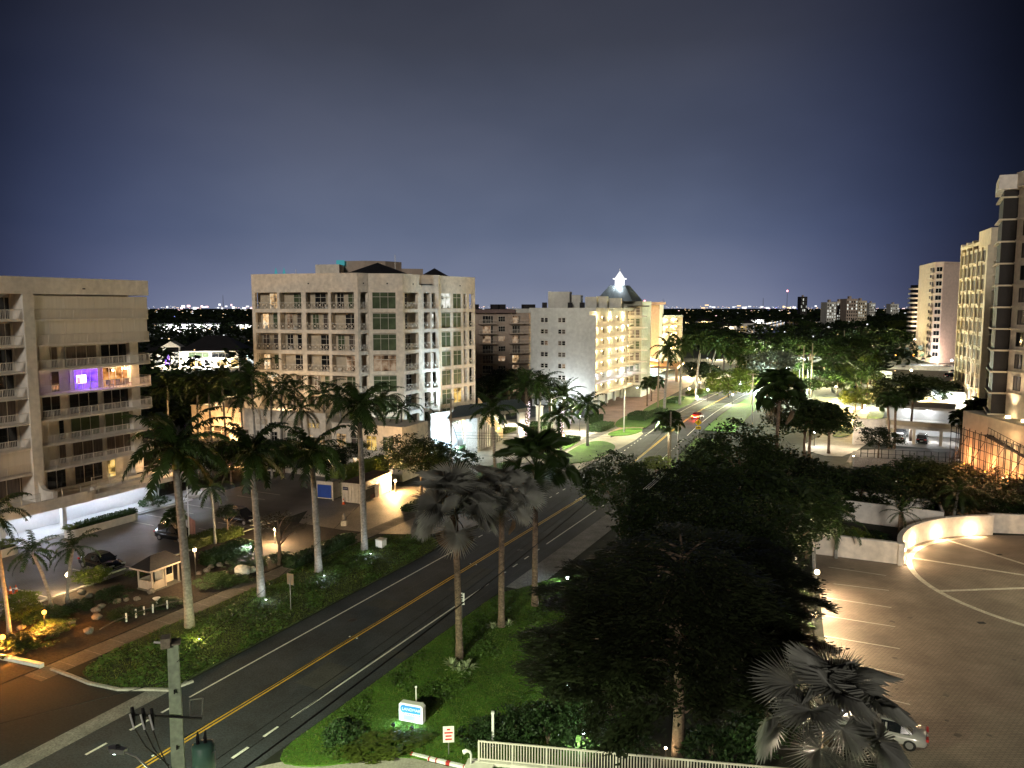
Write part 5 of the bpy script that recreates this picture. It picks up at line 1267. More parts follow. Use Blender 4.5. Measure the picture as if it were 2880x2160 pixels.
# low palms at the white enclosure, right
PP('date', 2530, 1530, 2530, 1440, 'small palm with a stubby trunk in front of the white enclosure', seed=96, r=0.3, sc=0.62, n=16)
PP('coco', 2350, 1570, 2352, 1470, 'feathery palm between the court and the white enclosure', seed=97, r=0.16, sc=0.75)
PP('coco', 2290, 1640, 2275, 1450, 'feathery palm overhanging the court wall corner', seed=98, r=0.18, sc=0.9, n=22)
PP('coco', 2680, 1480, 2690, 1385, 'dim palm behind the round court wall', seed=99, r=0.16, sc=0.8)
lz = [(1306, 1262, 1296, 1172), (1330, 1260, 1345, 1182), (1356, 1256, 1364, 1178), (1290, 1262, 1268, 1184)]
for i, (bu, bv, tu, tv) in enumerate(lz):
    PP('coco', bu, bv, tu, tv, 'slim lit palm before the bright wall of the cream block', group='slim palms before the bright wall', seed=104 + i, r=0.09, sc=0.45, n=10)
# fairy lights on two trunks
for (bu, bv, tv, lab, rd_) in ((1484, 1258, 1130, 'fairy lights wound round the trunk of the large date palm', 0.36), (1580, 1222, 1140, 'fairy lights wound round the trunk of the gold lit date palm', 0.34)):
    b = G(bu, bv); zt = zat(b, tv); mb = MB(); n = 150; rr = random.Random(bu)
    for i in range(n):
        a = rr.uniform(0, 6.28); z = rr.uniform(0.5, zt); mb.ball((b.x + rd_ * math.cos(a), b.y + rd_ * math.sin(a), z), 0.055, 5, 3)
    tag(mb.build('fairy_lights', mt['fairy']), lab, 'fairy lights')
# ------------------------------------------------------------------ trees and shrubs
def TT(kind, bu, bv, rad, tv, label, seed=0, group=None, fl=0.8, name='shade_tree', **k):
    b = G(bu, bv); return tree(kind, b, rad, zat(b, tv), label, group, seed, fl=fl, name=name, **k)
TT('big', 1742, 1590, 4.2, 1300, 'dark rounded tree at the bend of the road, edged bright green by the street light', 0, fl=0.85)
DG = 'black mass of trees between road and court'
for i, (k, bu, bv, rad, tv) in enumerate((('big', 1960, 1700, 6.0, 1355), ('round', 2130, 1620, 5.6, 1325), ('big', 2050, 1850, 5.2, 1440), ('round', 2180, 1760, 3.6, 1420), ('round', 1850, 1720, 4.6, 1430),
        ('round', 2270, 1570, 3.4, 1350), ('big', 2075, 1480, 6.0, 1215), ('round', 2000, 1440, 4.8, 1290), ('round', 1930, 1420, 4.0, 1320), ('round', 2190, 1440, 5.0, 1275))):
    TT(k, bu, bv, rad, tv, ('dark tree filling the centre of the black mass, right of the bend tree', 'dark tree at the right of the black mass, left of the white enclosure', 'dark tree just behind the layered cedar top', 'small dark tree beside the court lamps, behind the cedars', 'dark tree left of the cedar top, nearest the road gutter', 'dark tree beside the left end of the white enclosure', 'dark tree round the foot of the tall skirted fan palm', 'dark tree between the bend tree and the tall skirted fan palm', 'low dark tree under the yellow pedestrian sign', 'dark tree right of the tall skirted fan palm trunk')[i], i, DG, 0.85)
TT('round', 2262, 1288, 6.6, 1122, 'wide dark tree before the lit entry drive, left of the small white wall', 3, fl=0.75)
TT('round', 2330, 1262, 4.6, 1150, 'dark tree touching the lit drive, right of the wide one', 4, fl=0.8)
SGG = 'sea grape thicket behind the white enclosure'
for i, (bu, bv, rad, tv) in enumerate(((2320, 1450, 4.6, 1350), (2420, 1440, 4.4, 1330), (2520, 1400, 4.6, 1305), (2620, 1400, 4.8, 1300), (2720, 1395, 4.6, 1310), (2820, 1420, 5.0, 1320), (2880, 1470, 4.4, 1350), (2780, 1470, 3.6, 1372), (2660, 1460, 3.4, 1370), (2250, 1400, 4.6, 1300), (2580, 1455, 3.0, 1385), (2330, 1400, 4, 1310))):
    TT('round', bu, bv, rad, tv, 'dark broad leaved tree in the thicket behind the white enclosure', i, SGG, 0.7)
for i, (bu, bv, rad, tv) in enumerate(((2530, 1180, 6.5, 1062), (2610, 1172, 6.5, 1064), (2690, 1175, 6.5, 1070), (2500, 1192, 4.5, 1095))):
    TT('round', bu, bv, rad, tv, 'black tree in the row in front of the far car park', i, 'row of trees before the far car park', 0.62)
TT('round', 2470, 1290, 3.0, 1205, 'twiggy dark shrub tree in front of the small white wall', 1, fl=0.85)
# foreground conifer-like tree with layered branches, own mesh at full size
b0 = G(1905, 2125)
def layered(seed):
    rr = random.Random(seed); mb = MB(); br = MB()
    br.tube([(0, 0, 0), (0.05, 0, 3), (-0.1, 0.1, 7), (0.1, 0.2, 12.2)], [0.36, 0.3, 0.22, 0.05], 9)
    for i in range(60):
        z = 2.4 + 9.6 * (i / 60) ** 0.9; a = i * 2.39996 + rr.uniform(-0.3, 0.3); L = (7.6 - 0.42 * abs(z - 5.2) ** 1.35 * 0.62) * rr.uniform(0.7, 1.1)
        L = max(1.6, L); d = Vector((math.cos(a), math.sin(a), 0)); e_ = rr.uniform(-0.03, 0.16)
        pts = [Vector((0, 0, z)) + d * L * q + Vector((0, 0, e_ * L * q + 0.5 * math.sin(q * 3) - 0.5 * q * q)) for q in (0, 0.3, 0.6, 1.0)]
        if z < 5.2 and d.y < -0.1 and abs(d.x) < 0.75: continue
        br.tube(pts, [0.09, 0.06, 0.035, 0.012], 5)
        for _ in range(int(130 * L)):
            q = rr.uniform(0.18, 1.05) ** 0.8; k = min(2, int(q * 3)); base = pts[0].lerp(pts[3], q); base.z = pts[0].z + e_ * L * q + 0.5 * math.sin(q * 3) - 0.5 * q * q
            side = Vector((-d.y, d.x, 0)); w_ = 1.3 * (1.15 - 0.6 * q)
            o = base + side * rr.gauss(0, w_ * 0.6) + d * rr.gauss(0, 0.3) + Vector((0, 0, rr.gauss(0.03, 0.11)))
            tw = (d + side * rr.uniform(-0.9, 0.9) + Vector((0, 0, rr.uniform(-0.25, 0.3)))).normalized(); l = rr.uniform(0.2, 0.5)
            n = Vector((rr.gauss(0, 0.35), rr.gauss(0, 0.35), 1)); s_ = tw.cross(n).normalized() * rr.uniform(0.04, 0.1)
            mb.add([o - s_, o + s_, o + tw * l + s_ * 0.5, o + tw * l - s_ * 0.5], [(0, 1, 2, 3)])
    return mb, br
fm, fb = layered(3)
FT = thing('cedar_tree', 'large tree with flat layered branches and a bare reddish trunk behind the white railing', 'tree', b0, 0.4)
fb.build('trunk', mt['bark_b'], FT, True)
fme = fm.mesh('foliage', mt['leaf_c'])
put('crown', fme, FT)
b1 = G(1720, 2010)
FT2 = thing('cedar_tree', 'layered dark tree left of the one with the reddish trunk, over the dark lawn', 'tree', b1, 2.0)
put('trunk', trunk_mesh('a'), FT2, sc=(8, 8, 9)); put('crown', fme, FT2, (0, 0, 0.2), sc=(0.78, 0.78, 0.72))
b1 = G(2090, 1960)
FT3 = thing('cedar_tree', 'layered dark tree right of the one with the reddish trunk, next to the court lamps', 'tree', b1, 4.0)
put('trunk', trunk_mesh('a'), FT3, sc=(8, 8, 9)); put('crown', fme, FT3, (0, 0, 0.3), sc=(0.72, 0.72, 0.78))
for i, (u, v, r_, h_) in enumerate(((1450, 2080, 1.6, 2.2), (1540, 2095, 1.6, 2.4), (1650, 2105, 1.5, 2.2), (1760, 2120, 1.5, 2.0), (2000, 2140, 1.6, 2.2), (2090, 2130, 1.7, 2.6), (2160, 2080, 1.6, 3.0), (1600, 2050, 1.5, 2.8), (2180, 1960, 1.6, 3.2), (2200, 1870, 1.5, 3.0), (2215, 1790, 1.4, 2.8), (2225, 1720, 1.4, 2.6))):
    bush(G(u, v), r_, h_, 'dark undergrowth shrub behind the white railing and along the court', 'undergrowth behind the white railing', i, rz=i)
for i, (u, v) in enumerate(((1560, 2120), (1700, 2135), (2040, 2155), (1830, 2150))):
    rosette(G(u, v), 1.0, 22, 'spiky leaved plant just behind the white railing', 'spiky plants behind the railing', 'frond', i)
# big leaved plants by the court lamps
for i, (u, v) in enumerate(((2262, 1700), (2272, 1745), (2258, 1800), (2266, 1860))):
    rosette(G(u, v), 1.5, 14, 'broad leaved plant hanging over the lamps at the court edge', 'plants at the court edge', 'frond', 30 + i)
# left: dark trees behind the car park, around the containers and between the two big blocks
for i, (bu, bv, rad, tv) in enumerate(((560, 1368, 3.8, 1255), (650, 1362, 4.0, 1250), (745, 1372, 4.2, 1245), (860, 1360, 3.8, 1250), (480, 1360, 4.0, 1240), (935, 1340, 3.0, 1265), (690, 1330, 4.0, 1240), (800, 1335, 4.0, 1238), (985, 1338, 3.0, 1238), (1040, 1335, 3.2, 1236), (1090, 1330, 3.0, 1230))):
    TT('round', bu, bv, rad, tv, 'dark shrubby tree in the thicket below the cream wing', i, 'thicket below the cream wing', 0.75)
TT('big', 1185, 1392, 4.6, 1232, 'large dark glossy tree right of the white container', 1, fl=0.8)
TT('round', 1268, 1385, 3.4, 1268, 'dark glossy tree behind the wooden utility pole', 2, fl=0.85)
TT('round', 1120, 1352, 3.2, 1262, 'leafy tree lit yellow behind the container end', 0, fl=0.8)
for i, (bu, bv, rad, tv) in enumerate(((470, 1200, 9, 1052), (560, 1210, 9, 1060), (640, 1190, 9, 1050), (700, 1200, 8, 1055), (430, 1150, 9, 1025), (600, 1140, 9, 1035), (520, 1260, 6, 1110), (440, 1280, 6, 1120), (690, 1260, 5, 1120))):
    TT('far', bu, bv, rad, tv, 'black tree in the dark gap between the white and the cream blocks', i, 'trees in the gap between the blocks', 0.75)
for i, (bu, bv, rad, tv) in enumerate(((1370, 1160, 5, 1062), (1430, 1165, 5, 1040), (1480, 1170, 5, 1048), (1360, 1200, 3.5, 1120), (1420, 1205, 3, 1130), (1545, 1175, 4.5, 1075), (1608, 1190, 3, 1120))):
    TT('round', bu, bv, rad, tv, 'dark tree filling the garden between the cream and the pale grey block', i, 'garden trees between the blocks', 0.8)
TT('yellow', 1842, 1352, 2.0, 1290, 'small bright green tree beside the wooden pole, lit from above', 0, fl=0.7)
TT('yellow', 1775, 1372, 1.8, 1308, 'small bright green tree peeping over the dark bend tree', 0, fl=0.7)
TT('yellow', 2048, 1118, 7.2, 1050, 'bright green tree overhanging the far road, lit by the street lamp', 0, fl=0.7)
TT('silver', 2185, 1092, 8.5, 985, 'pale silvery floodlit tree beyond the far road', 0, fl=0.75)
TT('silver', 2130, 1080, 4.5, 1030, 'small silvery lit tree left of the large pale one', 0, fl=0.8)
TT('silver', 2340, 1010, 7.0, 958, 'distant pale floodlit tree behind the twin utility poles', 0, fl=0.7)
TT('yellow', 2440, 1040, 5, 1000, 'distant yellow green tree near the far car park', 0, fl=0.8)
TT('yellow', 2520, 950, 12, 905, 'distant olive lit crown below the far tower with rounded balconies', 0, fl=0.55)
TT('round', 1968, 1100, 4.5, 1018, 'dark clipped tree in front of the far forecourt, right of the floodlit trunk', 1, fl=0.9)
TT('round', 1990, 1085, 3.8, 1030, 'dark tree tucked behind the clipped one at the far forecourt', 2, fl=0.9)
TT('yellow', 2405, 1160, 3.8, 1098, 'low green lit tree at the far entry drive beside the palm cluster', 0, fl=0.8)
rf = random.Random(77)
for i in range(58):                                     # belt of trees beyond the road, each one its own
    u = rf.uniform(1920, 2570); v = rf.uniform(925, 1055) if u > 2080 else rf.uniform(925, 1000)
    if 2440 < u and v > 1010: v = rf.uniform(930, 1005)
    b = G(u, v)
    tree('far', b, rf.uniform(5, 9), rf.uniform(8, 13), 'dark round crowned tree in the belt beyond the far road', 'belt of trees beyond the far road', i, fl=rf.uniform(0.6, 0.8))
for i in range(26):
    u = rf.uniform(2085, 2480); v = rf.uniform(1062, 1135)
    if u > 2300 and v > 1115: v -= 40
    tree('far' if i % 2 else 'yellow', G(u, v), rf.uniform(2.6, 4.6), rf.uniform(4.5, 8.0), 'leafy green tree filling the gardens between the far road and the car park', 'garden trees between the far road and car park', i, fl=rf.uniform(0.7, 0.95))  # every other crown takes the brighter leaf in place of lamplight
# far wood: too far to tell its trees apart
rw_ = random.Random(8); mb = MB()
def blob(x, y, r, h, n, q):
    for _ in range(n):
        a = rw_.uniform(0, 6.28); e_ = rw_.uniform(0, 1.45); d = Vector((math.cos(a) * math.cos(e_), math.sin(a) * math.cos(e_), math.sin(e_))) * rw_.uniform(0.7, 1.05)
        o = Vector((x + d.x * r, y + d.y * r, h * 0.35 + d.z * h * 0.65)); s_ = q * rw_.uniform(0.6, 1.3)
        nn = Vector((rw_.gauss(0, 0.6), rw_.gauss(0, 0.6), 1)).normalized(); a1 = nn.cross(Vector((rw_.uniform(-1, 1), 1, 0.2))).normalized(); b1_ = nn.cross(a1) * 0.7
        mb.add([o - a1 * s_, o - b1_ * s_, o + a1 * s_, o + b1_ * s_], [(0, 1, 2, 3)])
def blocked(x, y):
    q = Vector((x, y)) - RO; s = q.dot(RD); t = q.dot(RN)
    if s < 330 and -75 < t < 16: return True
    if s < 260 and t > 16 and x / y > 0.52: return True
    if 150 < s < 420 and 45 < t < 130 and x / y > 0.46: return True
    if -0.48 < x / y < -0.33 and 290 < y < 345: return True
    if 0.24 < x / y < 0.42 and 600 < y < 1050 and abs((x / y - 0.33) * 900 - (y - 800) * 0.1) < 35: return True
    return False
for _ in range(5200):
    y = 230 + 900 * rw_.random() ** 0.8; x = y * rw_.uniform(-0.72, 0.72)
    if blocked(x, y): continue
    blob(x, y, rw_.uniform(3.5, 7), rw_.uniform(5, 11), 26, 1.15)
for _ in range(5600):
    y = 1100 + 3600 * rw_.random(); x = y * rw_.uniform(-0.75, 0.75); blob(x, y, rw_.uniform(9, 18), rw_.uniform(7, 12), 9, 5.0)
tag(mb.build('far_wood', mt['leaf']), 'dark tree canopy stretching to the horizon', 'woodland', kind='stuff')

# hedges, shrubs, ground cover
hedge(fl.at(0, 0, 0) * 0 + (lambda p: Vector((p.x, p.y, 0.8)))(fl.at((fl.xu(215, 1, -6.25) + fl.xu(378, 1, -6.25)) / 2, -6.25, 0)), fl.xu(378, 1, -6.25) - fl.xu(215, 1, -6.25), 1.1, 0.5, 'clipped green hedge growing in the long white planter', fl.rz)
p = fl.at(fl.xu(20, 1, -6.25), -6.25, 0.8); bush(p, 1.1, 0.9, 'loose green plants in the planter at the left picture edge', seed=1, kind='bushy')
p = fl.at(fl.xu(195, 1, -6.25), -6.25, 0.8); bush(p, 0.8, 0.7, 'loose green plants at the rounded end of the long planter', seed=1, kind='bushy')
p = G(430, 1425); bush(p, 1.6, 1.7, 'round potted shrub beside the end of the long planter', seed=0)
hb = [(570, 1532, 4.2, 1.8, 1.1, 'leaf_y', 'bright yellow green hedge lit by the car park lamp'), (640, 1515, 3.2, 1.6, 1.0, 'leaf_y', 'small clipped hedge right of the bright yellow green one'), (640, 1570, 5.5, 2.0, 1.2, 'bush', 'dark clipped hedge in front of the bright island'),
      (905, 1560, 9.5, 1.5, 1.0, 'bush', 'long dark hedge between sidewalk and car park'), (1030, 1368, 14.0, 1.6, 3.7, 'leaf_y', 'tall yellowish hedge behind the container'), (1170, 1427, 4.8, 1.2, 0.7, 'bush', 'low dark hedge on the kerbed island by the driveway'),
      (1690, 1207, 8.0, 3.2, 1.1, 'bush', 'clipped hedge at the edge of the pink forecourt'), (1672, 1188, 5.0, 2.4, 1.6, 'bush', 'taller clipped hedge behind the hedge of the pink forecourt'), (1800, 1178, 6.5, 4.0, 1.4, 'bush', 'square green hedge on the far lawn'),
      (1595, 1245, 6.0, 3.0, 0.9, 'bush', 'rounded hedge right of the fairy light palm'), (1550, 1250, 4.4, 2.4, 0.9, 'bush', 'rounded hedge just left of the fairy light palm foot'), (1512, 1235, 5.0, 4.0, 3.0, 'bush', 'tall square green hedge by the stone pillars'),
      (1850, 1165, 9.0, 2.5, 1.0, 'bush', 'dark hedge round the island before the sage tower'), (1900, 1130, 9.0, 2.5, 0.9, 'bush', 'hedge along the far side of the island lawn'), (1960, 1105, 9.0, 4.5, 0.7, 'leaf_y', 'yellow lit flower bed at the floodlit trunk'),
      (1330, 1255, 9.0, 1.6, 0.6, 'bush', 'low dark hedge under the bright wall of the cream block'), (1345, 1238, 5.0, 2.0, 0.8, 'leaf_y', 'small lit hedge at the turning of the cream block drive'), (1425, 1215, 5.0, 2.0, 0.7, 'leaf_y', 'lit green bed behind the first stone pillar')]
for (u, v, L, W_, H_, m_, lab) in hb: hedge(G(u, v), L, W_, H_, lab, ROADZ, mat=m_, dens=45 if L > 9 else 60)
sh = [(120, 1745, 1.3, 1.0, 'bush', 'brownish shrub at the foot of the orange lamp'), (225, 1715, 1.2, 0.9, 'bush', 'dark shrub among the boulders left of the gatehouse'), (345, 1735, 1.3, 0.8, 'bush', 'low dark shrub inside the rope fence'), (470, 1705, 1.2, 0.8, 'bush', 'low dark shrub below the gatehouse'), (600, 1650, 1.5, 1.0, 'bush', 'dark shrub right of the lantern post'), (655, 1640, 1.4, 0.9, 'bush', 'dark shrub left of the large white rock'), (150, 1770, 1.3, 0.9, 'bush', 'dark shrub between the orange lamp and the sidewalk'), (60, 1705, 1.4, 1.3, 'bushy', 'yellow lit shrub beside the traffic cones'), (62, 1740, 1.5, 1.3, 'bushy', 'yellow lit shrub behind the left flaring lamp'), (265, 1640, 1.5, 1.6, 'bushy', 'feathery yellow green shrub before the black saloon'), (390, 1620, 0.9, 1.0, 'bushy', 'yellow green shrub tucked beside the gatehouse'),
      (315, 1685, 1.4, 1.2, 'bush', 'olive shrub between the gatehouse and the orange lamp'), (165, 1735, 1.1, 0.9, 'bush', 'brown lit shrub right of the orange lamp foot'), (30, 1835, 1.8, 1.4, 'bush', 'low shrub at the left edge below the second orange lamp'), (95, 1815, 1.6, 1.1, 'bush', 'low dark shrub above the side street kerb'),
      (785, 1580, 1.3, 1.1, 'bush', 'dark round shrub beside the third royal palm'), (700, 1595, 1.8, 1.0, 'bush', 'wide dark shrub behind the second royal palm'), (960, 2085, 1.2, 1.3, 'bush', 'grassy shrub at the corner of the lawn and the drive'),
      (1350, 2100, 1.2, 1.4, 'bush', 'small brownish shrub behind the lone white post'), (2440, 1540, 2.6, 2.2, 'bush', 'round dark shrub in front of the white enclosure, left'), (2410, 1545, 1.8, 2.4, 'bushy', 'pale lit shrub left of the round dark one')]
for i, (u, v, r_, h_, k, lab) in enumerate(sh): bush(G(u, v), r_, h_, lab, seed=i, kind=k)
bush(G(1062, 2112), (2.4, 1.5), 0.6, 'broad low green bush spreading over the front lawn', seed=2, kind='bushy', name='spreading_bush', rz=0.3)
for i, (u, v, r_) in enumerate(((1270, 1880, 1.0), (1312, 1885, 1.1), (1292, 1892, 0.9), (1385, 1770, 0.8), (1430, 1760, 0.7), (940, 2088, 0.9))):
    rosette(G(u, v), r_, 26, ('variegated spiky plant left of the nearest silver palm foot', 'variegated spiky plant right of the nearest silver palm foot', 'variegated spiky plant in front of the nearest silver palm foot', 'spiky plant left of the middle silver palm foot', 'spiky plant right of the middle silver palm foot', 'spiky plant in the corner shrub of the front lawn')[i], seed=i)
tb = thing('small_tree', 'small bare branched tree with a thin crown in the car park garden', 'tree', G(785, 1590)); put('trunk', trunk_mesh('a'), tb, sc=(6, 6, 6.0)); put('crown', CR['loose'][0], tb, (0, 0, 4.2), sc=(2.3, 2.3, 1.6))
tb = thing('small_tree', 'small dark tree in the hedge island beside the parked four by four', 'tree', G(640, 1515)); put('trunk', trunk_mesh('a'), tb, sc=(4, 4, 3.6)); put('crown', CR['round'][0], tb, (0, 0, 2.8), sc=(1.3, 1.3, 0.9))
# leafy ground cover on both verges: nobody could count it
rg = random.Random(12); mb = MB()
def inpoly(p, P):
    c = False; j = len(P) - 1
    for i in range(len(P)):
        if (P[i].y > p.y) != (P[j].y > p.y) and p.x < (P[j].x - P[i].x) * (p.y - P[i].y) / (P[j].y - P[i].y) + P[i].x: c = not c
        j = i
    return c
def patch(s, t): return math.sin(s * 0.9 + 1.7 * math.sin(t * 0.8)) + math.sin(s * 0.37 + t * 1.3) + 0.7 * math.sin(t * 2.1 + s * 1.7)
VP = [Vector(q) for q in verge]; RP2 = [Vector(q) for q in vr]
for _ in range(26000):
    s = rg.uniform(-53, -14); t = rg.uniform(-14.4, -5.7); d_e = t + 5.7
    if patch(s, t) + (0.6 if t > -13 else -0.5) < rg.uniform(-0.9, 0.9) + (1.3 if t > -8.5 and s > -46 else 0): continue
    p = RC(s, t)
    if not inpoly(p, VP): continue
    h_ = rg.uniform(0.03, 0.14); o = Vector((p.x, p.y, 0.09 + h_)); q = rg.uniform(0.06, 0.14); n = Vector((rg.gauss(0, 0.5), rg.gauss(0, 0.5), 1)).normalized(); a = n.cross(Vector((rg.uniform(-1, 1), 1, 0))).normalized(); b_ = n.cross(a) * 0.7
    mb.add([o - a * q, o - b_ * q, o + a * q, o + b_ * q], [(0, 1, 2, 3)])
for _ in range(14000):
    s = rg.uniform(-52, -24); t = rg.uniform(6.0, 11.5)
    if patch(s + 9, t) < rg.uniform(-0.6, 1.0) + (0.8 if s < -44 else 0): continue
    p = RC(s, t)
    if not inpoly(p, RP2): continue
    h_ = rg.uniform(0.02, 0.12); o = Vector((p.x, p.y, 0.09 + h_)); q = rg.uniform(0.05, 0.12); n = Vector((rg.gauss(0, 0.5), rg.gauss(0, 0.5), 1)).normalized(); a = n.cross(Vector((rg.uniform(-1, 1), 1, 0))).normalized(); b_ = n.cross(a) * 0.7
    mb.add([o - a * q, o - b_ * q, o + a * q, o + b_ * q], [(0, 1, 2, 3)])
tag(mb.build('ground_cover', mt['cover_leaf']), 'leafy ground cover on both road verges', 'ground cover', kind='stuff')
mb = MB()                                                # blades of grass of the front lawn and verge
def blades(n, fs, ft, P, h0, h1):
    for _ in range(n):
        s = rg.uniform(*fs); t = rg.uniform(*ft); p = RC(s, t)
        if not inpoly(p, P): continue
        a = rg.uniform(0, 6.28); w_ = Vector((math.cos(a), math.sin(a), 0)) * rg.uniform(0.02, 0.045); h_ = rg.uniform(h0, h1); l = Vector((rg.gauss(0, 0.06), rg.gauss(0, 0.06), h_)); o = Vector((p.x, p.y, 0.085))
        mb.add([o - w_, o + w_, o + l], [(0, 1, 2)])
blades(60000, (-54, -20), (5.7, 20), RP2, 0.03, 0.09); blades(26000, (-53, -14), (-14.4, -5.7), VP, 0.05, 0.13)
tag(mb.build('grass', mt['grassy']), 'grass blades of the front lawn and the verge', 'grass', kind='stuff')
# ------------------------------------------------------------------ lamps
def post_lamp(u, v, h, label, col, watt, mat, group=None, kind='globe', r=0.14, base=None):
    b = base if base is not None else G(u, v); t_ = thing('garden_lamp', label, 'lamp', b, 0, group)
    MB().tube([(0, 0, 0), (0, 0, 0.1), (0, 0, h - r)], [0.09, 0.045, 0.04], 7).build('post', mt['black'], t_)
    if kind == 'cone':
        MB().tube([(0, 0, h - 0.1), (0, 0, h + 0.05), (0, 0, h + 0.28)], [0.14, 0.2, 0.02], 10).build('shade', mat, t_)
    elif kind == 'lantern':
        MB().bx(-0.1, 0.1, -0.1, 0.1, h - 0.12, h + 0.14).build('lantern', mat, t_); MB().tube([(0, 0, h + 0.14), (0, 0, h + 0.3)], [0.18, 0.02], 4).build('cap', mt['black'], t_)
    else: MB().ball((0, 0, h), r, 9, 6).build('globe', mat, t_, True)
    lightp((0, -0.3, h + 0.02 if kind != 'cone' else h - 0.25), watt, col, 0.1, t_)
    return t_
OR, WA, CO, GN = (1.0, 0.36, 0.05), (1.0, 0.66, 0.32), (1.0, 0.93, 0.78), (0.8, 1.0, 0.88)
post_lamp(128, 1782, 1.7, 'flaring orange garden lamp beside the leaning young palms', OR, 300, mt['lampo'], r=0.17)
post_lamp(10, 1845, 1.4, 'flaring orange lamp at the left picture edge', OR, 260, mt['lampo'], r=0.2)
post_lamp(552, 1650, 3.4, 'lantern on a post just right of the nearest royal palm', WA, 210, mt['lampw'], kind='lantern')
post_lamp(193, 1668, 1.6, 'white cone shaded lamp between the young palms', WA, 90, mt['lampw'], kind='cone')
post_lamp(774, 1530, 1.5, 'cone shaded lamp under the small bare tree in the car park', WA, 480, mt['lampw'], kind='cone')
post_lamp(1112, 1385, 1.6, 'twin bright lamp at the end of the white container', (1, 0.58, 0.22), 700, mt['lampw'], r=0.18)
post_lamp(1095, 1388, 1.4, 'small warm lamp close to the container corner', WA, 120, mt['lampw'], r=0.12)
post_lamp(930, 1330, 3.2, 'added warm lamp lighting the cream wing, right end', (1, 0.6, 0.28), 700, mt['lampw'])  # this and the next two are added to light the wing
post_lamp(600, 1325, 3.2, 'added warm lamp lighting the cream wing, left end', (1, 0.55, 0.22), 900, mt['lampo'])
post_lamp(755, 1320, 3.2, 'added warm lamp lighting the cream wing, middle', (1, 0.55, 0.22), 700, mt['lampo'])
post_lamp(1068, 1300, 3.0, 'pale lamp behind the tall yellowish hedge', (0.9, 1.0, 0.9), 260, mt['lampc'])
for i, (u, v, w_) in enumerate(((1312, 1264, 190), (1352, 1258, 190), (1285, 1266, 160))):
    post_lamp(u, v, 0.5, ('low floodlight under the slim palms by the bright wall, middle', 'low floodlight under the slim palms by the bright wall, right', 'low floodlight under the slim palms by the bright wall, left')[i], (0.6, 0.85, 1), w_, mt['lampc'], r=0.16)
post_lamp(1425, 1205, 0.7, 'low lamp lighting the green bed behind the stone pillars', GN, 160, mt['lampg'], r=0.2)
post_lamp(1458, 1195, 2.8, 'globe lamp on the drive behind the first stone pillar', (1, 0.93, 0.75), 1000, mt['lampc'], r=0.2)
post_lamp(1570, 1235, 3.0, 'globe lamp on a post left of the gold lit date palm', CO, 550, mt['lampc'], r=0.2)
post_lamp(1585, 1240, 1.0, 'low lamp at the foot of the gold lit date palm', (1, 0.75, 0.5), 260, mt['lampw'], r=0.2)
post_lamp(1630, 1215, 3.2, 'lamp in the drive between the two lit blocks', CO, 600, mt['lampc'], r=0.18)
post_lamp(1938, 1118, 2.4, 'globe lamp left of the yellow flower bed on the far forecourt', WA, 800, mt['lampw'], r=0.32)
post_lamp(1968, 1098, 2.4, 'globe lamp behind the yellow flower bed on the far forecourt', WA, 800, mt['lampw'], r=0.32)
post_lamp(1960, 1119, 0.4, 'floodlight at the white foot of the third far royal palm', CO, 450, mt['lampc'], r=0.25)
post_lamp(2188, 1112, 1.0, 'floodlight under the pale silvery tree', (0.85, 1, 0.9), 11000, mt['lampc'], r=0.3)
post_lamp(2128, 1098, 1.0, 'floodlight under the small silvery tree', (0.85, 1, 0.95), 6600, mt['lampc'], r=0.3)
post_lamp(2342, 1022, 1.5, 'floodlight under the distant pale tree', (0.9, 1, 0.9), 9000, mt['lampc'], r=0.5)
post_lamp(2442, 1052, 1.5, 'floodlight under the distant yellow green tree', (1, 0.95, 0.6), 5000, mt['lampw'], r=0.4)
post_lamp(2520, 962, 2.0, 'floodlight under the olive lit crown far away', (1, 0.9, 0.5), 12000, mt['lampw'], r=0.6)
post_lamp(2392, 1185, 2.2, 'bright lamp on the lit entry drive, left', (1, 0.62, 0.2), 2600, mt['lampw'], r=0.3)
post_lamp(2440, 1180, 2.2, 'bright lamp on the lit entry drive, right', (1, 0.68, 0.15), 3200, mt['lampw'], r=0.3)
post_lamp(2478, 1140, 2.2, 'tall pale lamp by the lit palm cluster', (0.95, 1, 0.8), 2600, mt['lampc'], r=0.3)
post_lamp(2432, 1146, 0.5, 'floodlight at the foot of the lit palm cluster', (1, 0.8, 0.4), 4840, mt['lampw'], r=0.25)
post_lamp(2520, 1010, 2.2, 'orange lamp far away behind the long grey parapet, left', (1, 0.42, 0.05), 16000, mt['lampo'], r=0.5)
post_lamp(2570, 1012, 2.2, 'orange lamp far away behind the long grey parapet, right', (1, 0.42, 0.05), 12000, mt['lampo'], r=0.5)
post_lamp(2462, 1000, 2.2, 'orange lamp far away among the trees left of the grey parapet', (1, 0.42, 0.05), 9000, mt['lampo'], r=0.4)
post_lamp(2420, 1058, 3.0, 'white lamp by the carport roof left of the far car park', CO, 700, mt['lampc'], r=0.35)
post_lamp(2675, 1042, 4.0, 'white lamp at the right end of the far car park', CO, 2200, mt['lampc'], r=0.4)
post_lamp(2562, 1062, 2.6, 'flaring white lamp on the near edge of the far car park', (1, 0.85, 0.7), 700, mt['lampw'], r=0.4)
post_lamp(2390, 960, 2.4, 'white lamp among the far trees, left of the orange ones', (0.9, 1, 0.8), 12000, mt['lampc'], r=0.5)
post_lamp(2280, 985, 2.4, 'white lamp among the far trees, beside the twin poles', (0.9, 1, 0.85), 9000, mt['lampc'], r=0.5)
post_lamp(2235, 1000, 2.4, 'dim lamp among the far trees, left of the twin poles', (1, 0.9, 0.6), 6000, mt['lampw'], r=0.4)
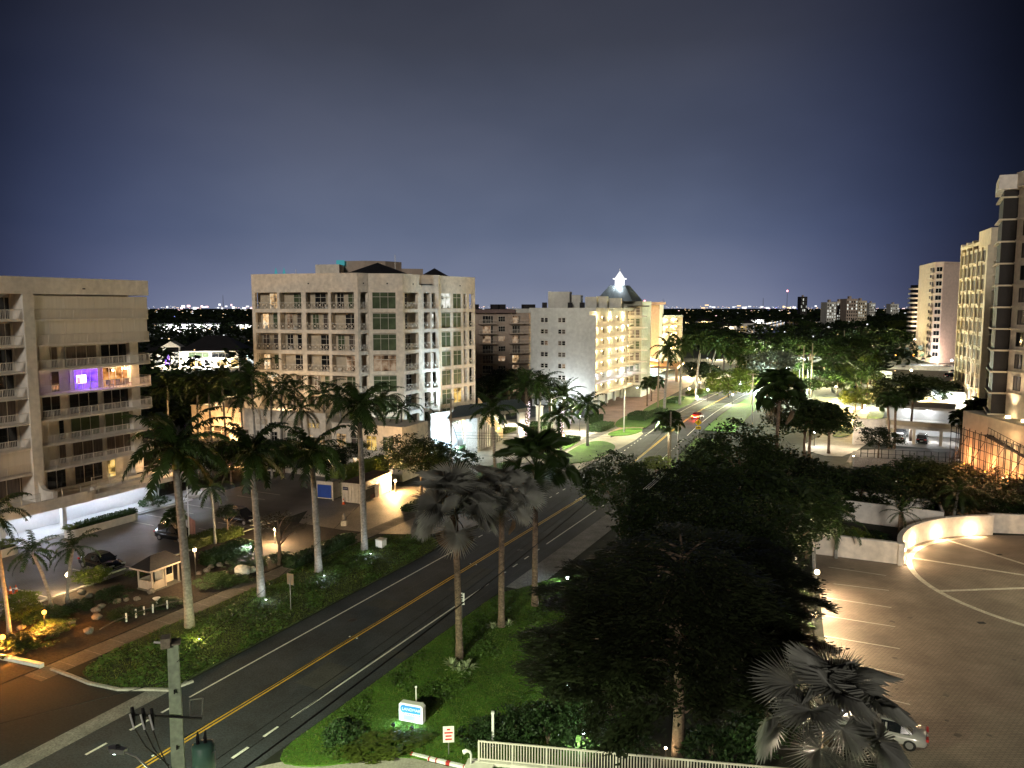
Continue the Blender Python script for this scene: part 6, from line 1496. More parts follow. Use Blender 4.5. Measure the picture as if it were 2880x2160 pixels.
post_lamp(2330, 1160, 2.4, 'warm lamp behind the wide dark tree on the entry drive', (1, 0.6, 0.2), 2600, mt['lampw'], r=0.25)
post_lamp(2290, 1255, 2.6, 'white lamp under the wide dark tree on the entry drive', CO, 190, mt['lampc'], r=0.2)
post_lamp(2400, 1300, 1.0, 'small lamp on the terrace before the low garage, left', WA, 30, mt['lampw'], r=0.12)
post_lamp(2712, 1290, 1.6, 'small white globe before the orange wall', CO, 40, mt['lampc'], r=0.2)
for i, (u, v) in enumerate(((2296, 1668), (2292, 1722), (2288, 1798), (2284, 1880))):
    post_lamp(u, v, 1.9, 'glaring lamp behind the plants at the court edge', (1, 0.76, 0.48), 210, mt['lampw'], group='lamps along the court edge', r=0.22)
b = D(2262, 2010, 34.6); post_lamp(0, 0, b.z, 'glaring lamp beside the large silver fan palm', (1, 0.85, 0.62), 130, mt['lampw'], r=0.3, base=(b.x, b.y, 0))
for i, (u, v) in enumerate(((1640, 2085), (1590, 1805), (1600, 1955), (2110, 1850), (1865, 1735), (2095, 1700))):
    post_lamp(u, v, 0.6, 'small white light glinting through the dark foreground trees', (0.95, 0.95, 1), 26, mt['lampc'], group='lights inside the dark foreground trees', r=0.14)
post_lamp(1596, 1640, 0.5, 'bluish light at the edge of the dark trees by the verge', (0.7, 0.9, 1), 110, mt['lampc'], r=0.16)
post_lamp(705, 1560, 0.8, 'pale bollard light in the dark garden bed', (0.9, 0.95, 1), 30, mt['lampc'], r=0.1)

def street_lamp(base, h, arm, label, watt, col, mat, name='street_lamp'):
    t_ = thing(name, label, 'street lamp', base); a = Vector((arm[0], arm[1], 0))
    MB().tube([(0, 0, 0), (0, 0, h * 0.5), (0, 0, h)], [0.14, 0.11, 0.08], 8).build('post', mt['steel'], t_)
    pts = [Vector((0, 0, h - 0.4)) + a * q + Vector((0, 0, 0.7 * math.sin(q * 1.9))) for q in (0, 0.3, 0.6, 0.85, 1)]
    MB().tube(pts, 0.04, 6).build('arm', mt['steel'], t_)
    e = pts[-1]; d = a.normalized(); s_ = Vector((-d.y, d.x, 0))
    vs = [e + d * x + s_ * y + Vector((0, 0, z)) for z in (-0.08, 0.1) for x, y in ((-0.1, -0.1), (0.45, -0.17), (0.75, 0), (0.45, 0.17), (-0.1, 0.1))]
    MB().add(vs, [(4, 3, 2, 1, 0), (5, 6, 7, 8, 9)] + [(i, (i + 1) % 5, 5 + (i + 1) % 5, 5 + i) for i in range(5)]).build('lamp_head', mt['steel'], t_)
    MB().ball(e + d * 0.38 + Vector((0, 0, -0.09)), 0.16, 8, 4, (1, 1, 0.5)).build('lens', mat, t_)
    lightp(e + d * 0.38 + Vector((0, 0, -0.2)), watt, col, 0.15, t_, 168, e + d * 0.38 + Vector((0, 0, -9)), 0.25)
    return t_
street_lamp(RT(78, 10.5), 9.0, RN * -2.2, 'street lamp shining green white above the black trees right of the far road', 1500, GN, mt['lampg'])
street_lamp(RT(121, 15), 9.5, RN * -2.2, 'street lamp shining bluish white behind the tall dark fan palm', 2600, (0.85, 1, 0.95), mt['lampg'])
street_lamp(RC(180, 7), 9.5, RN * -2.2, 'street lamp far down the road', 3000, (1, 0.95, 0.7), mt['lampw'])
street_lamp(RT(44, -19.5), 8.5, RN * 2.2, 'street lamp on the sidewalk beside the oval lawn', 2100, (1, 0.95, 0.58), mt['lampg'])
street_lamp(RT(26.5, 8.2), 8.0, RN * -2.4, 'street lamp arm reaching over the road beside the leaning fan palm', 1500, (1, 0.97, 0.7), mt['lampg'])
street_lamp(RC(62, -8.5), 9.0, RN * 2.2, 'street lamp left of the road near the pink forecourt', 2000, (1, 0.95, 0.58), mt['lampg'])

# ------------------------------------------------------------------ utility poles and wires
def lerp3(a, b, q, sag): return a.lerp(b, q) - Vector((0, 0, sag * 4 * q * (1 - q)))
def wire(a, b, r, label, sag=0.5, n=24, group='overhead wires'):
    mb = MB().tube([lerp3(Vector(a), Vector(b), i / n, sag) for i in range(n + 1)], r, 4); o = mb.build('overhead_wire', mt['black']); return tag(o, label, 'wire', group)
pt = D(486, 1808, 24.0); PB = Vector((pt.x, pt.y, 0)); ph_ = pt.z
UP = thing('utility_pole', 'square concrete utility pole with transformer and street light arm in the foreground', 'utility pole', PB, 0.35)
w0 = 0.25; vs = [(x * k, y * k, z) for z, k in ((0, 0.31), (ph_, 0.16)) for x, y in ((-1, -1), (1, -1), (1, 1), (-1, 1))]
MB().add(vs, [(0, 1, 5, 4), (1, 2, 6, 5), (2, 3, 7, 6), (3, 0, 4, 7), (4, 5, 6, 7)]).build('shaft', mt['pole'], UP)
MB().bx(-0.24, 0.24, -0.24, 0.24, ph_ + 0.002, ph_ + 0.05).build('cap', mt['wood'], UP)
MB().bx(-0.34, -0.06, -0.3, 0.1, ph_ - 0.05, ph_ + 0.28).build('top_bracket', mt['wood'], UP)
MB().tube([(-0.3, -0.12, ph_ + 0.1), (-0.55, -0.1, ph_ + 0.15)], 0.035, 6).build('insulator', mt['conew'], UP)
for k_, zz in enumerate((1.6, 3.5)): MB().bx(-0.02, 0.02, -0.3, -0.22, ph_ - zz, ph_ - zz + 0.12).build('bolt', mt['black'], UP)
za = ph_ - 2.3                                              # cross arm with fused cut-outs
MB().tube([(-1.25, -0.3, za + 0.25), (0.8, -0.35, za - 0.25)], 0.04, 6).build('cross_arm', mt['black'], UP)
for i, x in enumerate((-1.25, -0.95, -0.7)):
    z_ = za + 0.22 - (x + 1.25) * 0.25
    MB().tube([(x, -0.3, z_ + 0.28), (x + 0.03, -0.35, z_ + 0.05), (x + 0.05, -0.42, z_ - 0.3)], [0.05, 0.075, 0.04], 7).build('cut_out', mt['black'], UP)
    MB().tube([(x - 0.04, -0.48, z_ + 0.15), (x + 0.06, -0.52, z_ - 0.35)], 0.03, 6).build('fuse_tube', mt['conew'], UP)
    MB().tube([(x, -0.35, z_ - 0.3), (x * 0.7, -0.4, z_ - 1.1), (-0.25, -0.3, z_ - 1.9)], 0.018, 4).build('lead_wire', mt['black'], UP)
bx_ = MB()
for (p, q) in (((0.45, za - 0.1), (0.45, za + 0.45)), ((0.45, za + 0.45), (0.85, za + 0.45)), ((0.85, za + 0.45), (0.8, za - 0.15)), ((0.8, za - 0.15), (0.45, za - 0.1))): bx_.tube([(p[0], -0.35, p[1]), (q[0], -0.35, q[1])], 0.022, 4)
bx_.build('bracket', mt['steel'], UP)
zt_ = ph_ - 4.35                                              # transformer
MB().tube([(0.78, -0.1, zt_ - 0.35), (0.78, -0.1, zt_ + 0.75), (0.78, -0.1, zt_ + 0.82)], [0.36, 0.36, 0.28], 14).build('transformer', mt['tank'], UP, True)
for x in (0.62, 0.85): MB().tube([(x, -0.1, zt_ + 0.8), (x, -0.12, zt_ + 1.0), (x + 0.02, -0.12, zt_ + 1.25)], [0.07, 0.06, 0.025], 7).build('bushing', mt['black'], UP)
MB().tube([(1.0, -0.3, zt_ + 0.5), (1.15, -0.35, zt_ + 0.6), (1.15, -0.35, zt_ + 0.1)], 0.02, 5).build('lightning_arrester', mt['steel'], UP)
lh = D(338, 2112, 24.6); la = Vector((lh.x - PB.x, lh.y - PB.y, 0)); la.rotate(Matrix.Rotation(-0.35, 3, 'Z')); hz_ = lh.z
MB().tube([(0.1 * la.x, 0.1 * la.y, hz_ - 1.5), la * 0.45 + Vector((0, 0, hz_ - 0.55)), la * 0.72 + Vector((0, 0, hz_ - 0.1)), la * 0.97 + Vector((0, 0, hz_ + 0.02))], 0.035, 6).build('lamp_arm', mt['steel'], UP)
d = la.normalized(); s_ = Vector((-d.y, d.x, 0)); e = la * 0.95 + Vector((0, 0, hz_))
vs = [e + d * x + s_ * y + Vector((0, 0, z)) for z in (-0.06, 0.1) for x, y in ((-0.1, -0.09), (0.4, -0.16), (0.62, 0), (0.4, 0.16), (-0.1, 0.09))]
MB().add(vs, [(4, 3, 2, 1, 0), (5, 6, 7, 8, 9)] + [(i, (i + 1) % 5, 5 + (i + 1) % 5, 5 + i) for i in range(5)]).build('lamp_head', mt['steel'], UP)
MB().bx(-0.06, 0.06, -0.06, 0.06, 0, 0.1).build('photocell', mt['black'], UP, loc=e + d * 0.2 + Vector((0, 0, 0.1)))
MB().ball(e + d * 0.3 + Vector((0, 0, -0.07)), 0.13, 8, 4, (1, 1, 0.4)).build('lens', mt['lampg'], UP)
lightp(e + d * 0.3 + Vector((0, 0, -0.2)), 4600, (0.88, 1.0, 0.6), 0.12, UP, 172, e + d * 0.3 + Vector((0, 0, -9)), 0.2)

def wood_pole(base, h, label, arms=(), r=0.17, mat='wood', extra=None):
    t_ = thing('utility_pole', label, 'utility pole', base, ROADZ)
    MB().tube([(0, 0, 0), (0, 0, h)], [r, r * 0.7], 9).build('shaft', mt[mat], t_, True)
    for z, L in arms:
        MB().bx(-0.06, 0.06, -L, L, z - 0.06, z + 0.06).build('cross_arm', mt['wood'], t_)
        for q in (-0.9, -0.45, 0.45, 0.9): MB().tube([(0, q * L, z + 0.06), (0, q * L, z + 0.22)], 0.04, 5).build('insulator', mt['steel'], t_)
    return t_
b = G(1270, 1350); P2 = b; h2 = zat(b, 1108); wood_pole(b, h2, 'wooden utility pole in front of the bright cream block wall', ((h2 - 0.8, 0.6),))
b = G(1883, 1345); P3 = b; h3 = zat(b, 1158); wood_pole(b, h3, 'wooden utility pole right of the road beside the leaning fan palm', ())
for (u, v, tv, lab, ar) in ((2256, 1115, 972, 'left of the twin bare poles beyond the far road', ()), (2280, 1115, 965, 'right of the twin bare poles beyond the far road', ()), (2115, 1140, 1050, 'pole with a cross arm before the bright green tree', (0.3,)), (2165, 1090, 1012, 'pole with a cross arm before the pale silvery tree', (0.3,)), (2372, 1000, 928, 'thin pole among the far trees right of the twin poles', ()), (1850, 1150, 1010, 'thin pole between the far royal palms', ())):
    b = G(u, v); h_ = zat(b, tv); wood_pole(b, h_, lab, tuple((h_ - q, 1.4) for q in ar), 0.24)
# wires: three lines from the foreground pole to the pole by the road, service drops on the left
top = PB + Vector((0, 0, ph_)); p3 = P3 + Vector((0, 0, h3))
wire(PB + Vector((0.2, -0.2, ph_ - 0.55)), P2 + Vector((0, 0, h2 - 0.5)), 0.014, 'thin wire from the foreground pole across the road to the far wooden pole', 1.5)
wire(PB + Vector((-0.2, 0, ph_ - 1.3)), RT(-120, -30, 9), 0.014, 'thin wire leaving the foreground pole to the lower left', 0.6)
wire(PB + Vector((0.3, 0, 8.4)), p3 - Vector((0, 0, 1.8)), 0.05, 'thick black cable sagging over the front lawn', 1.1)
wire(PB + Vector((0.2, 0.1, 8.9)), p3 - Vector((0, 0, 1.3)), 0.016, 'thin wire just above the thick black cable', 1.1)
wire(PB + Vector((0.2, 0.2, 9.3)), p3 - Vector((0, 0, 0.9)), 0.014, 'second thin wire above the thick black cable', 1.0)
wire(PB + Vector((0.25, 0, 10.9)), p3 - Vector((0, 0, 0.4)), 0.014, 'wire running above the right edge line of the road', 1.3)
for q in (0.2, 0.6, 1.0): wire(P2 + Vector((0, 0, 7.2 - q)), P3 + Vector((0, 0, h3 - 2 - q)), 0.02, 'wire crossing the road between the two wooden poles', 0.5, group='wires between the wooden poles')
for q in (0.0, 0.5, 0.9): wire(p3 - Vector((0, 0, 0.5 + q)), RT(84, 11, 8.5 - q), 0.02, 'wire running on from the roadside wooden pole', 0.4, group='wires beyond the roadside pole')
for q in (0.0, 0.35, 0.7): wire(D(1810, 1375, 62) + Vector((q * 0.6, 0, 0)), D(1862, 1328, 72) + Vector((q * 0.6, 0, 0)), 0.035, 'short bright cable glinting over the dark tree', 0.05, group='bright cables over the dark tree')
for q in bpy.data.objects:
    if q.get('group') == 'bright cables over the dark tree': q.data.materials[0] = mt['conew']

# ------------------------------------------------------------------ cars
def loft(mb, secs, close=True):
    n = len(secs[0]); vs = [p for s in secs for p in s]; fs = []
    for i in range(len(secs) - 1):
        for j in range(n): k = (j + 1) % n; fs.append((i * n + j, i * n + k, (i + 1) * n + k, (i + 1) * n + j))
    if close: fs += [tuple(range(n - 1, -1, -1)), tuple(range((len(secs) - 1) * n, len(secs) * n))]
    return mb.add(vs, fs)
def sec(x, w, z0, z1, k=0.8, b=0.12): return [Vector((x, y, z)) for y, z in ((-w + b, z0), (-w, z0 + b), (-w, z1 - 0.22), (-w * k - 0.02, z1), (w * k + 0.02, z1), (w, z1 - 0.22), (w, z0 + b), (w - b, z0))]
_car = {}
def car_parts(kind, paint):
    k = (kind, paint)
    if k in _car: return _car[k]
    suv = kind == 'suv'; L = 4.7 if suv else 4.8; hb = 1.0 if suv else 0.9; W_ = 0.93
    body = MB(); loft(body, [sec(-L / 2, W_ * 0.78, 0.38, hb * 0.82), sec(-L / 2 + 0.12, W_ * 0.9, 0.28, hb + (0.05 if suv else 0.0)), sec(-L / 2 + 0.7, W_, 0.24, hb + 0.04), sec(0, W_, 0.22, hb), sec(L / 2 - 1.0, W_, 0.24, hb - 0.06), sec(L / 2 - 0.25, W_ * 0.9, 0.28, hb - 0.2), sec(L / 2, W_ * 0.7, 0.36, hb - 0.36)])
    zr = 1.72 if suv else 1.43
    def gs(x, w, z0, z1, tw): return [Vector((x, y, z)) for y, z in ((-w, z0), (-tw, z1), (tw, z1), (w, z0))]
    xs = (-L / 2 + (0.15 if suv else 0.75), -L / 2 + (0.55 if suv else 1.35), 0.35, 1.15 if suv else 1.1)
    gl = MB(); loft(gl, [gs(xs[0], 0.8, hb - 0.02, hb + 0.05, 0.74), gs(xs[1], 0.84, hb - 0.02, zr - 0.03, 0.62), gs(xs[2] - 0.2, 0.84, hb - 0.02, zr - 0.01, 0.64), gs(xs[3], 0.8, hb - 0.08, hb + 0.0, 0.72)])
    rf_ = MB(); loft(rf_, [[Vector((x, y, z)) for y, z in ((-w, z0), (-w * 0.9, z0 + 0.05), (w * 0.9, z0 + 0.05), (w, z0))] for x, w, z0 in ((xs[1] - 0.12, 0.62, zr - 0.1), (xs[1] + 0.1, 0.64, zr - 0.03), (xs[2] - 0.3, 0.65, zr - 0.01), (xs[2] - 0.02, 0.62, zr - 0.09))])
    for sy in (-1, 1):
        for xa in (-0.45 if suv else -0.3,): rf_.bx(xa - 0.05, xa + 0.05, sy * 0.78 - 0.06, sy * 0.78 + 0.02, hb, zr - 0.1)
        rf_.tube([(xs[2] - 0.1, sy * 0.64, zr - 0.04), (xs[3] - 0.05, sy * 0.8, hb)], 0.035, 4); rf_.tube([(xs[1], sy * 0.63, zr - 0.04), (xs[0] + 0.05, sy * 0.8, hb)], 0.045, 4)
    tyre = MB(); tyre.tube([(0, -0.11, 0), (0, -0.09, 0), (0, 0.09, 0), (0, 0.11, 0)], [0.28, 0.34, 0.34, 0.28], 16)
    rim = MB(); rim.tube([(0, -0.125, 0), (0, 0.125, 0)], 0.2, 12)
    hl = MB().bx(-0.12, 0.1, -0.2, 0.2, -0.07, 0.07); tl = MB().bx(-0.06, 0.06, -0.2, 0.2, -0.07, 0.07)
    plate = MB().bx(-0.02, 0.02, -0.26, 0.26, -0.07, 0.07); mir = MB().ball((0, 0, 0), 0.1, 6, 4, (0.8, 1.2, 0.7)); trim = MB().bx(-0.03, 0.03, -0.5, 0.5, -0.05, 0.05)
    _car[k] = dict(L=L, hb=hb, suv=suv, body=body.mesh('body', mt[paint], True), glass=gl.mesh('windows', mt['glass']), roof=rf_.mesh('roof', mt[paint]), tyre=tyre.mesh('wheel', mt['black'], True), rim=rim.mesh('rim', mt['rim']), hl=hl.mesh('headlight', mt['headlamp']), plate=plate.mesh('number_plate', mt['conew']), mir=mir.mesh('wing_mirror', mt[paint]), trim=trim.mesh('grille', mt['chrome']), tl=tl)
    return _car[k]
def car(kind, paint, base, rz, label, tail=None, group=None, name='car'):
    c = car_parts(kind, paint); t_ = thing(name, label, 'car', base, rz, group)
    for q in ('body', 'glass', 'roof'): put({'glass': 'windows'}.get(q, q), c[q], t_)
    L = c['L']
    for sx in (-L / 2 + 0.88, L / 2 - 0.92):
        for sy in (-0.83, 0.83):
            o = put('wheel', c['tyre'], t_, (sx, sy, 0.34)); put('rim', c['rim'], o)
    tm = mt[tail] if tail else mt['signred']
    for sy in (-0.6, 0.6):
        put('headlight', c['hl'], t_, (L / 2 - 0.16, sy, c['hb'] - 0.3)); c2 = c['tl'].mesh('taillight', tm) if ('t', tail) not in c else c[('t', tail)]; c[('t', tail)] = c2
        put('taillight', c2, t_, (-L / 2 - 0.01, sy, c['hb'] - 0.12)); put('wing_mirror', c['mir'], t_, (0.75, sy * 1.6, c['hb'] + 0.05))
    put('number_plate', c['plate'], t_, (-L / 2 - 0.02, 0, 0.6)); put('grille', c['trim'], t_, (L / 2 - 0.01, 0, c['hb'] - 0.42))
    return t_
AN = math.atan2(RN.y, RN.x)
car('sedan', 'carblack', RT(-36.6, -31.6), AN, 'black saloon parked nose to the kerb behind the young palms')
car('suv', 'carblack', RT(-27.2, -32.6), AN + 0.05, 'black hatchback parked behind the squat fan palm')
car('suv', 'carblack', RT(-19.2, -31.4), AN, 'black four by four parked right of the bright hedge island')
rc_ = car('sedan', 'carred', RC(88, 1.9), ROADZ, 'red car with glowing tail lights driving away on the far road', tail='tail_y')
MB().bx(-0.02, 0.02, -0.3, 0.3, -0.08, 0.08).build('lit_number_plate', E('plate_glow', (0.9, 0.8, 1.0), 2.2), rc_, loc=(-2.45, 0, 0.6))
MB().bx(-0.05, 0.02, -0.75, 0.75, -0.03, 0.03).build('brake_light', mt['tail'], rc_, loc=(-2.05, 0, 1.0))
lightp((-2.9, 0, 0.6), 75, (1, 0.05, 0.02), 0.15, rc_)
for sy in (-0.6, 0.6): lightp((2.6, sy, 0.62), 500, (0.85, 0.9, 1.0), 0.05, rc_, 70, (20, sy, 0.0), 0.6)
b = G(2555, 2090); d = G(2330, 1595) - G(2492, 1619); car('sedan', 'carwhite', (b.x - 1.3, b.y + 0.7, 0), math.atan2(d.y, d.x), 'silver saloon seen from behind beside the large silver fan palm', tail=None)
GF = 'cars on the far car park'
for i, (u, v, p_) in enumerate(((2668, 1040, 'carblack'), (2685, 1050, 'carwhite'), (2672, 1062, 'carblack'), (2692, 1075, 'carwhite'), (2485, 1048, 'carwhite'), (2650, 1018, 'carwhite'), (2600, 1016, 'carwhite'), (2632, 1012, 'carwhite'))):
    car('sedan' if i % 2 else 'suv', p_, G(u, v), 0.2 + i * 0.1, 'parked car in the distance on the lot before the pink tower', group=GF)

# ------------------------------------------------------------------ lettering
def text(body, size, mat, parent, loc, rot, name='lettering', ext=0.004):
    cu_ = bpy.data.curves.new('lettering', 'FONT'); cu_.body = body; cu_.size = size; cu_.align_x = 'CENTER'; cu_.align_y = 'CENTER'; cu_.extrude = ext
    tmp = bpy.data.objects.new('tmp', cu_); COL.objects.link(tmp); bpy.context.view_layer.update()
    me = bpy.data.meshes.new_from_object(tmp.evaluated_get(bpy.context.evaluated_depsgraph_get())); bpy.data.objects.remove(tmp); bpy.data.curves.remove(cu_)
    me.materials.clear(); me.materials.append(mat)
    return put(name, me, parent, loc, rot=rot)

# ------------------------------------------------------------------ signs
def lettersign(base, rz, w_, h_, z0, label, mat, lines, lm, size, name='road_sign', diamond=False, post=True, back=True, ph_=None):
    t_ = thing(name, label, 'sign', base, rz)
    MB().tube([(0, 0, 0), (0, 0, z0 + h_ * 0.8)], 0.035, 6).build('post', mt['steel'], t_)
    mb = MB().bx(-w_ / 2, w_ / 2, -0.05, -0.03, z0, z0 + h_); mb.build('panel', mat, t_)
    for i, q in enumerate(lines):                        # too small in the picture to read: one bar a line
        zc = z0 + h_ * (0.5 + ((len(lines) - 1) / 2 - i) * 0.8 / max(1, len(lines))); MB().bx(-w_ * q / 2, w_ * q / 2, -0.056, -0.051, zc - size * 0.35, zc + size * 0.35).build('small_print', lm, t_)
    return t_
b = G(1962, 1262); PS = thing('road_sign', 'yellow diamond pedestrian warning sign with a plate below, right of the road', 'sign', b, 0)
hs = zat(b, 1188)
MB().tube([(0, 0, 0), (0, 0, hs)], 0.05, 6).build('post', mt['steel'], PS)
q = 0.62; MB().add([(0, -0.08, hs + q), (q, -0.08, hs), (0, -0.08, hs - q), (-q, -0.08, hs), (0, -0.05, hs + q), (q, -0.05, hs), (0, -0.05, hs - q), (-q, -0.05, hs)], [(3, 2, 1, 0), (4, 5, 6, 7), (0, 1, 5, 4), (1, 2, 6, 5), (2, 3, 7, 6), (3, 0, 4, 7)]).build('diamond_panel', mt['signyel'], PS)
w_ = MB(); w_.ball((0.02, -0.09, hs + 0.32), 0.065, 7, 4, (1, 0.1, 1)); w_.tube([(0, -0.09, hs + 0.23), (-0.02, -0.09, hs - 0.05)], [0.06, 0.05], 4)
for pq in (((0, 0.0), (-0.2, -0.3), (-0.3, -0.5)), ((0, 0.0), (0.16, -0.25), (0.14, -0.52)), ((0, 0.3), (-0.2, 0.12), (-0.3, 0.0)), ((0, 0.3), (0.2, 0.15), (0.28, 0.05))): w_.tube([(x * 0.6, -0.09, hs + z * 0.6) for x, z in pq], 0.028, 4)
w_.build('walking_figure', mt['ink'], PS)
MB().bx(-0.45, 0.45, -0.08, -0.05, hs - 1.2, hs - 0.7).build('plate', mt['signyel'], PS); [MB().bx(-0.32 + i * 0.135, -0.23 + i * 0.135, -0.086, -0.081, hs - 1.05, hs - 0.85).build('small_print', mt['ink'], PS) for i in range(5)]
lettersign(G(818, 1718), 2.6, 0.75, 0.95, zat(G(818, 1718), 1645), 'road sign seen from behind on a thin post in the left verge', mt['steel'], [], mt['ink'], 0.1)
b = G(1304, 1770); lettersign(RC(-33.6, 6.6), -0.25, 0.5, 0.95, 2.0, 'narrow white road sign beside the nearest silver palm trunk', mt['signwhite'], [0.4, 0.5, 0.35, 0.5], mt['ink'], 0.2)
b = G(1262, 2125); lettersign(b, 0.1, 0.62, 0.95, 0.8, 'small white notice with red lettering in the lawn before the railing', mt['signwhite'], [0.3, 0.75, 0.55, 0.6], mt['signred'], 0.13, name='notice_board')
b = G(1457, 1290); t_ = thing('road_sign', 'round red sign on a post beside the driveway', 'sign', b, 0.3); hh_ = zat(b, 1258); MB().tube([(0, 0, 0), (0, 0, hh_)], 0.04, 6).build('post', mt['steel'], t_)
MB().tube([(0, -0.06, hh_), (0, -0.03, hh_)], 0.5, 8).build('panel', mt['signred'], t_)
b = G(1413, 1305); t_ = thing('road_sign', 'round white bordered sign on a post left of the red one', 'sign', b, 0.2); hh_ = zat(b, 1272); MB().tube([(0, 0, 0), (0, 0, hh_)], 0.05, 6).build('post', mt['conew'], t_)
MB().tube([(0, -0.06, hh_), (0, -0.03, hh_)], 0.42, 10).build('panel', mt['signwhite'], t_); MB().tube([(0, -0.075, hh_), (0, -0.062, hh_)], 0.3, 10).build('emblem', mt['signred'], t_)
# the low name sign on the lawn
a, c_ = G(1128, 2025), G(1192, 2037); mid = (a + c_) / 2; d = c_ - a; rz_ = math.atan2(d.y, d.x); Wd = d.length * 1.04
NS = thing('name_sign', 'low white monument sign with a blue panel, floodlit on the front lawn', 'sign', mid, rz_)
hs = 1.24
MB().poly([(-Wd / 2, -0.2), (Wd / 2, -0.2), (Wd / 2, 0.2), (-Wd / 2, 0.2)], 0.08, 0.09)
mb = MB(); prof = [(-Wd / 2, 0.1), (Wd / 2, 0.1), (Wd / 2, hs - 0.14), (Wd / 2 - 0.14, hs), (-Wd / 2 + 0.1, hs), (-Wd / 2, hs - 0.1)]
n = len(prof); mb.add([(x, -0.2, z) for x, z in prof] + [(x, 0.2, z) for x, z in prof], [tuple(range(n)), tuple(range(2 * n - 1, n - 1, -1))] + [(i, n + i, n + (i + 1) % n, (i + 1) % n) for i in range(n)])
mb.build('sign_block', mt['signwhite'], NS)
MB().bx(-Wd / 2 + 0.2, Wd / 2 - 0.14, -0.215, -0.203, 0.66, 1.1).build('blue_band', mt['signblue'], NS)
MB().tube([(-Wd / 2 + 0.34, -0.213, 0.88), (-Wd / 2 + 0.34, -0.206, 0.88)], 0.25, 14).build('emblem', mt['signblue'], NS)
text('LANDMARK', 0.26, mt['signwhite'], NS, (0.12, -0.22, 0.88), (R(90), 0, 0))
for i in range(9): MB().bx(-0.5 + i * 0.13, -0.41 + i * 0.13, -0.21, -0.204, 0.54, 0.6).build('small_print', mt['signblue'], NS)
MB().bx(-0.5, 0.3, -0.21, -0.203, 0.2, 0.5).build('pale_panel', M('pale_blue_panel', (0.3, 0.5, 0.75), 0.5, 0.1, 2), NS)
for i, x in enumerate((-0.75, 0.45)):
    p = mid + Vector((math.cos(rz_) * x + math.sin(rz_) * 1.0, math.sin(rz_) * x - math.cos(rz_) * 1.0, 0.1))
    t_ = thing('spotlight', ('left', 'right')[i] + ' small black spotlight aimed at the name sign', 'lamp', p, rz_); MB().bx(-0.1, 0.1, -0.1, 0.06, 0.08, 0.24).build('housing', mt['black'], t_); MB().bx(-0.08, 0.08, 0.06, 0.075, 0.1, 0.22).build('lens', mt['lampc'], t_)
    MB().tube([(0, 0, 0), (0, 0, 0.1)], 0.03, 6).build('stake', mt['black'], t_)
    lightp((0, 0.25, 0.22), 5, (0.55, 0.82, 1.0), 0.06, t_)
b = G(1171, 2010); t_ = thing('valve_post', 'thin white standpipe behind the name sign', 'post', b); MB().tube([(0, 0, 0), (0, 0, 1.75)], 0.04, 7).build('pipe', mt['conew'], t_); MB().ball((0, 0, 1.78), 0.08, 6, 4).build('cap', mt['conew'], t_)

# small uplights assumed in the grass to light the royal palm feet, one lamp mast assumed beyond the right picture edge that lights the court
for i, (u, v, c, pw, m_) in enumerate(((560, 1800, (1, 0.8, 0.22), 24, 'lampw'), (748, 1690, (0.75, 0.85, 1), 9, 'lampc'), (912, 1622, (0.75, 0.85, 1), 9, 'lampc'), (1042, 1560, (0.75, 0.85, 1), 9, 'lampc'))):
    b = G(u, v, 0.09); t_ = thing('assumed_ground_spotlight', ('yellow', 'cool', 'cool', 'cool')[i] + ' spotlight assumed in the grass at the foot of the ' + ('nearest', 'second', 'third', 'fourth')[i] + ' royal palm', 'lamp', b)  # unseen fixtures, assumed from the brighter trunk feet and grass
    MB().tube([(0, 0, 0), (0, 0, 0.1)], 0.08, 8).build('housing', mt['black'], t_); MB().tube([(0, 0, 0.1), (0, 0, 0.115)], 0.06, 8).build('lens', mt[m_], t_); lightp((0, -0.1, 0.6), pw, c, 0.08, t_)
post_lamp(0, 0, 7.0, 'assumed lamp mast on the right side of the paved court', (0.98, 0.93, 0.62), 2600, mt['lampg'], base=(60, 63, 0), r=0.3)  # out of view, assumed from the light falling on the court

post_lamp(2060, 1138, 2.6, 'added floodlight brightening the bright green tree over the far road', (0.95, 1, 0.55), 800, mt['lampc'], r=0.2)  # extra source put in to brighten this crown
for i, (u, v, pw, c) in enumerate(((1945, 1060, 3000, (1, 0.8, 0.4)), (1990, 1130, 250, (0.95, 1, 0.5)), (2140, 1120, 900, (0.95, 1, 0.5)), (2230, 1110, 2600, (0.9, 1, 0.6)), (2350, 1120, 2600, (1, 0.85, 0.35)), (2400, 1010, 6000, (1, 0.9, 0.45)), (2090, 1050, 5000, (1, 0.9, 0.55)), (2150, 1035, 5000, (0.9, 1, 0.7)), (2210, 1060, 5000, (0.95, 1, 0.6)), (2310, 1080, 4500, (1, 0.9, 0.5)), (2020, 1010, 3500, (1, 0.85, 0.5)), (2260, 1005, 5000, (0.9, 1, 0.75)), (2370, 1040, 3500, (1, 0.85, 0.4)), (2440, 985, 7000, (0.8, 1, 0.8)), (2480, 965, 9000, (1, 0.9, 0.5)), (2330, 960, 9000, (0.9, 1, 0.8)), (2020, 1060, 1500, (1, 0.75, 0.4)))):
    post_lamp(u, v, 3.2, 'extra lamp added to brighten the trees beyond the far road', c, pw * 2.0, mt['lampw'] if c[0] == 1 else mt['lampc'], group='added lamps beyond the far road', r=0.28)  # extra lamps put in to light the dark far trees
post_lamp(1872, 2128, 0.5, 'small lamp assumed at the foot of the reddish trunk', (1, 0.72, 0.42), 6, mt['lampw'], r=0.08)  # assumed source for the warm light on the trunk
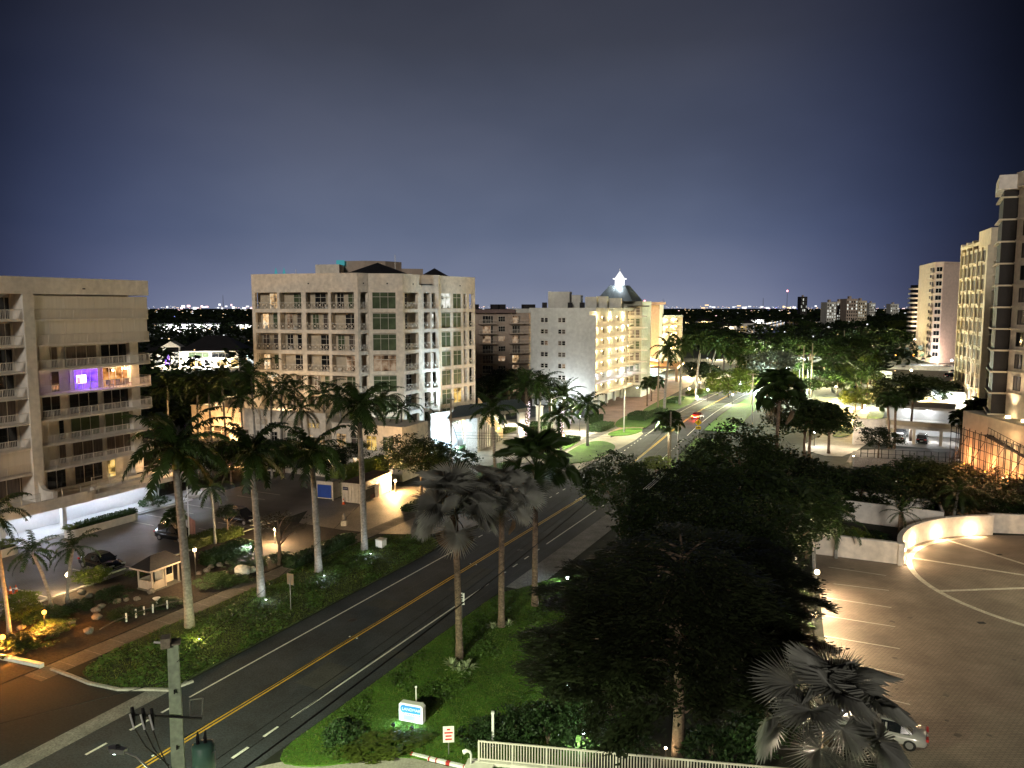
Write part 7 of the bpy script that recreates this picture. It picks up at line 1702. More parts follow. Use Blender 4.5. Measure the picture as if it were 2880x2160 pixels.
# ------------------------------------------------------------------ gatehouse, containers, garden things
b = G(448, 1648); GH = thing('gatehouse', 'small open gatehouse with a dark hipped roof and pale posts', 'hut', b, ROADZ); GH.scale = (0.66, 0.66, 0.8)
MB().bx(-2.3, 2.3, -1.5, 1.5, 0, 0.22).build('floor', mt['sidewalk'], GH)
for x in (-2.1, 0.0, 2.1):
    for y in (-1.3, 1.3): MB().bx(x - 0.09, x + 0.09, y - 0.09, y + 0.09, 0.22, 2.6).build('post', mt['taupe'], GH)
MB().bx(-2.02, -0.4, 1.22, 1.34, 0.22, 1.2).build('parapet', mt['taupe'], GH); MB().bx(-2.14, -2.0, -1.2, 1.2, 0.22, 1.15).build('parapet', mt['taupe'], GH); MB().bx(0.3, 2.0, -0.4, 1.2, 0.22, 2.5).build('booth', mt['cream_back'], GH)
MB().bx(-1.9, -0.2, -1.36, -1.26, 0.22, 1.1).build('parapet', mt['taupe'], GH); MB().bx(0.5, 1.8, -0.45, -0.42, 1.1, 2.2).build('pane', mt['glass'], GH)
mb = MB(); mb.add([(-2.9, -2.0, 2.6), (2.9, -2.0, 2.6), (2.9, 2.0, 2.6), (-2.9, 2.0, 2.6), (-1.2, 0, 3.8), (1.2, 0, 3.8)], [(0, 1, 5, 4), (1, 2, 5), (2, 3, 4, 5), (3, 0, 4), (3, 2, 1, 0)]); mb.build('roof', mt['roof_dark'], GH)
for yy in (-2.0, 2.0): MB().bx(-2.92, 2.92, yy - 0.04, yy + 0.04, 2.48, 2.64).build('fascia', mt['taupe'], GH)
for xx in (-2.9, 2.9): MB().bx(xx - 0.04, xx + 0.04, -1.95, 1.95, 2.48, 2.64).build('fascia', mt['taupe'], GH)
def container(base, rz, L, W_, Hh, label, doormat, roofmat, name):
    t_ = thing(name, label, 'container', base, rz)
    mb = MB(); mb.bx(0, L, 0, W_, 0.16, Hh - 0.06); mb.build('body', mt['contw'], t_)
    n = int(L / 0.3)
    for yy in (-0.035, W_):
        for i in range(n): MB().bx(0.1 + i * (L - 0.2) / n, 0.1 + (i + 0.5) * (L - 0.2) / n, yy, yy + 0.035, 0.3, Hh - 0.2).build('corrugation', mt['contw'], t_) if name == 'shipping_container' else None
    MB().bx(-0.05, L + 0.05, -0.05, W_ + 0.05, Hh - 0.06, Hh).build('roof', roofmat, t_)
    for x in (0, L):
        for y in (0, W_): MB().bx(x - 0.06, x + 0.06, y - 0.06, y + 0.06, 0.0, Hh - 0.062).build('corner_post', mt['contw'], t_)
    return t_
c0 = G(1013, 1420); cd = (G(1100, 1382) - c0); cz = math.atan2(cd.y, cd.x)
SCo = container(c0, cz, 7.6, 2.6, 2.75, 'white corrugated shipping container with a dark rusty roof and signboards', None, mt['rust'], 'shipping_container')
for i in range(5): MB().bx(-0.09, -0.03, 0.2 + i * 0.5, 0.45 + i * 0.5, 0.25, 2.6).build('door_rib', mt['contw'], SCo)
MB().bx(-0.12, -0.09, 1.7, 2.45, 1.75, 2.15).build('door_sign', mt['signnavy'], SCo); text('mobile mini', 0.13, mt['signwhite'], SCo, (-0.125, 2.08, 1.96), (R(90), 0, R(-90)))
MB().bx(1.6, 4.3, -0.09, -0.045, 1.75, 2.6).build('signboard', mt['signnavy'], SCo); text('mobile mini', 0.46, mt['signwhite'], SCo, (2.95, -0.095, 2.28), (R(90), 0, 0)); MB().bx(2.2, 3.8, -0.097, -0.091, 1.88, 1.96).build('small_print', mt['signwhite'], SCo)
MB().bx(0.6, 3.4, -0.075, -0.045, 0.18, 1.65).build('open_doorway', mt['black'], SCo); MB().bx(2.3, 3.4, -0.14, -0.08, 0.2, 0.75).build('scrap_panel', mt['rust'], SCo)
MB().bx(3.45, 3.52, -0.6, 0.0, 0.16, 1.9).build('door_leaf', mt['contw'], SCo)
c1 = G(937, 1408); PS_ = container(c1, cz + 0.03, 5.0, 2.5, 2.5, 'white portable storage box with a blue roll door', None, mt['roof_flat'], 'storage_box')
MB().bx(-0.09, -0.02, 0.22, 2.28, 0.3, 2.0).build('roll_door', mt['contblue'], PS_)
mb = MB()
for (x0, x1, z0, z1) in ((3.2, 3.9, 1.95, 2.02), (3.2, 3.28, 1.3, 2.0), (3.3, 4.0, 1.28, 1.36), (3.9, 3.98, 1.4, 1.9), (3.4, 3.85, 1.55, 1.75), (3.3, 4.1, 1.05, 1.13)): mb.bx(x0, x1, -0.012, -0.004, z0, z1)
mb.build('red_marking', mt['signred'], PS_)
def cone(base, label, group=None):
    t_ = thing('traffic_cone', label, 'cone', base, 0.3, group); MB().bx(-0.2, 0.2, -0.2, 0.2, 0, 0.05).build('base', mt['cone'], t_); MB().tube([(0, 0, 0.05), (0, 0, 0.75)], [0.15, 0.03], 10).build('cone_body', mt['cone'], t_, True); MB().tube([(0, 0, 0.35), (0, 0, 0.52)], [0.105, 0.078], 10, False).build('reflective_band', mt['conew'], t_)
cone(G(966, 1418), 'red traffic cone beside the corner of the white container')
for i, (u, v) in enumerate(((16, 1665), (30, 1672), (46, 1668))): cone(G(u, v), ('left', 'middle', 'right')[i] + ' traffic cone of three at the left picture edge', 'cones at the left edge')
rs = random.Random(4); RK = []
for i in range(3):
    mb = MB(); mb.ball((0, 0, 0.25), 0.5, 9, 6, (1.25, 1, 0.75), 0.14, rs); RK.append(mb.mesh('boulder', mt['stone'], True))
rocks = [(270, 1720, 0.8), (285, 1710, 0.8), (272, 1740, 0.9), (330, 1695, 0.7), (355, 1690, 0.6), (385, 1688, 0.6), (200, 1755, 0.9), (250, 1780, 0.9), (205, 1700, 1.0), (190, 1715, 0.9), (405, 1652, 0.9), (425, 1668, 0.8), (582, 1608, 0.7), (593, 1598, 0.7), (618, 1592, 0.7), (641, 1585, 0.6), (635, 1615, 0.8), (560, 1615, 0.6), (250, 1680, 0.8), (230, 1670, 0.8), (60, 1770, 0.7), (140, 1790, 0.7)]
for i, (u, v, s_) in enumerate(rocks):
    o = put('boulder', RK[i % 3], None, G(u, v, 0.05), rz=i * 1.3, sc=s_ * 0.8); tag(o, 'pale boulder lying in the dark garden bed beside the sidewalk', 'rock', 'boulders of the garden bed')
for i, (u, v, s_) in enumerate(((682, 1618, 1.3), (668, 1625, 0.6), (710, 1608, 0.7))):
    o = put('boulder', RK[(i + 1) % 3], None, G(u, v, 0.05), rz=i, sc=(s_, s_, s_ * 1.2)); o.data = o.data.copy(); o.data.materials[0] = mt['rock_w']; tag(o, ('large upright white rock behind the second royal palm', 'small white rock left of the large upright one', 'small white rock right of the large upright one')[i], 'rock')
# low white post and rope fence, little bird bath
b = G(405, 1722); PF = thing('rope_fence', 'low white post and rope fence curving through the garden bed', 'fence', b)
pts = [G(u, v, 0.5) for u, v in ((280, 1770), (320, 1748), (355, 1733), (382, 1722), (405, 1714), (430, 1708), (470, 1697), (515, 1685))]
for q in pts[2:7]: MB().bx(-0.05, 0.05, -0.05, 0.05, 0.05, 0.75).build('post', mt['conew'], PF, loc=(q.x - b.x, q.y - b.y, 0))
MB().tube([q - b for q in pts], 0.035, 5).build('rope', mt['sidewalk'], PF)
t_ = thing('bird_bath', 'small white bird bath below the gatehouse', 'bird bath', G(441, 1705)); MB().tube([(0, 0, 0.05), (0, 0, 0.1), (0, 0, 0.5), (0, 0, 0.6), (0, 0, 0.72)], [0.2, 0.09, 0.08, 0.2, 0.32], 10).build('pedestal', mt['conew'], t_)
b = G(968, 1478); t_ = thing('statue', 'small weathered statue on a plinth at the end of the long hedge', 'statue', b); MB().bx(-0.3, 0.3, -0.3, 0.3, 0, 0.6).build('plinth', mt['concrete'], t_); MB().tube([(0, 0, 0.6), (0.05, 0, 0.9), (-0.05, 0, 1.15), (0, 0, 1.35), (0, 0, 1.5)], [0.22, 0.24, 0.2, 0.1, 0.12], 8).build('figure', mt['stone'], t_, True)
b = G(1072, 1540); t_ = thing('utility_box', 'white utility box in the verge beside the fourth royal palm', 'utility box', b, ROADZ); MB().bx(-0.4, 0.4, -0.4, 0.4, 0.1, 0.85).build('cabinet', mt['conew'], t_); MB().bx(-0.44, 0.44, -0.44, 0.44, 0.85, 0.95).build('lid', mt['frame'], t_)
t_ = thing('white_kerb_wall', 'short white wall bordering the side street at the left edge', 'wall'); a, c_ = G(0, 1857), G(112, 1881); d = (c_ - a).normalized(); nn = Vector((-d.y, d.x, 0)) * 0.35; a = a - d * 6
MB().poly([a.xy, c_.xy, (c_ + nn).xy, (a + nn).xy], 0, 0.3).build('wall_block', mt['conew'], t_)
t_ = thing('flagpole', 'flagpole with a hanging flag beside the nearest royal palm', 'flagpole', G(533, 1530)); hf = zat(G(533, 1530), 1290)
MB().tube([(0, 0, 0), (0, 0, hf)], [0.07, 0.04], 8).build('pole_shaft', mt['conew'], t_); MB().ball((0, 0, hf + 0.08), 0.1, 6, 4).build('finial', mt['chrome'], t_)
mb = MB(); nfl = 7
for i in range(nfl):
    pass
vs = []; 
for j in range(7):
    for i in range(6): vs.append((0.06 + i * 0.13, 0.07 * math.sin(i * 1.9 + j * 0.5), hf - 6.2 - j * 0.55 - i * 0.10))
mb.add(vs, [(j * 6 + i, j * 6 + i + 1, (j + 1) * 6 + i + 1, (j + 1) * 6 + i) for j in range(6) for i in range(5)]); mb.build('flag', M('faded_flag', (0.42, 0.22, 0.2), 0.8, 0.4, 2, stretch=(6, 1, 0.4)), t_)
t_ = thing('service_block', 'small white lit block behind the nearest royal palm crown', 'building'); p0_, p1_ = D(512, 1320, 108).xy, D(590, 1330, 110).xy; MB().poly([p0_, p1_, p1_ + Vector((0, 6)), p0_ + Vector((0, 6))], 0, 5.2).build('wall', mt['conew'], t_)
MB().bx(-0.2, 0.2, -0.1, 0, 0, 0.3).build('wall_lamp', mt['lampc'], t_, loc=(p0_.x + 1.4, p0_.y - 0.1, 4.4)); lightp((p0_.x + 1.4, p0_.y - 1.4, 4.2), 420, (0.85, 0.92, 1), 0.15, t_)

# ------------------------------------------------------------------ forecourt of the cream block
fr_ = Fac(None, P_[6], P_[7])
PC = thing('entrance_canopy', 'entrance canopy with a ribbed dark metal roof in front of the cream block', 'canopy')
ca = [D(u, v, y).xy for u, v, y in ((1262, 1140, 119), (1480, 1150, 131), (1462, 1140, 139), (1290, 1130, 128))]
zc = 8.0
mb = MB(); mb.poly(ca, zc - 0.9, zc - 0.3); mb.build('canopy_beam', mt['stucco'], PC)
ctr = sum((Vector(q) for q in ca), Vector((0, 0))) / 4
vs = [(ctr.x + (q.x - ctr.x) * 1.06, ctr.y + (q.y - ctr.y) * 1.1, zc - 0.3) for q in ca] + [((ca[0] + ca[3]).x / 2 * 0.9 + ctr.x * 0.1, (ca[0] + ca[3]).y / 2 * 0.9 + ctr.y * 0.1, zc + 0.9), ((ca[1] + ca[2]).x / 2 * 0.9 + ctr.x * 0.1, (ca[1] + ca[2]).y / 2 * 0.9 + ctr.y * 0.1, zc + 0.9)]
MB().add(vs, [(0, 1, 5, 4), (1, 2, 5), (2, 3, 4, 5), (3, 0, 4), (3, 2, 1, 0)]).build('roof', mt['roof_metal'], PC)
for i in range(28):
    q = (i + 0.5) / 28; p0_ = Vector(vs[0]).lerp(Vector(vs[1]), q); p1_ = Vector(vs[4]).lerp(Vector(vs[5]), q)
    MB().tube([p0_ + Vector((0, -0.01, 0.03)), p1_ + Vector((0, 0, 0.03))], 0.045, 4, False).build('roof_seam', mt['roof_metal'], PC)
GP = 'square stone pillars of the forecourt'
for i, (u, v, tv, w_) in enumerate(((1465, 1258, 1162, 0.55), (1517, 1210, 1144, 0.55))):
    b = G(u, v); t_ = thing('stone_pillar', ('tall square stone pillar with a glowing emblem beside the fairy light palm', 'tall square stone pillar behind the fairy light palm')[i], 'pillar', b, 0.35, GP); h_ = zat(b, tv)
    MB().bx(-w_, w_, -w_, w_, 0, h_).build('shaft', mt['cream'], t_); MB().bx(-w_ - 0.08, w_ + 0.08, -w_ - 0.08, w_ + 0.08, h_, h_ + 0.25).build('cap', mt['stucco'], t_)
    if i == 0: MB().bx(-0.3, 0.3, -w_ - 0.16, -w_ - 0.02, h_ * 0.5, h_ * 0.5 + 1.0).build('wall_lamp', mt['lampw'], t_); lightp((0, -w_ - 0.6, h_ * 0.55), 110, (1, 0.9, 0.7), 0.1, t_)
# bright tall side wall and the orange lit stair
t_ = thing('garden_wall', 'tall white wall glowing blue white at the foot of the cream block', 'wall'); w0_, w1_ = D(1212, 1200, 130).xy, D(1398, 1200, 144).xy
MB().poly([w0_, w1_, w1_ + Vector((0.3, 0.6)), w0_ + Vector((0.3, 0.6))], 0, 6.6).build('wall_panel', mt['conew'], t_); MB().poly([w0_ + Vector((-.1, -.1)), w1_ + Vector((.1, -.1)), w1_ + Vector((0.4, 0.7)), w0_ + Vector((0.2, 0.7))], 6.6, 6.8).build('coping', mt['stucco'], t_)
lightp((P_[5].x + 2.6, P_[5].y - 4.5, 4.0), 420, (0.65, 0.85, 1.0), 0.3, t_); lightp((P_[5].x + 1.2, P_[5].y - 2.6, 2.5), 5500, (0.6, 0.85, 1.0), 0.2, t_, 44, (P_[5].x + 0.2, P_[5].y, 20), 0.8)
sl = thing('stairway', 'outdoor stair with an orange lit side wall climbing under the canopy', 'stairs'); s0 = G(1398, 1236); s1 = D(1328, 1165, 131.5)
for i in range(12):
    q = i / 11; p = s0.lerp(Vector((s1.x, s1.y, 0)), q); MB().bx(-0.4, 0.4, -1.1, 1.1, 0, 0.3 + q * (s1.z)).build('step', mt['concrete'], sl, loc=(p.x, p.y, 0), rz=math.atan2(s1.y - s0.y, s1.x - s0.x))
mb = MB(); off = Vector((0.9, 1.7, 0)); a_, b_ = s0 + off, Vector((s1.x, s1.y, 0)) + off
mb.add([a_, b_, b_ + Vector((0, 0, s1.z + 2.6)), a_ + Vector((0, 0, 1.6)), a_ + Vector((.2, .3, 0)), b_ + Vector((.2, .3, 0)), b_ + Vector((.2, .3, s1.z + 2.6)), a_ + Vector((.2, .3, 1.6))], [(0, 1, 2, 3), (7, 6, 5, 4), (3, 2, 6, 7), (0, 3, 7, 4), (1, 5, 6, 2)]); mb.build('side_wall', mt['peach'], sl)
lightp(s0.lerp(Vector((s1.x, s1.y, 0)), 0.6) + Vector((-0.2, 0.4, 4.6)), 330, (1, 0.6, 0.2), 0.15, sl); lightp(s0 + Vector((0.2, -0.6, 2.0)), 120, (1, 0.72, 0.25), 0.15, sl)
MB().ball(s0 + Vector((0.2, -0.4, 2.2)), 0.2, 8, 5).build('stair_lamp', mt['lampw'], sl)
for i in range(13):
    q = i / 12; p = s0.lerp(Vector((s1.x, s1.y, 0)), q) + Vector((-0.5, -1.0, 0.3 + q * s1.z)); MB().tube([p, p + Vector((0, 0, 1.0))], 0.03, 4).build('baluster', mt['orange_wall'], sl)
t_ = thing('garden_wall', 'grey block wall in front of the cream block entrance behind the tall hedge', 'wall'); w0_, w1_ = D(968, 1250, 119).xy, D(1150, 1262, 116).xy
MB().poly([w0_, w1_, w1_ + Vector((0, 0.3)), w0_ + Vector((0, 0.3))], 0, 4.6).build('wall_panel', mt['sage'], t_)
slab('service_yard', px((960, 1330), (1180, 1340), (1180, 1290), (960, 1285)), 0.012, mt['lot'])
# flowers beside the pillars
rfw = random.Random(6); mb = MB()
for i in range(500):
    p = G(rfw.uniform(1535, 1590), rfw.uniform(1226, 1238)); mb.ball((p.x, p.y, rfw.uniform(0.2, 0.6)), 0.1, 4, 3)
tag(mb.build('flower_bed', M('pink_flowers', (0.6, 0.3, 0.33), 0.7, 0.5, 3)), 'bed of small pink and white flowers by the fairy light palms', 'flowers', kind='stuff')

# ------------------------------------------------------------------ bottom: white railing, posts, red kerb
ra, rb = G(1345, 2152), G(2075, 2222)
RL = thing('railing_fence', 'white picket railing on a low wall along the bottom of the picture', 'railing', ra, math.atan2((rb - ra).y, (rb - ra).x)); LL = (rb - ra).length + 4
MB().bx(-0.4, LL, -0.14, 0.14, 0, 0.28).build('wall_base', mt['stucco'], RL); MB().bx(-0.6, 0.9, -1.3, 0.16, 0, 0.26).build('end_block', mt['stucco'], RL)
MB().bx(0, LL, -0.04, 0.04, 1.36, 1.44).build('top_rail', mt['rail'], RL); MB().bx(0, LL, -0.03, 0.03, 0.36, 0.42).build('bottom_rail', mt['rail'], RL)
pk = MB().bx(-0.022, 0.022, -0.022, 0.022, 0.42, 1.36).mesh('picket', mt['rail']); pst = MB().bx(-0.045, 0.045, -0.045, 0.045, 0.28, 1.36).mesh('post', mt['rail'])
n = int(LL / 0.155)
for i in range(n): put('post' if i % 12 == 0 else 'picket', pst if i % 12 == 0 else pk, RL, (0.04 + i * 0.155, 0, 0))
t_ = thing('white_post', 'lone tall white post behind the left end of the railing', 'post', G(1386, 2105)); MB().bx(-0.07, 0.07, -0.07, 0.07, 0, 2.1).build('shaft', mt['conew'], t_); MB().bx(-0.09, 0.09, -0.09, 0.09, 2.1, 2.2).build('cap', mt['conew'], t_)
t_ = thing('goose_neck_pipe', 'short white goose neck pipe beside the red striped kerb', 'pipe', G(1325, 2160)); MB().tube([(0, 0, 0), (0, 0, 0.8), (-0.08, 0, 0.95), (-0.25, 0, 1.0), (-0.42, 0, 0.9)], [0.06, 0.06, 0.08, 0.11, 0.13], 8).build('pipe', mt['conew'], t_, True)
a, c_ = G(1155, 2125), G(1335, 2168); d = c_ - a; KR = thing('painted_kerb', 'low kerb striped red and white beside the drive', 'kerb', a, math.atan2(d.y, d.x)); L = d.length; x = 0; k = 0
for w_ in (0.12, 1.0, 0.1, 0.35, 0.08, 0.55, 0.25, 0.8, 0.06, 0.5, 0.2):
    if x + w_ > L: break
    MB().bx(x, x + w_ - 0.002, -0.09, 0.09, 0, 0.17).build('stripe', mt['redpaint'] if k % 2 == 0 else mt['conew'], KR); x += w_; k += 1
# ------------------------------------------------------------------ court walls and lamps
CWm = mt['cream']
CW = thing('court_wall', 'curved cream wall with glowing lamps around the paved court', 'wall'); r0, r1 = 15.45, 15.85; mb = MB(); n = 26
arc = [(RCX + r0 * math.cos(R(q)), RCY + r0 * math.sin(R(q))) for q in [160 - (160 - 88) * i / n for i in range(n + 1)]]; arc2 = [(RCX + r1 * math.cos(R(q)), RCY + r1 * math.sin(R(q))) for q in [160 - (160 - 88) * i / n for i in range(n + 1)]]
mb.poly(arc + arc2[::-1], 0, 2.1); mb.build('wall_panel', CWm, CW)
arc3 = [(RCX + (r0 - 0.05) * math.cos(R(q)), RCY + (r0 - 0.05) * math.sin(R(q))) for q in [160 - (160 - 88) * i / n for i in range(n + 1)]]; arc4 = [(RCX + (r1 + 0.05) * math.cos(R(q)), RCY + (r1 + 0.05) * math.sin(R(q))) for q in [160 - (160 - 88) * i / n for i in range(n + 1)]]
MB().poly(arc3 + arc4[::-1], 2.1, 2.2).build('coping', mt['stucco'], CW)
for q in (157, 146, 133, 115, 98):
    p = Vector((RCX + (r0 - 0.12) * math.cos(R(q)), RCY + (r0 - 0.12) * math.sin(R(q)), 0.55)); MB().bx(-0.14, 0.14, -0.1, 0.1, -0.12, 0.12).build('wall_lamp', mt['lampw'], CW, loc=p, rz=R(q))
    p2_ = Vector((RCX + (r0 - 0.55) * math.cos(R(q)), RCY + (r0 - 0.55) * math.sin(R(q)), 0.7)); lightp(p2_, 45, (1, 0.68, 0.38), 0.12, CW)
for (a, c_, lab) in (((30.6, 76.05), (38.1, 72.6), 'straight cream wall at the head of the parking stalls'), ((52.9, 83.4), (76, 79.5), 'straight cream wall right of the round court')):
    t_ = thing('court_wall', lab, 'wall'); a = Vector(a); c_ = Vector(c_); d = (c_ - a).normalized(); nn = Vector((-d.y, d.x)) * 0.35
    MB().poly([a, c_, c_ + nn, a + nn], 0, 2.05).build('wall_panel', CWm, t_); MB().poly([a - nn * 0.12, c_ - nn * 0.12, c_ + nn * 1.12, a + nn * 1.12], 2.05, 2.15).build('coping', mt['stucco'], t_)
EN = thing('white_enclosure', 'white walled open topped enclosure in the dark garden behind the court', 'wall'); e_ = [G(2362, 1438).xy, G(2648, 1478).xy, G(2630, 1448).xy, G(2365, 1412).xy]
e_ = [G(2363, 1462).xy, G(2652, 1500).xy, G(2640, 1462).xy, G(2366, 1430).xy]
for a, c_ in zip(e_, e_[1:] + e_[:1]):
    d = (c_ - a).normalized(); nn = Vector((-d.y, d.x)) * 0.25; MB().poly([a, c_, c_ + nn, a + nn], 0, 2.4).build('wall_panel', mt['stucco'], EN)
# ------------------------------------------------------------------ low garage, ramps, terrace on the right
GA = thing('parking_garage', 'low white two level parking garage with lit bays on the right', 'building'); ga, gb = G(2495, 1244).xy, G(2712, 1262).xy; fgar = Fac(GA, ga, gb); Lg = fgar.L
fgar.box(MB(), -1, Lg, 0, 16, 2.75, 3.3).build('deck_slab', mt['stucco'], GA); fgar.box(MB(), -1, Lg, 0.5, 1.2, 3.3, 4.05).build('deck_parapet', mt['beige'], GA); fgar.box(MB(), -3, Lg - 2, 7, 16, 5.6, 6.1).build('roof_slab', mt['stucco'], GA); fgar.box(MB(), -1, Lg - 2, 9.8, 10.0, 3.3, 5.6).build('rear_wall', mt['conew'], GA); fgar.box(MB(), -1, Lg, 12, 12.2, 0, 2.75).build('rear_wall', mt['conew'], GA)
for x in (-0.6, Lg * 0.33, Lg * 0.68, Lg - 0.6): fgar.box(MB(), x, x + 0.5, 0.1, 0.6, 0, 2.75).build('column', mt['cream'], GA)
fgar.box(MB(), -1, 0.9, 0.15, 12, 0, 1.0).build('side_wall', mt['stucco'], GA)
for x, z, pw in ((Lg * 0.2, 2.3, 110), (Lg * 0.5, 2.3, 110), (Lg * 0.85, 2.3, 40), (Lg * 0.2, 5.1, 18), (Lg * 0.5, 5.1, 14)):
    p = fgar.at(x, 4 if z < 3 else 8.5, z); MB().bx(-0.6, 0.6, -0.08, 0.08, 0, 0.06).build('strip_light', mt['lampc'], GA, loc=p + Vector((0, 0, 0.3))); lightp(p, pw, (0.92, 0.95, 1.0), 0.2, GA)
car('suv', 'carblack', fgar.at(Lg * 0.13, 8, 0), fgar.rz + 1.57, 'dark car parked deep in the left garage bay'); car('suv', 'carblack', fgar.at(Lg * 0.45, 3.2, 0), fgar.rz + 1.57, 'dark car parked at the mouth of the middle garage bay'); car('sedan', 'carwhite', fgar.at(Lg * 0.14, 3.6, 0), fgar.rz + 1.57, 'pale car parked at the mouth of the left garage bay')
slab('garage_floor', [fgar.at(-1, -3, 0).xy, fgar.at(Lg, -3, 0).xy, fgar.at(Lg, 16, 0).xy, fgar.at(-1, 16, 0).xy], 0.012, mt['concrete'])
t_ = thing('white_wall', 'blank white wall at the left end of the low garage', 'wall'); a, c_ = G(2400, 1250).xy, G(2488, 1248).xy; MB().poly([a, c_, c_ + Vector((0, 0.4)), a + Vector((0, 0.4))], 0, 4.4).build('wall_panel', mt['stucco'], t_); MB().poly([a - Vector((.1, .1)), c_ + Vector((.1, -.1)), c_ + Vector((0.1, 0.5)), a + Vector((-.1, 0.5))], 4.4, 4.6).build('coping', mt['stucco'], t_)
lightp((a.x - 1.5, a.y - 6, 3.2), 260, (1, 0.78, 0.55), 0.2, t_)
t_ = thing('lit_pavilion', 'white pavilion wall shining through the row of black trees', 'building'); a, c_ = D(2600, 1130, 172).xy, D(2722, 1130, 164).xy; MB().poly([a, c_, c_ + Vector((1, 5)), a + Vector((1, 5))], 0, 6.5).build('wall', mt['conew'], t_)
for q in (0.2, 0.55, 0.85):
    p = a.lerp(c_, q); MB().bx(-0.4, 0.4, -0.1, 0, 0, 0.2).build('wall_lamp', mt['lampc'], t_, loc=(p.x, p.y - 0.15, 5.8)); lightp((p.x, p.y - 1.6, 5.2), 120, (0.85, 0.9, 1), 0.2, t_)
# far car park parapets and carport
for (pts, z, lab, m_) in ((((2455, 1036), (2700, 1045)), 1.6, 'long grey parapet wall behind the far car park', 'stucco'), (((2465, 1060), (2508, 1066)), 2.4, 'short white wall at the left of the far car park', 'conew'), (((2420, 1092), (2720, 1115)), 1.2, 'low pale parapet on the near edge of the far car park', 'stucco')):
    a, c_ = G(*pts[0]).xy, G(*pts[1]).xy; t_ = thing('parapet_wall', lab, 'wall'); MB().poly([a, c_, c_ + Vector((0, 0.5)), a + Vector((0, 0.5))], 0, z).build('wall_panel', mt[m_], t_); MB().poly([a - Vector((.1, .1)), c_ + Vector((.1, -.1)), c_ + Vector((0.1, 0.6)), a + Vector((-.1, 0.6))], z, z + 0.15).build('coping', mt[m_], t_)
CPt = thing('carport', 'flat roofed carport left of the far car park', 'carport'); pts = [G(2370, 1095).xy, G(2452, 1085).xy, G(2452, 1068).xy, G(2380, 1075).xy]; MB().poly(pts, 3.0, 3.3, True, True).build('roof', mt['stucco'], CPt)
for q in pts: MB().bx(-0.12, 0.12, -0.12, 0.12, 0, 3.0).build('post', mt['frame'], CPt, loc=(q.x, q.y, 0))
car('suv', 'carblack', G(2400, 1100), 1.2, 'dark car under the flat roofed carport')
# terrace wall, open fence and orange lit scaffold below the bronze tower
t_ = thing('terrace_wall', 'dim long terrace wall with steps in the dark before the low garage', 'wall'); a, c_ = G(2400, 1312).xy, G(2870, 1345).xy; MB().poly([a, c_, c_ + Vector((0, 0.5)), a + Vector((0, 0.5))], 0, 1.5).build('wall_panel', mt['concrete'], t_); MB().poly([a + Vector((4, -2)), a.lerp(c_, 0.55) + Vector((0, -2)), a.lerp(c_, 0.55) + Vector((0, -.02)), a + Vector((4, -.02))], 0, 0.8).build('step', mt['concrete'], t_)
slab('terrace', px((2380, 1300), (2880, 1330), (2880, 1262), (2500, 1262), (2400, 1268)), 0.02, mt['sidewalk'])
OF = thing('wire_fence', 'dark open bar fence along the edge of the dim terrace', 'fence'); a, c_ = G(2420, 1296), G(2720, 1312); d = c_ - a
for i in range(16): p = a + d * i / 15; MB().bx(-0.04, 0.04, -0.04, 0.04, 0, 2.1).build('post', mt['black'], OF, loc=p)
for z in (0.5, 1.3, 2.05): MB().tube([a + Vector((0, 0, z)), c_ + Vector((0, 0, z))], 0.03, 4).build('bar', mt['black'], OF)
SF = thing('scaffold', 'black steel scaffold of crossing bars before the orange lit podium at the right edge', 'scaffold'); pa, pb_ = POD; a = Vector((pa.x - 1.5, pa.y, 0)); c_ = pa.lerp(pb_, 0.6); c_ = Vector((c_.x - 1.5, c_.y, 0)); d = c_ - a
for i in range(16): p = a + d * i / 15; MB().tube([p, p + Vector((0, 0, 9.0))], 0.05, 5).build('standard', mt['black'], SF); MB().tube([p + Vector((1.0, 0, 0)), p + Vector((1.0, 0, 9.0))], 0.05, 5).build('standard', mt['black'], SF)
for z in (1, 2.2, 3.4, 4.6, 5.8, 7.0, 8.2, 9.0): MB().tube([a + Vector((0, 0, z)), c_ + Vector((0, 0, z))], 0.045, 5).build('ledger', mt['black'], SF)
for i in range(0, 15, 3): p = a + d * i / 15; q = a + d * (i + 3) / 15; MB().tube([p + Vector((-0.08, 0, 3.4)), q + Vector((-0.08, 0, 8.2))], 0.035, 5).build('brace', mt['black'], SF)
for q in (0.12, 0.36, 0.6): p = a + d * q; MB().ball((p.x + 0.7, p.y, 4.3), 0.12, 6, 4).build('work_lamp', mt['lampo'], SF); lightp((p.x + 0.3, p.y, 5.2), 85, (1, 0.36, 0.13), 0.15, SF)
EX = thing('steel_stair', 'dark steel stair with railings descending before the podium at the right edge', 'stairs'); a, c_ = D(2780, 1225, 96), D(2900, 1290, 88)
for i in range(16): p = a.lerp(c_, i / 15); MB().bx(-0.5, 0.5, -0.5, 0.5, -0.05, 0.05).build('tread', mt['bronze'], EX, loc=p)
MB().tube([a - Vector((0.4, 0.5, 0.1)), c_ - Vector((0.4, 0.5, 0.1))], 0.14, 5).build('stringer', mt['bronze'], EX); MB().tube([a + Vector((-0.4, -0.5, 1.1)), c_ + Vector((-0.4, -0.5, 1.1))], 0.04, 5).build('handrail', mt['bronze'], EX)
for i in range(14): p = a.lerp(c_, i / 13) + Vector((-0.4, -0.5, 0)); MB().tube([p, p + Vector((0, 0, 1.1))], 0.03, 4).build('baluster', mt['bronze'], EX)
for (u, v) in ((2790, 1190), (2850, 1205)): p = D(u, v, 92); lightp((p.x - 3, p.y - 1, 8), 90, (1, 0.6, 0.3), 0.2, EX)

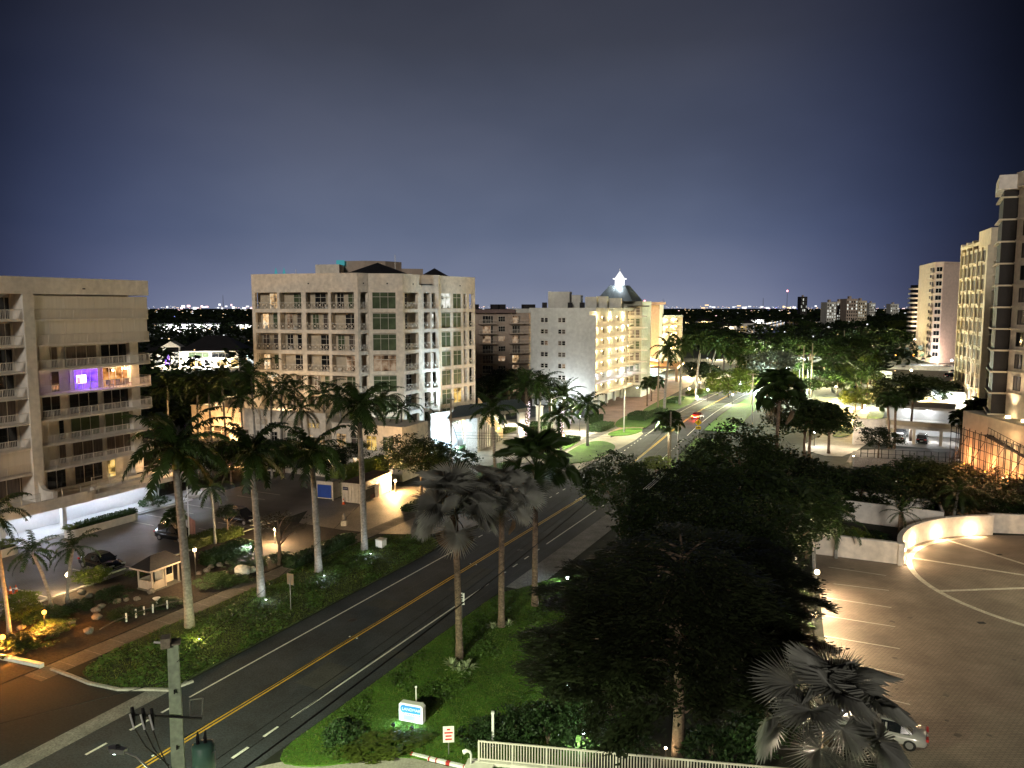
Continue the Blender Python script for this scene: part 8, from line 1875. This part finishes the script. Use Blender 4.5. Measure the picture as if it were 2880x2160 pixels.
# ------------------------------------------------------------------ houses beyond, and the lights of the town
VL = thing('villa', 'large waterside villa with a dark hipped roof, gabled porch and lit rooms', 'house'); va, vb = G(425, 1036).xy, G(690, 1034).xy; fv = Fac(VL, va, vb); Lv = fv.L
fv.box(MB(), 0, Lv * 0.93, 0, 14, 0, 7.0).build('wall', mt['stucco'], VL)
def hiproof(f, x0, x1, d0, d1, z0, z1, mat, root):
    m_ = (d1 - d0) / 2; vs = [f.at(x0, d0, z0), f.at(x1, d0, z0), f.at(x1, d1, z0), f.at(x0, d1, z0), f.at(x0 + m_, d0 + m_, z1), f.at(x1 - m_, d0 + m_, z1)]; return MB().add(vs, [(0, 1, 5, 4), (1, 2, 5), (2, 3, 4, 5), (3, 0, 4), (3, 2, 1, 0)]).build('roof', mat, root)
hiproof(fv, Lv * 0.3, Lv, -2, 16, 7.05, 13, mt['roof_dark'], VL); hiproof(fv, -3, Lv * 0.32, -1.5, 13, 6.6, 10, mt['roof_dark'], VL)
gx = Lv * 0.23; mb = MB(); mb.add([fv.at(gx - 4, -1.6, 8.6), fv.at(gx + 4, -1.6, 8.6), fv.at(gx, -1.6, 11), fv.at(gx - 4, 4, 8.6), fv.at(gx + 4, 4, 8.6), fv.at(gx, 4, 11)], [(0, 1, 2), (0, 2, 5, 3), (1, 4, 5, 2)]); mb.build('porch_gable', mt['stucco'], VL)
for x in (gx - 3.4, gx + 3.0): fv.box(MB(), x, x + 0.6, -1.5, -0.9, 0, 8.6).build('porch_column', mt['stucco'], VL)
for x, w_, z, h_, m_ in ((1, 3, 1, 3, 'coolroom'), (5.5, 2, 1, 5, 'purple'), (gx - 2.4, 2, 1, 6, 'glass'), (gx + 0.5, 2, 1, 6, 'coolroom'), (15, 8, 4.2, 2.2, 'glass_g'), (24, 8, 4.2, 2.2, 'glass'), (15, 5, 0.6, 2.6, 'yellowroom'), (21, 4, 0.6, 2.6, 'coolroom'), (26, 4, 0.6, 2.6, 'yellowroom'), (31.5, 3, 0.6, 2.6, 'yellowroom')):
    window(fv, x, z, w_, h_, mt[m_], -0.05, 3, 1)
for x, pw, c in ((gx - 2, 900, (1, 0.85, 0.6)), (gx + 3.5, 900, (1, 0.85, 0.6)), (17, 700, (0.8, 1, 0.9)), (23, 1600, (1, 0.95, 0.9)), (30, 600, (1, 0.75, 0.4))):
    p = fv.at(x, -2.2, 0.4); MB().ball(p, 0.5, 6, 4).build('terrace_lamp', mt['lampw'], VL); lightp(p + Vector((0, -0.8, 0.6)), pw, c, 0.3, VL)
t_ = thing('pool_house', 'small white lit pool house right of the villa', 'house'); fa = Fac(t_, G(648, 1022).xy, G(716, 1022).xy); fa.box(MB(), 0, fa.L, 0, 8, 0, 3.6).build('wall', mt['pale'], t_); hiproof(fa, -0.6, fa.L + 0.6, -0.6, 8.6, 3.62, 5.2, mt['stucco'], t_)
for x in (1, 4.5): window(fa, x, 0.3, 2.6, 2.6, mt['coolroom'], -0.05, 3, 1)
p = fa.at(4, -2.5, 2); MB().ball(p, 0.3, 6, 4).build('yard_lamp', mt['lampc'], t_); lightp(p + Vector((0, -0.6, 0)), 700, (0.85, 0.95, 1), 0.3, t_)
t_ = thing('terrace_houses', 'long pale row of terrace houses with dark arched windows in the distance', 'house'); fa = Fac(t_, G(434, 938).xy, G(618, 936).xy); fa.box(MB(), 0, fa.L, 0, 12, 0, 8).build('wall', mt['stucco'], t_); fa.box(MB(), -1, fa.L + 1, -1, 13, 8, 9.2).build('roof', mt['roof_dark'], t_)
for i in range(9): window(fa, 3 + i * fa.L / 9.4, 4.6, 3.0, 2.6, mt['glass'], -0.1, 2)
for i in range(5): p = fa.at(6 + i * fa.L / 5, -7, 3); MB().ball(p, 0.5, 5, 3).build('street_globe', mt['lampc'], t_); lightp(p + Vector((0, -1, 1)), 3000, (0.95, 0.97, 1), 0.5, t_)
rh = random.Random(21)
GH_ = 'houses in the far gardens'
hs_ = [(1925, 920), (1950, 912), (1985, 918), (1925, 940), (1965, 935), (2015, 925), (2045, 938), (1990, 902), (2050, 905), (2105, 925), (2130, 912), (2230, 902), (2290, 908), (2350, 895), (520, 900), (640, 905), (690, 930), (470, 895), (705, 900), (2640, 965), (2080, 895), (2170, 900), (600, 890), (2120, 890)]
for i, (u, v) in enumerate(hs_):
    b = G(u, v); t_ = thing('house', 'low house with lit windows among the far trees', 'house', (0, 0, 0), 0, GH_); w_ = rh.uniform(12, 22); f = Fac(t_, (b.x - w_ / 2, b.y), (b.x + w_ / 2, b.y + rh.uniform(-4, 4)))
    hgt = rh.choice([3.6, 6.2, 6.6]); f.box(MB(), 0, f.L, 0, 10, 0, hgt).build('wall', mt['stucco'], t_); hiproof(f, -0.8, f.L + 0.8, -0.8, 10.8, hgt + 0.02, hgt + 3, mt['roof_dark'], t_)
    for j in range(4): window(f, 1 + j * f.L / 4.3, 0.6, f.L / 6.5, 2.4, pick(rh, (mt['yellowroom'], 3), (mt['coolroom'], 3), (mt['purple'], 0.5), (mt['glass'], 2)), -0.1, 2)
    if i % 2 == 0: lightp((b.x, b.y - 4, 3), 1600, rh.choice([(1, 0.85, 0.6), (0.9, 0.95, 1), (1, 0.7, 0.3)]), 0.4, t_)
# town lights: a mass of far lamps and lit facades towards the skyline
rt2 = random.Random(31)
LM = [E('town_white', (0.95, 0.97, 1.0), 1.3), E('town_warm', (1.0, 0.68, 0.36), 1.2), E('town_pink', (1.0, 0.62, 0.66), 2.0), E('town_blue', (0.3, 0.35, 1.0), 2.0)]
mb = MB()
def bit(x, y, z, w_, h_, k): mb.mat(k); mb.bx(x - w_, x + w_, y - w_ * 0.6, y + w_ * 0.6, z - h_, z + h_)
def inview(u): return not (1240 < u < 1330)
for _ in range(620):
    Y = 900 + 4200 * rt2.random() ** 0.75; u = rt2.uniform(380, 2600); x = (u - CX) / F_PX * Y
    k = rt2.choices([0, 1, 2, 3], [5, 6, 1.5, 0.4])[0]; s_ = rt2.uniform(0.35, 0.85) * Y / 2200
    bit(x, Y, rt2.uniform(9.5, 15) + (0 if Y < 2500 else rt2.uniform(0, 12)), s_ * rt2.choice([1, 1, 1.6, 2.6]), s_ * 0.7, k)
for u in (475, 515, 520, 535, 552, 560, 572, 578, 586, 618, 622, 660, 655, 690, 700, 710, 640, 630):
    Y = 2600 + rt2.uniform(-200, 400); x = (u - CX) / F_PX * Y; bit(x, Y, 22 + rt2.uniform(-4, 9), rt2.uniform(2, 5), rt2.uniform(1.5, 4), rt2.choice([0, 0, 2]))
for u in (1985, 1995, 2004, 1975, 2075, 2090, 2105, 2060, 2140, 2155, 2200, 2215, 2230, 2245, 2290):
    Y = 3600 + rt2.uniform(-300, 400); x = (u - CX) / F_PX * Y; bit(x, Y, 24 + rt2.uniform(-6, 8), rt2.uniform(3, 9), rt2.uniform(1.5, 4), rt2.choice([0, 0, 1]))
for _ in range(70):                                   # lamps glimmering between the nearer trees
    Y = rt2.uniform(240, 800); u = rt2.choice([rt2.uniform(1915, 2560), rt2.uniform(425, 710)]); x = (u - CX) / F_PX * Y
    bit(x, Y, rt2.uniform(3, 9), 0.22 * Y / 300, 0.2 * Y / 300, rt2.choice([0, 0, 1, 1]))
for i in range(26):                                   # quay lights mirrored in the canal
    q = i / 25; p = G(2115 + 90 * q, 926 - 22 * q); bit(p.x, p.y, 2.5, 0.9, 0.9, 0 if i % 3 else 1)
tag(mb.build('town_lights', LM), 'lights of the far town scattered up to the skyline', 'town lights', kind='stuff')
for m_ in bpy.data.materials:
    if m_.use_nodes and any(n_.type == 'EMISSION' for n_ in m_.node_tree.nodes): m_.cycles.emission_sampling = 'NONE'
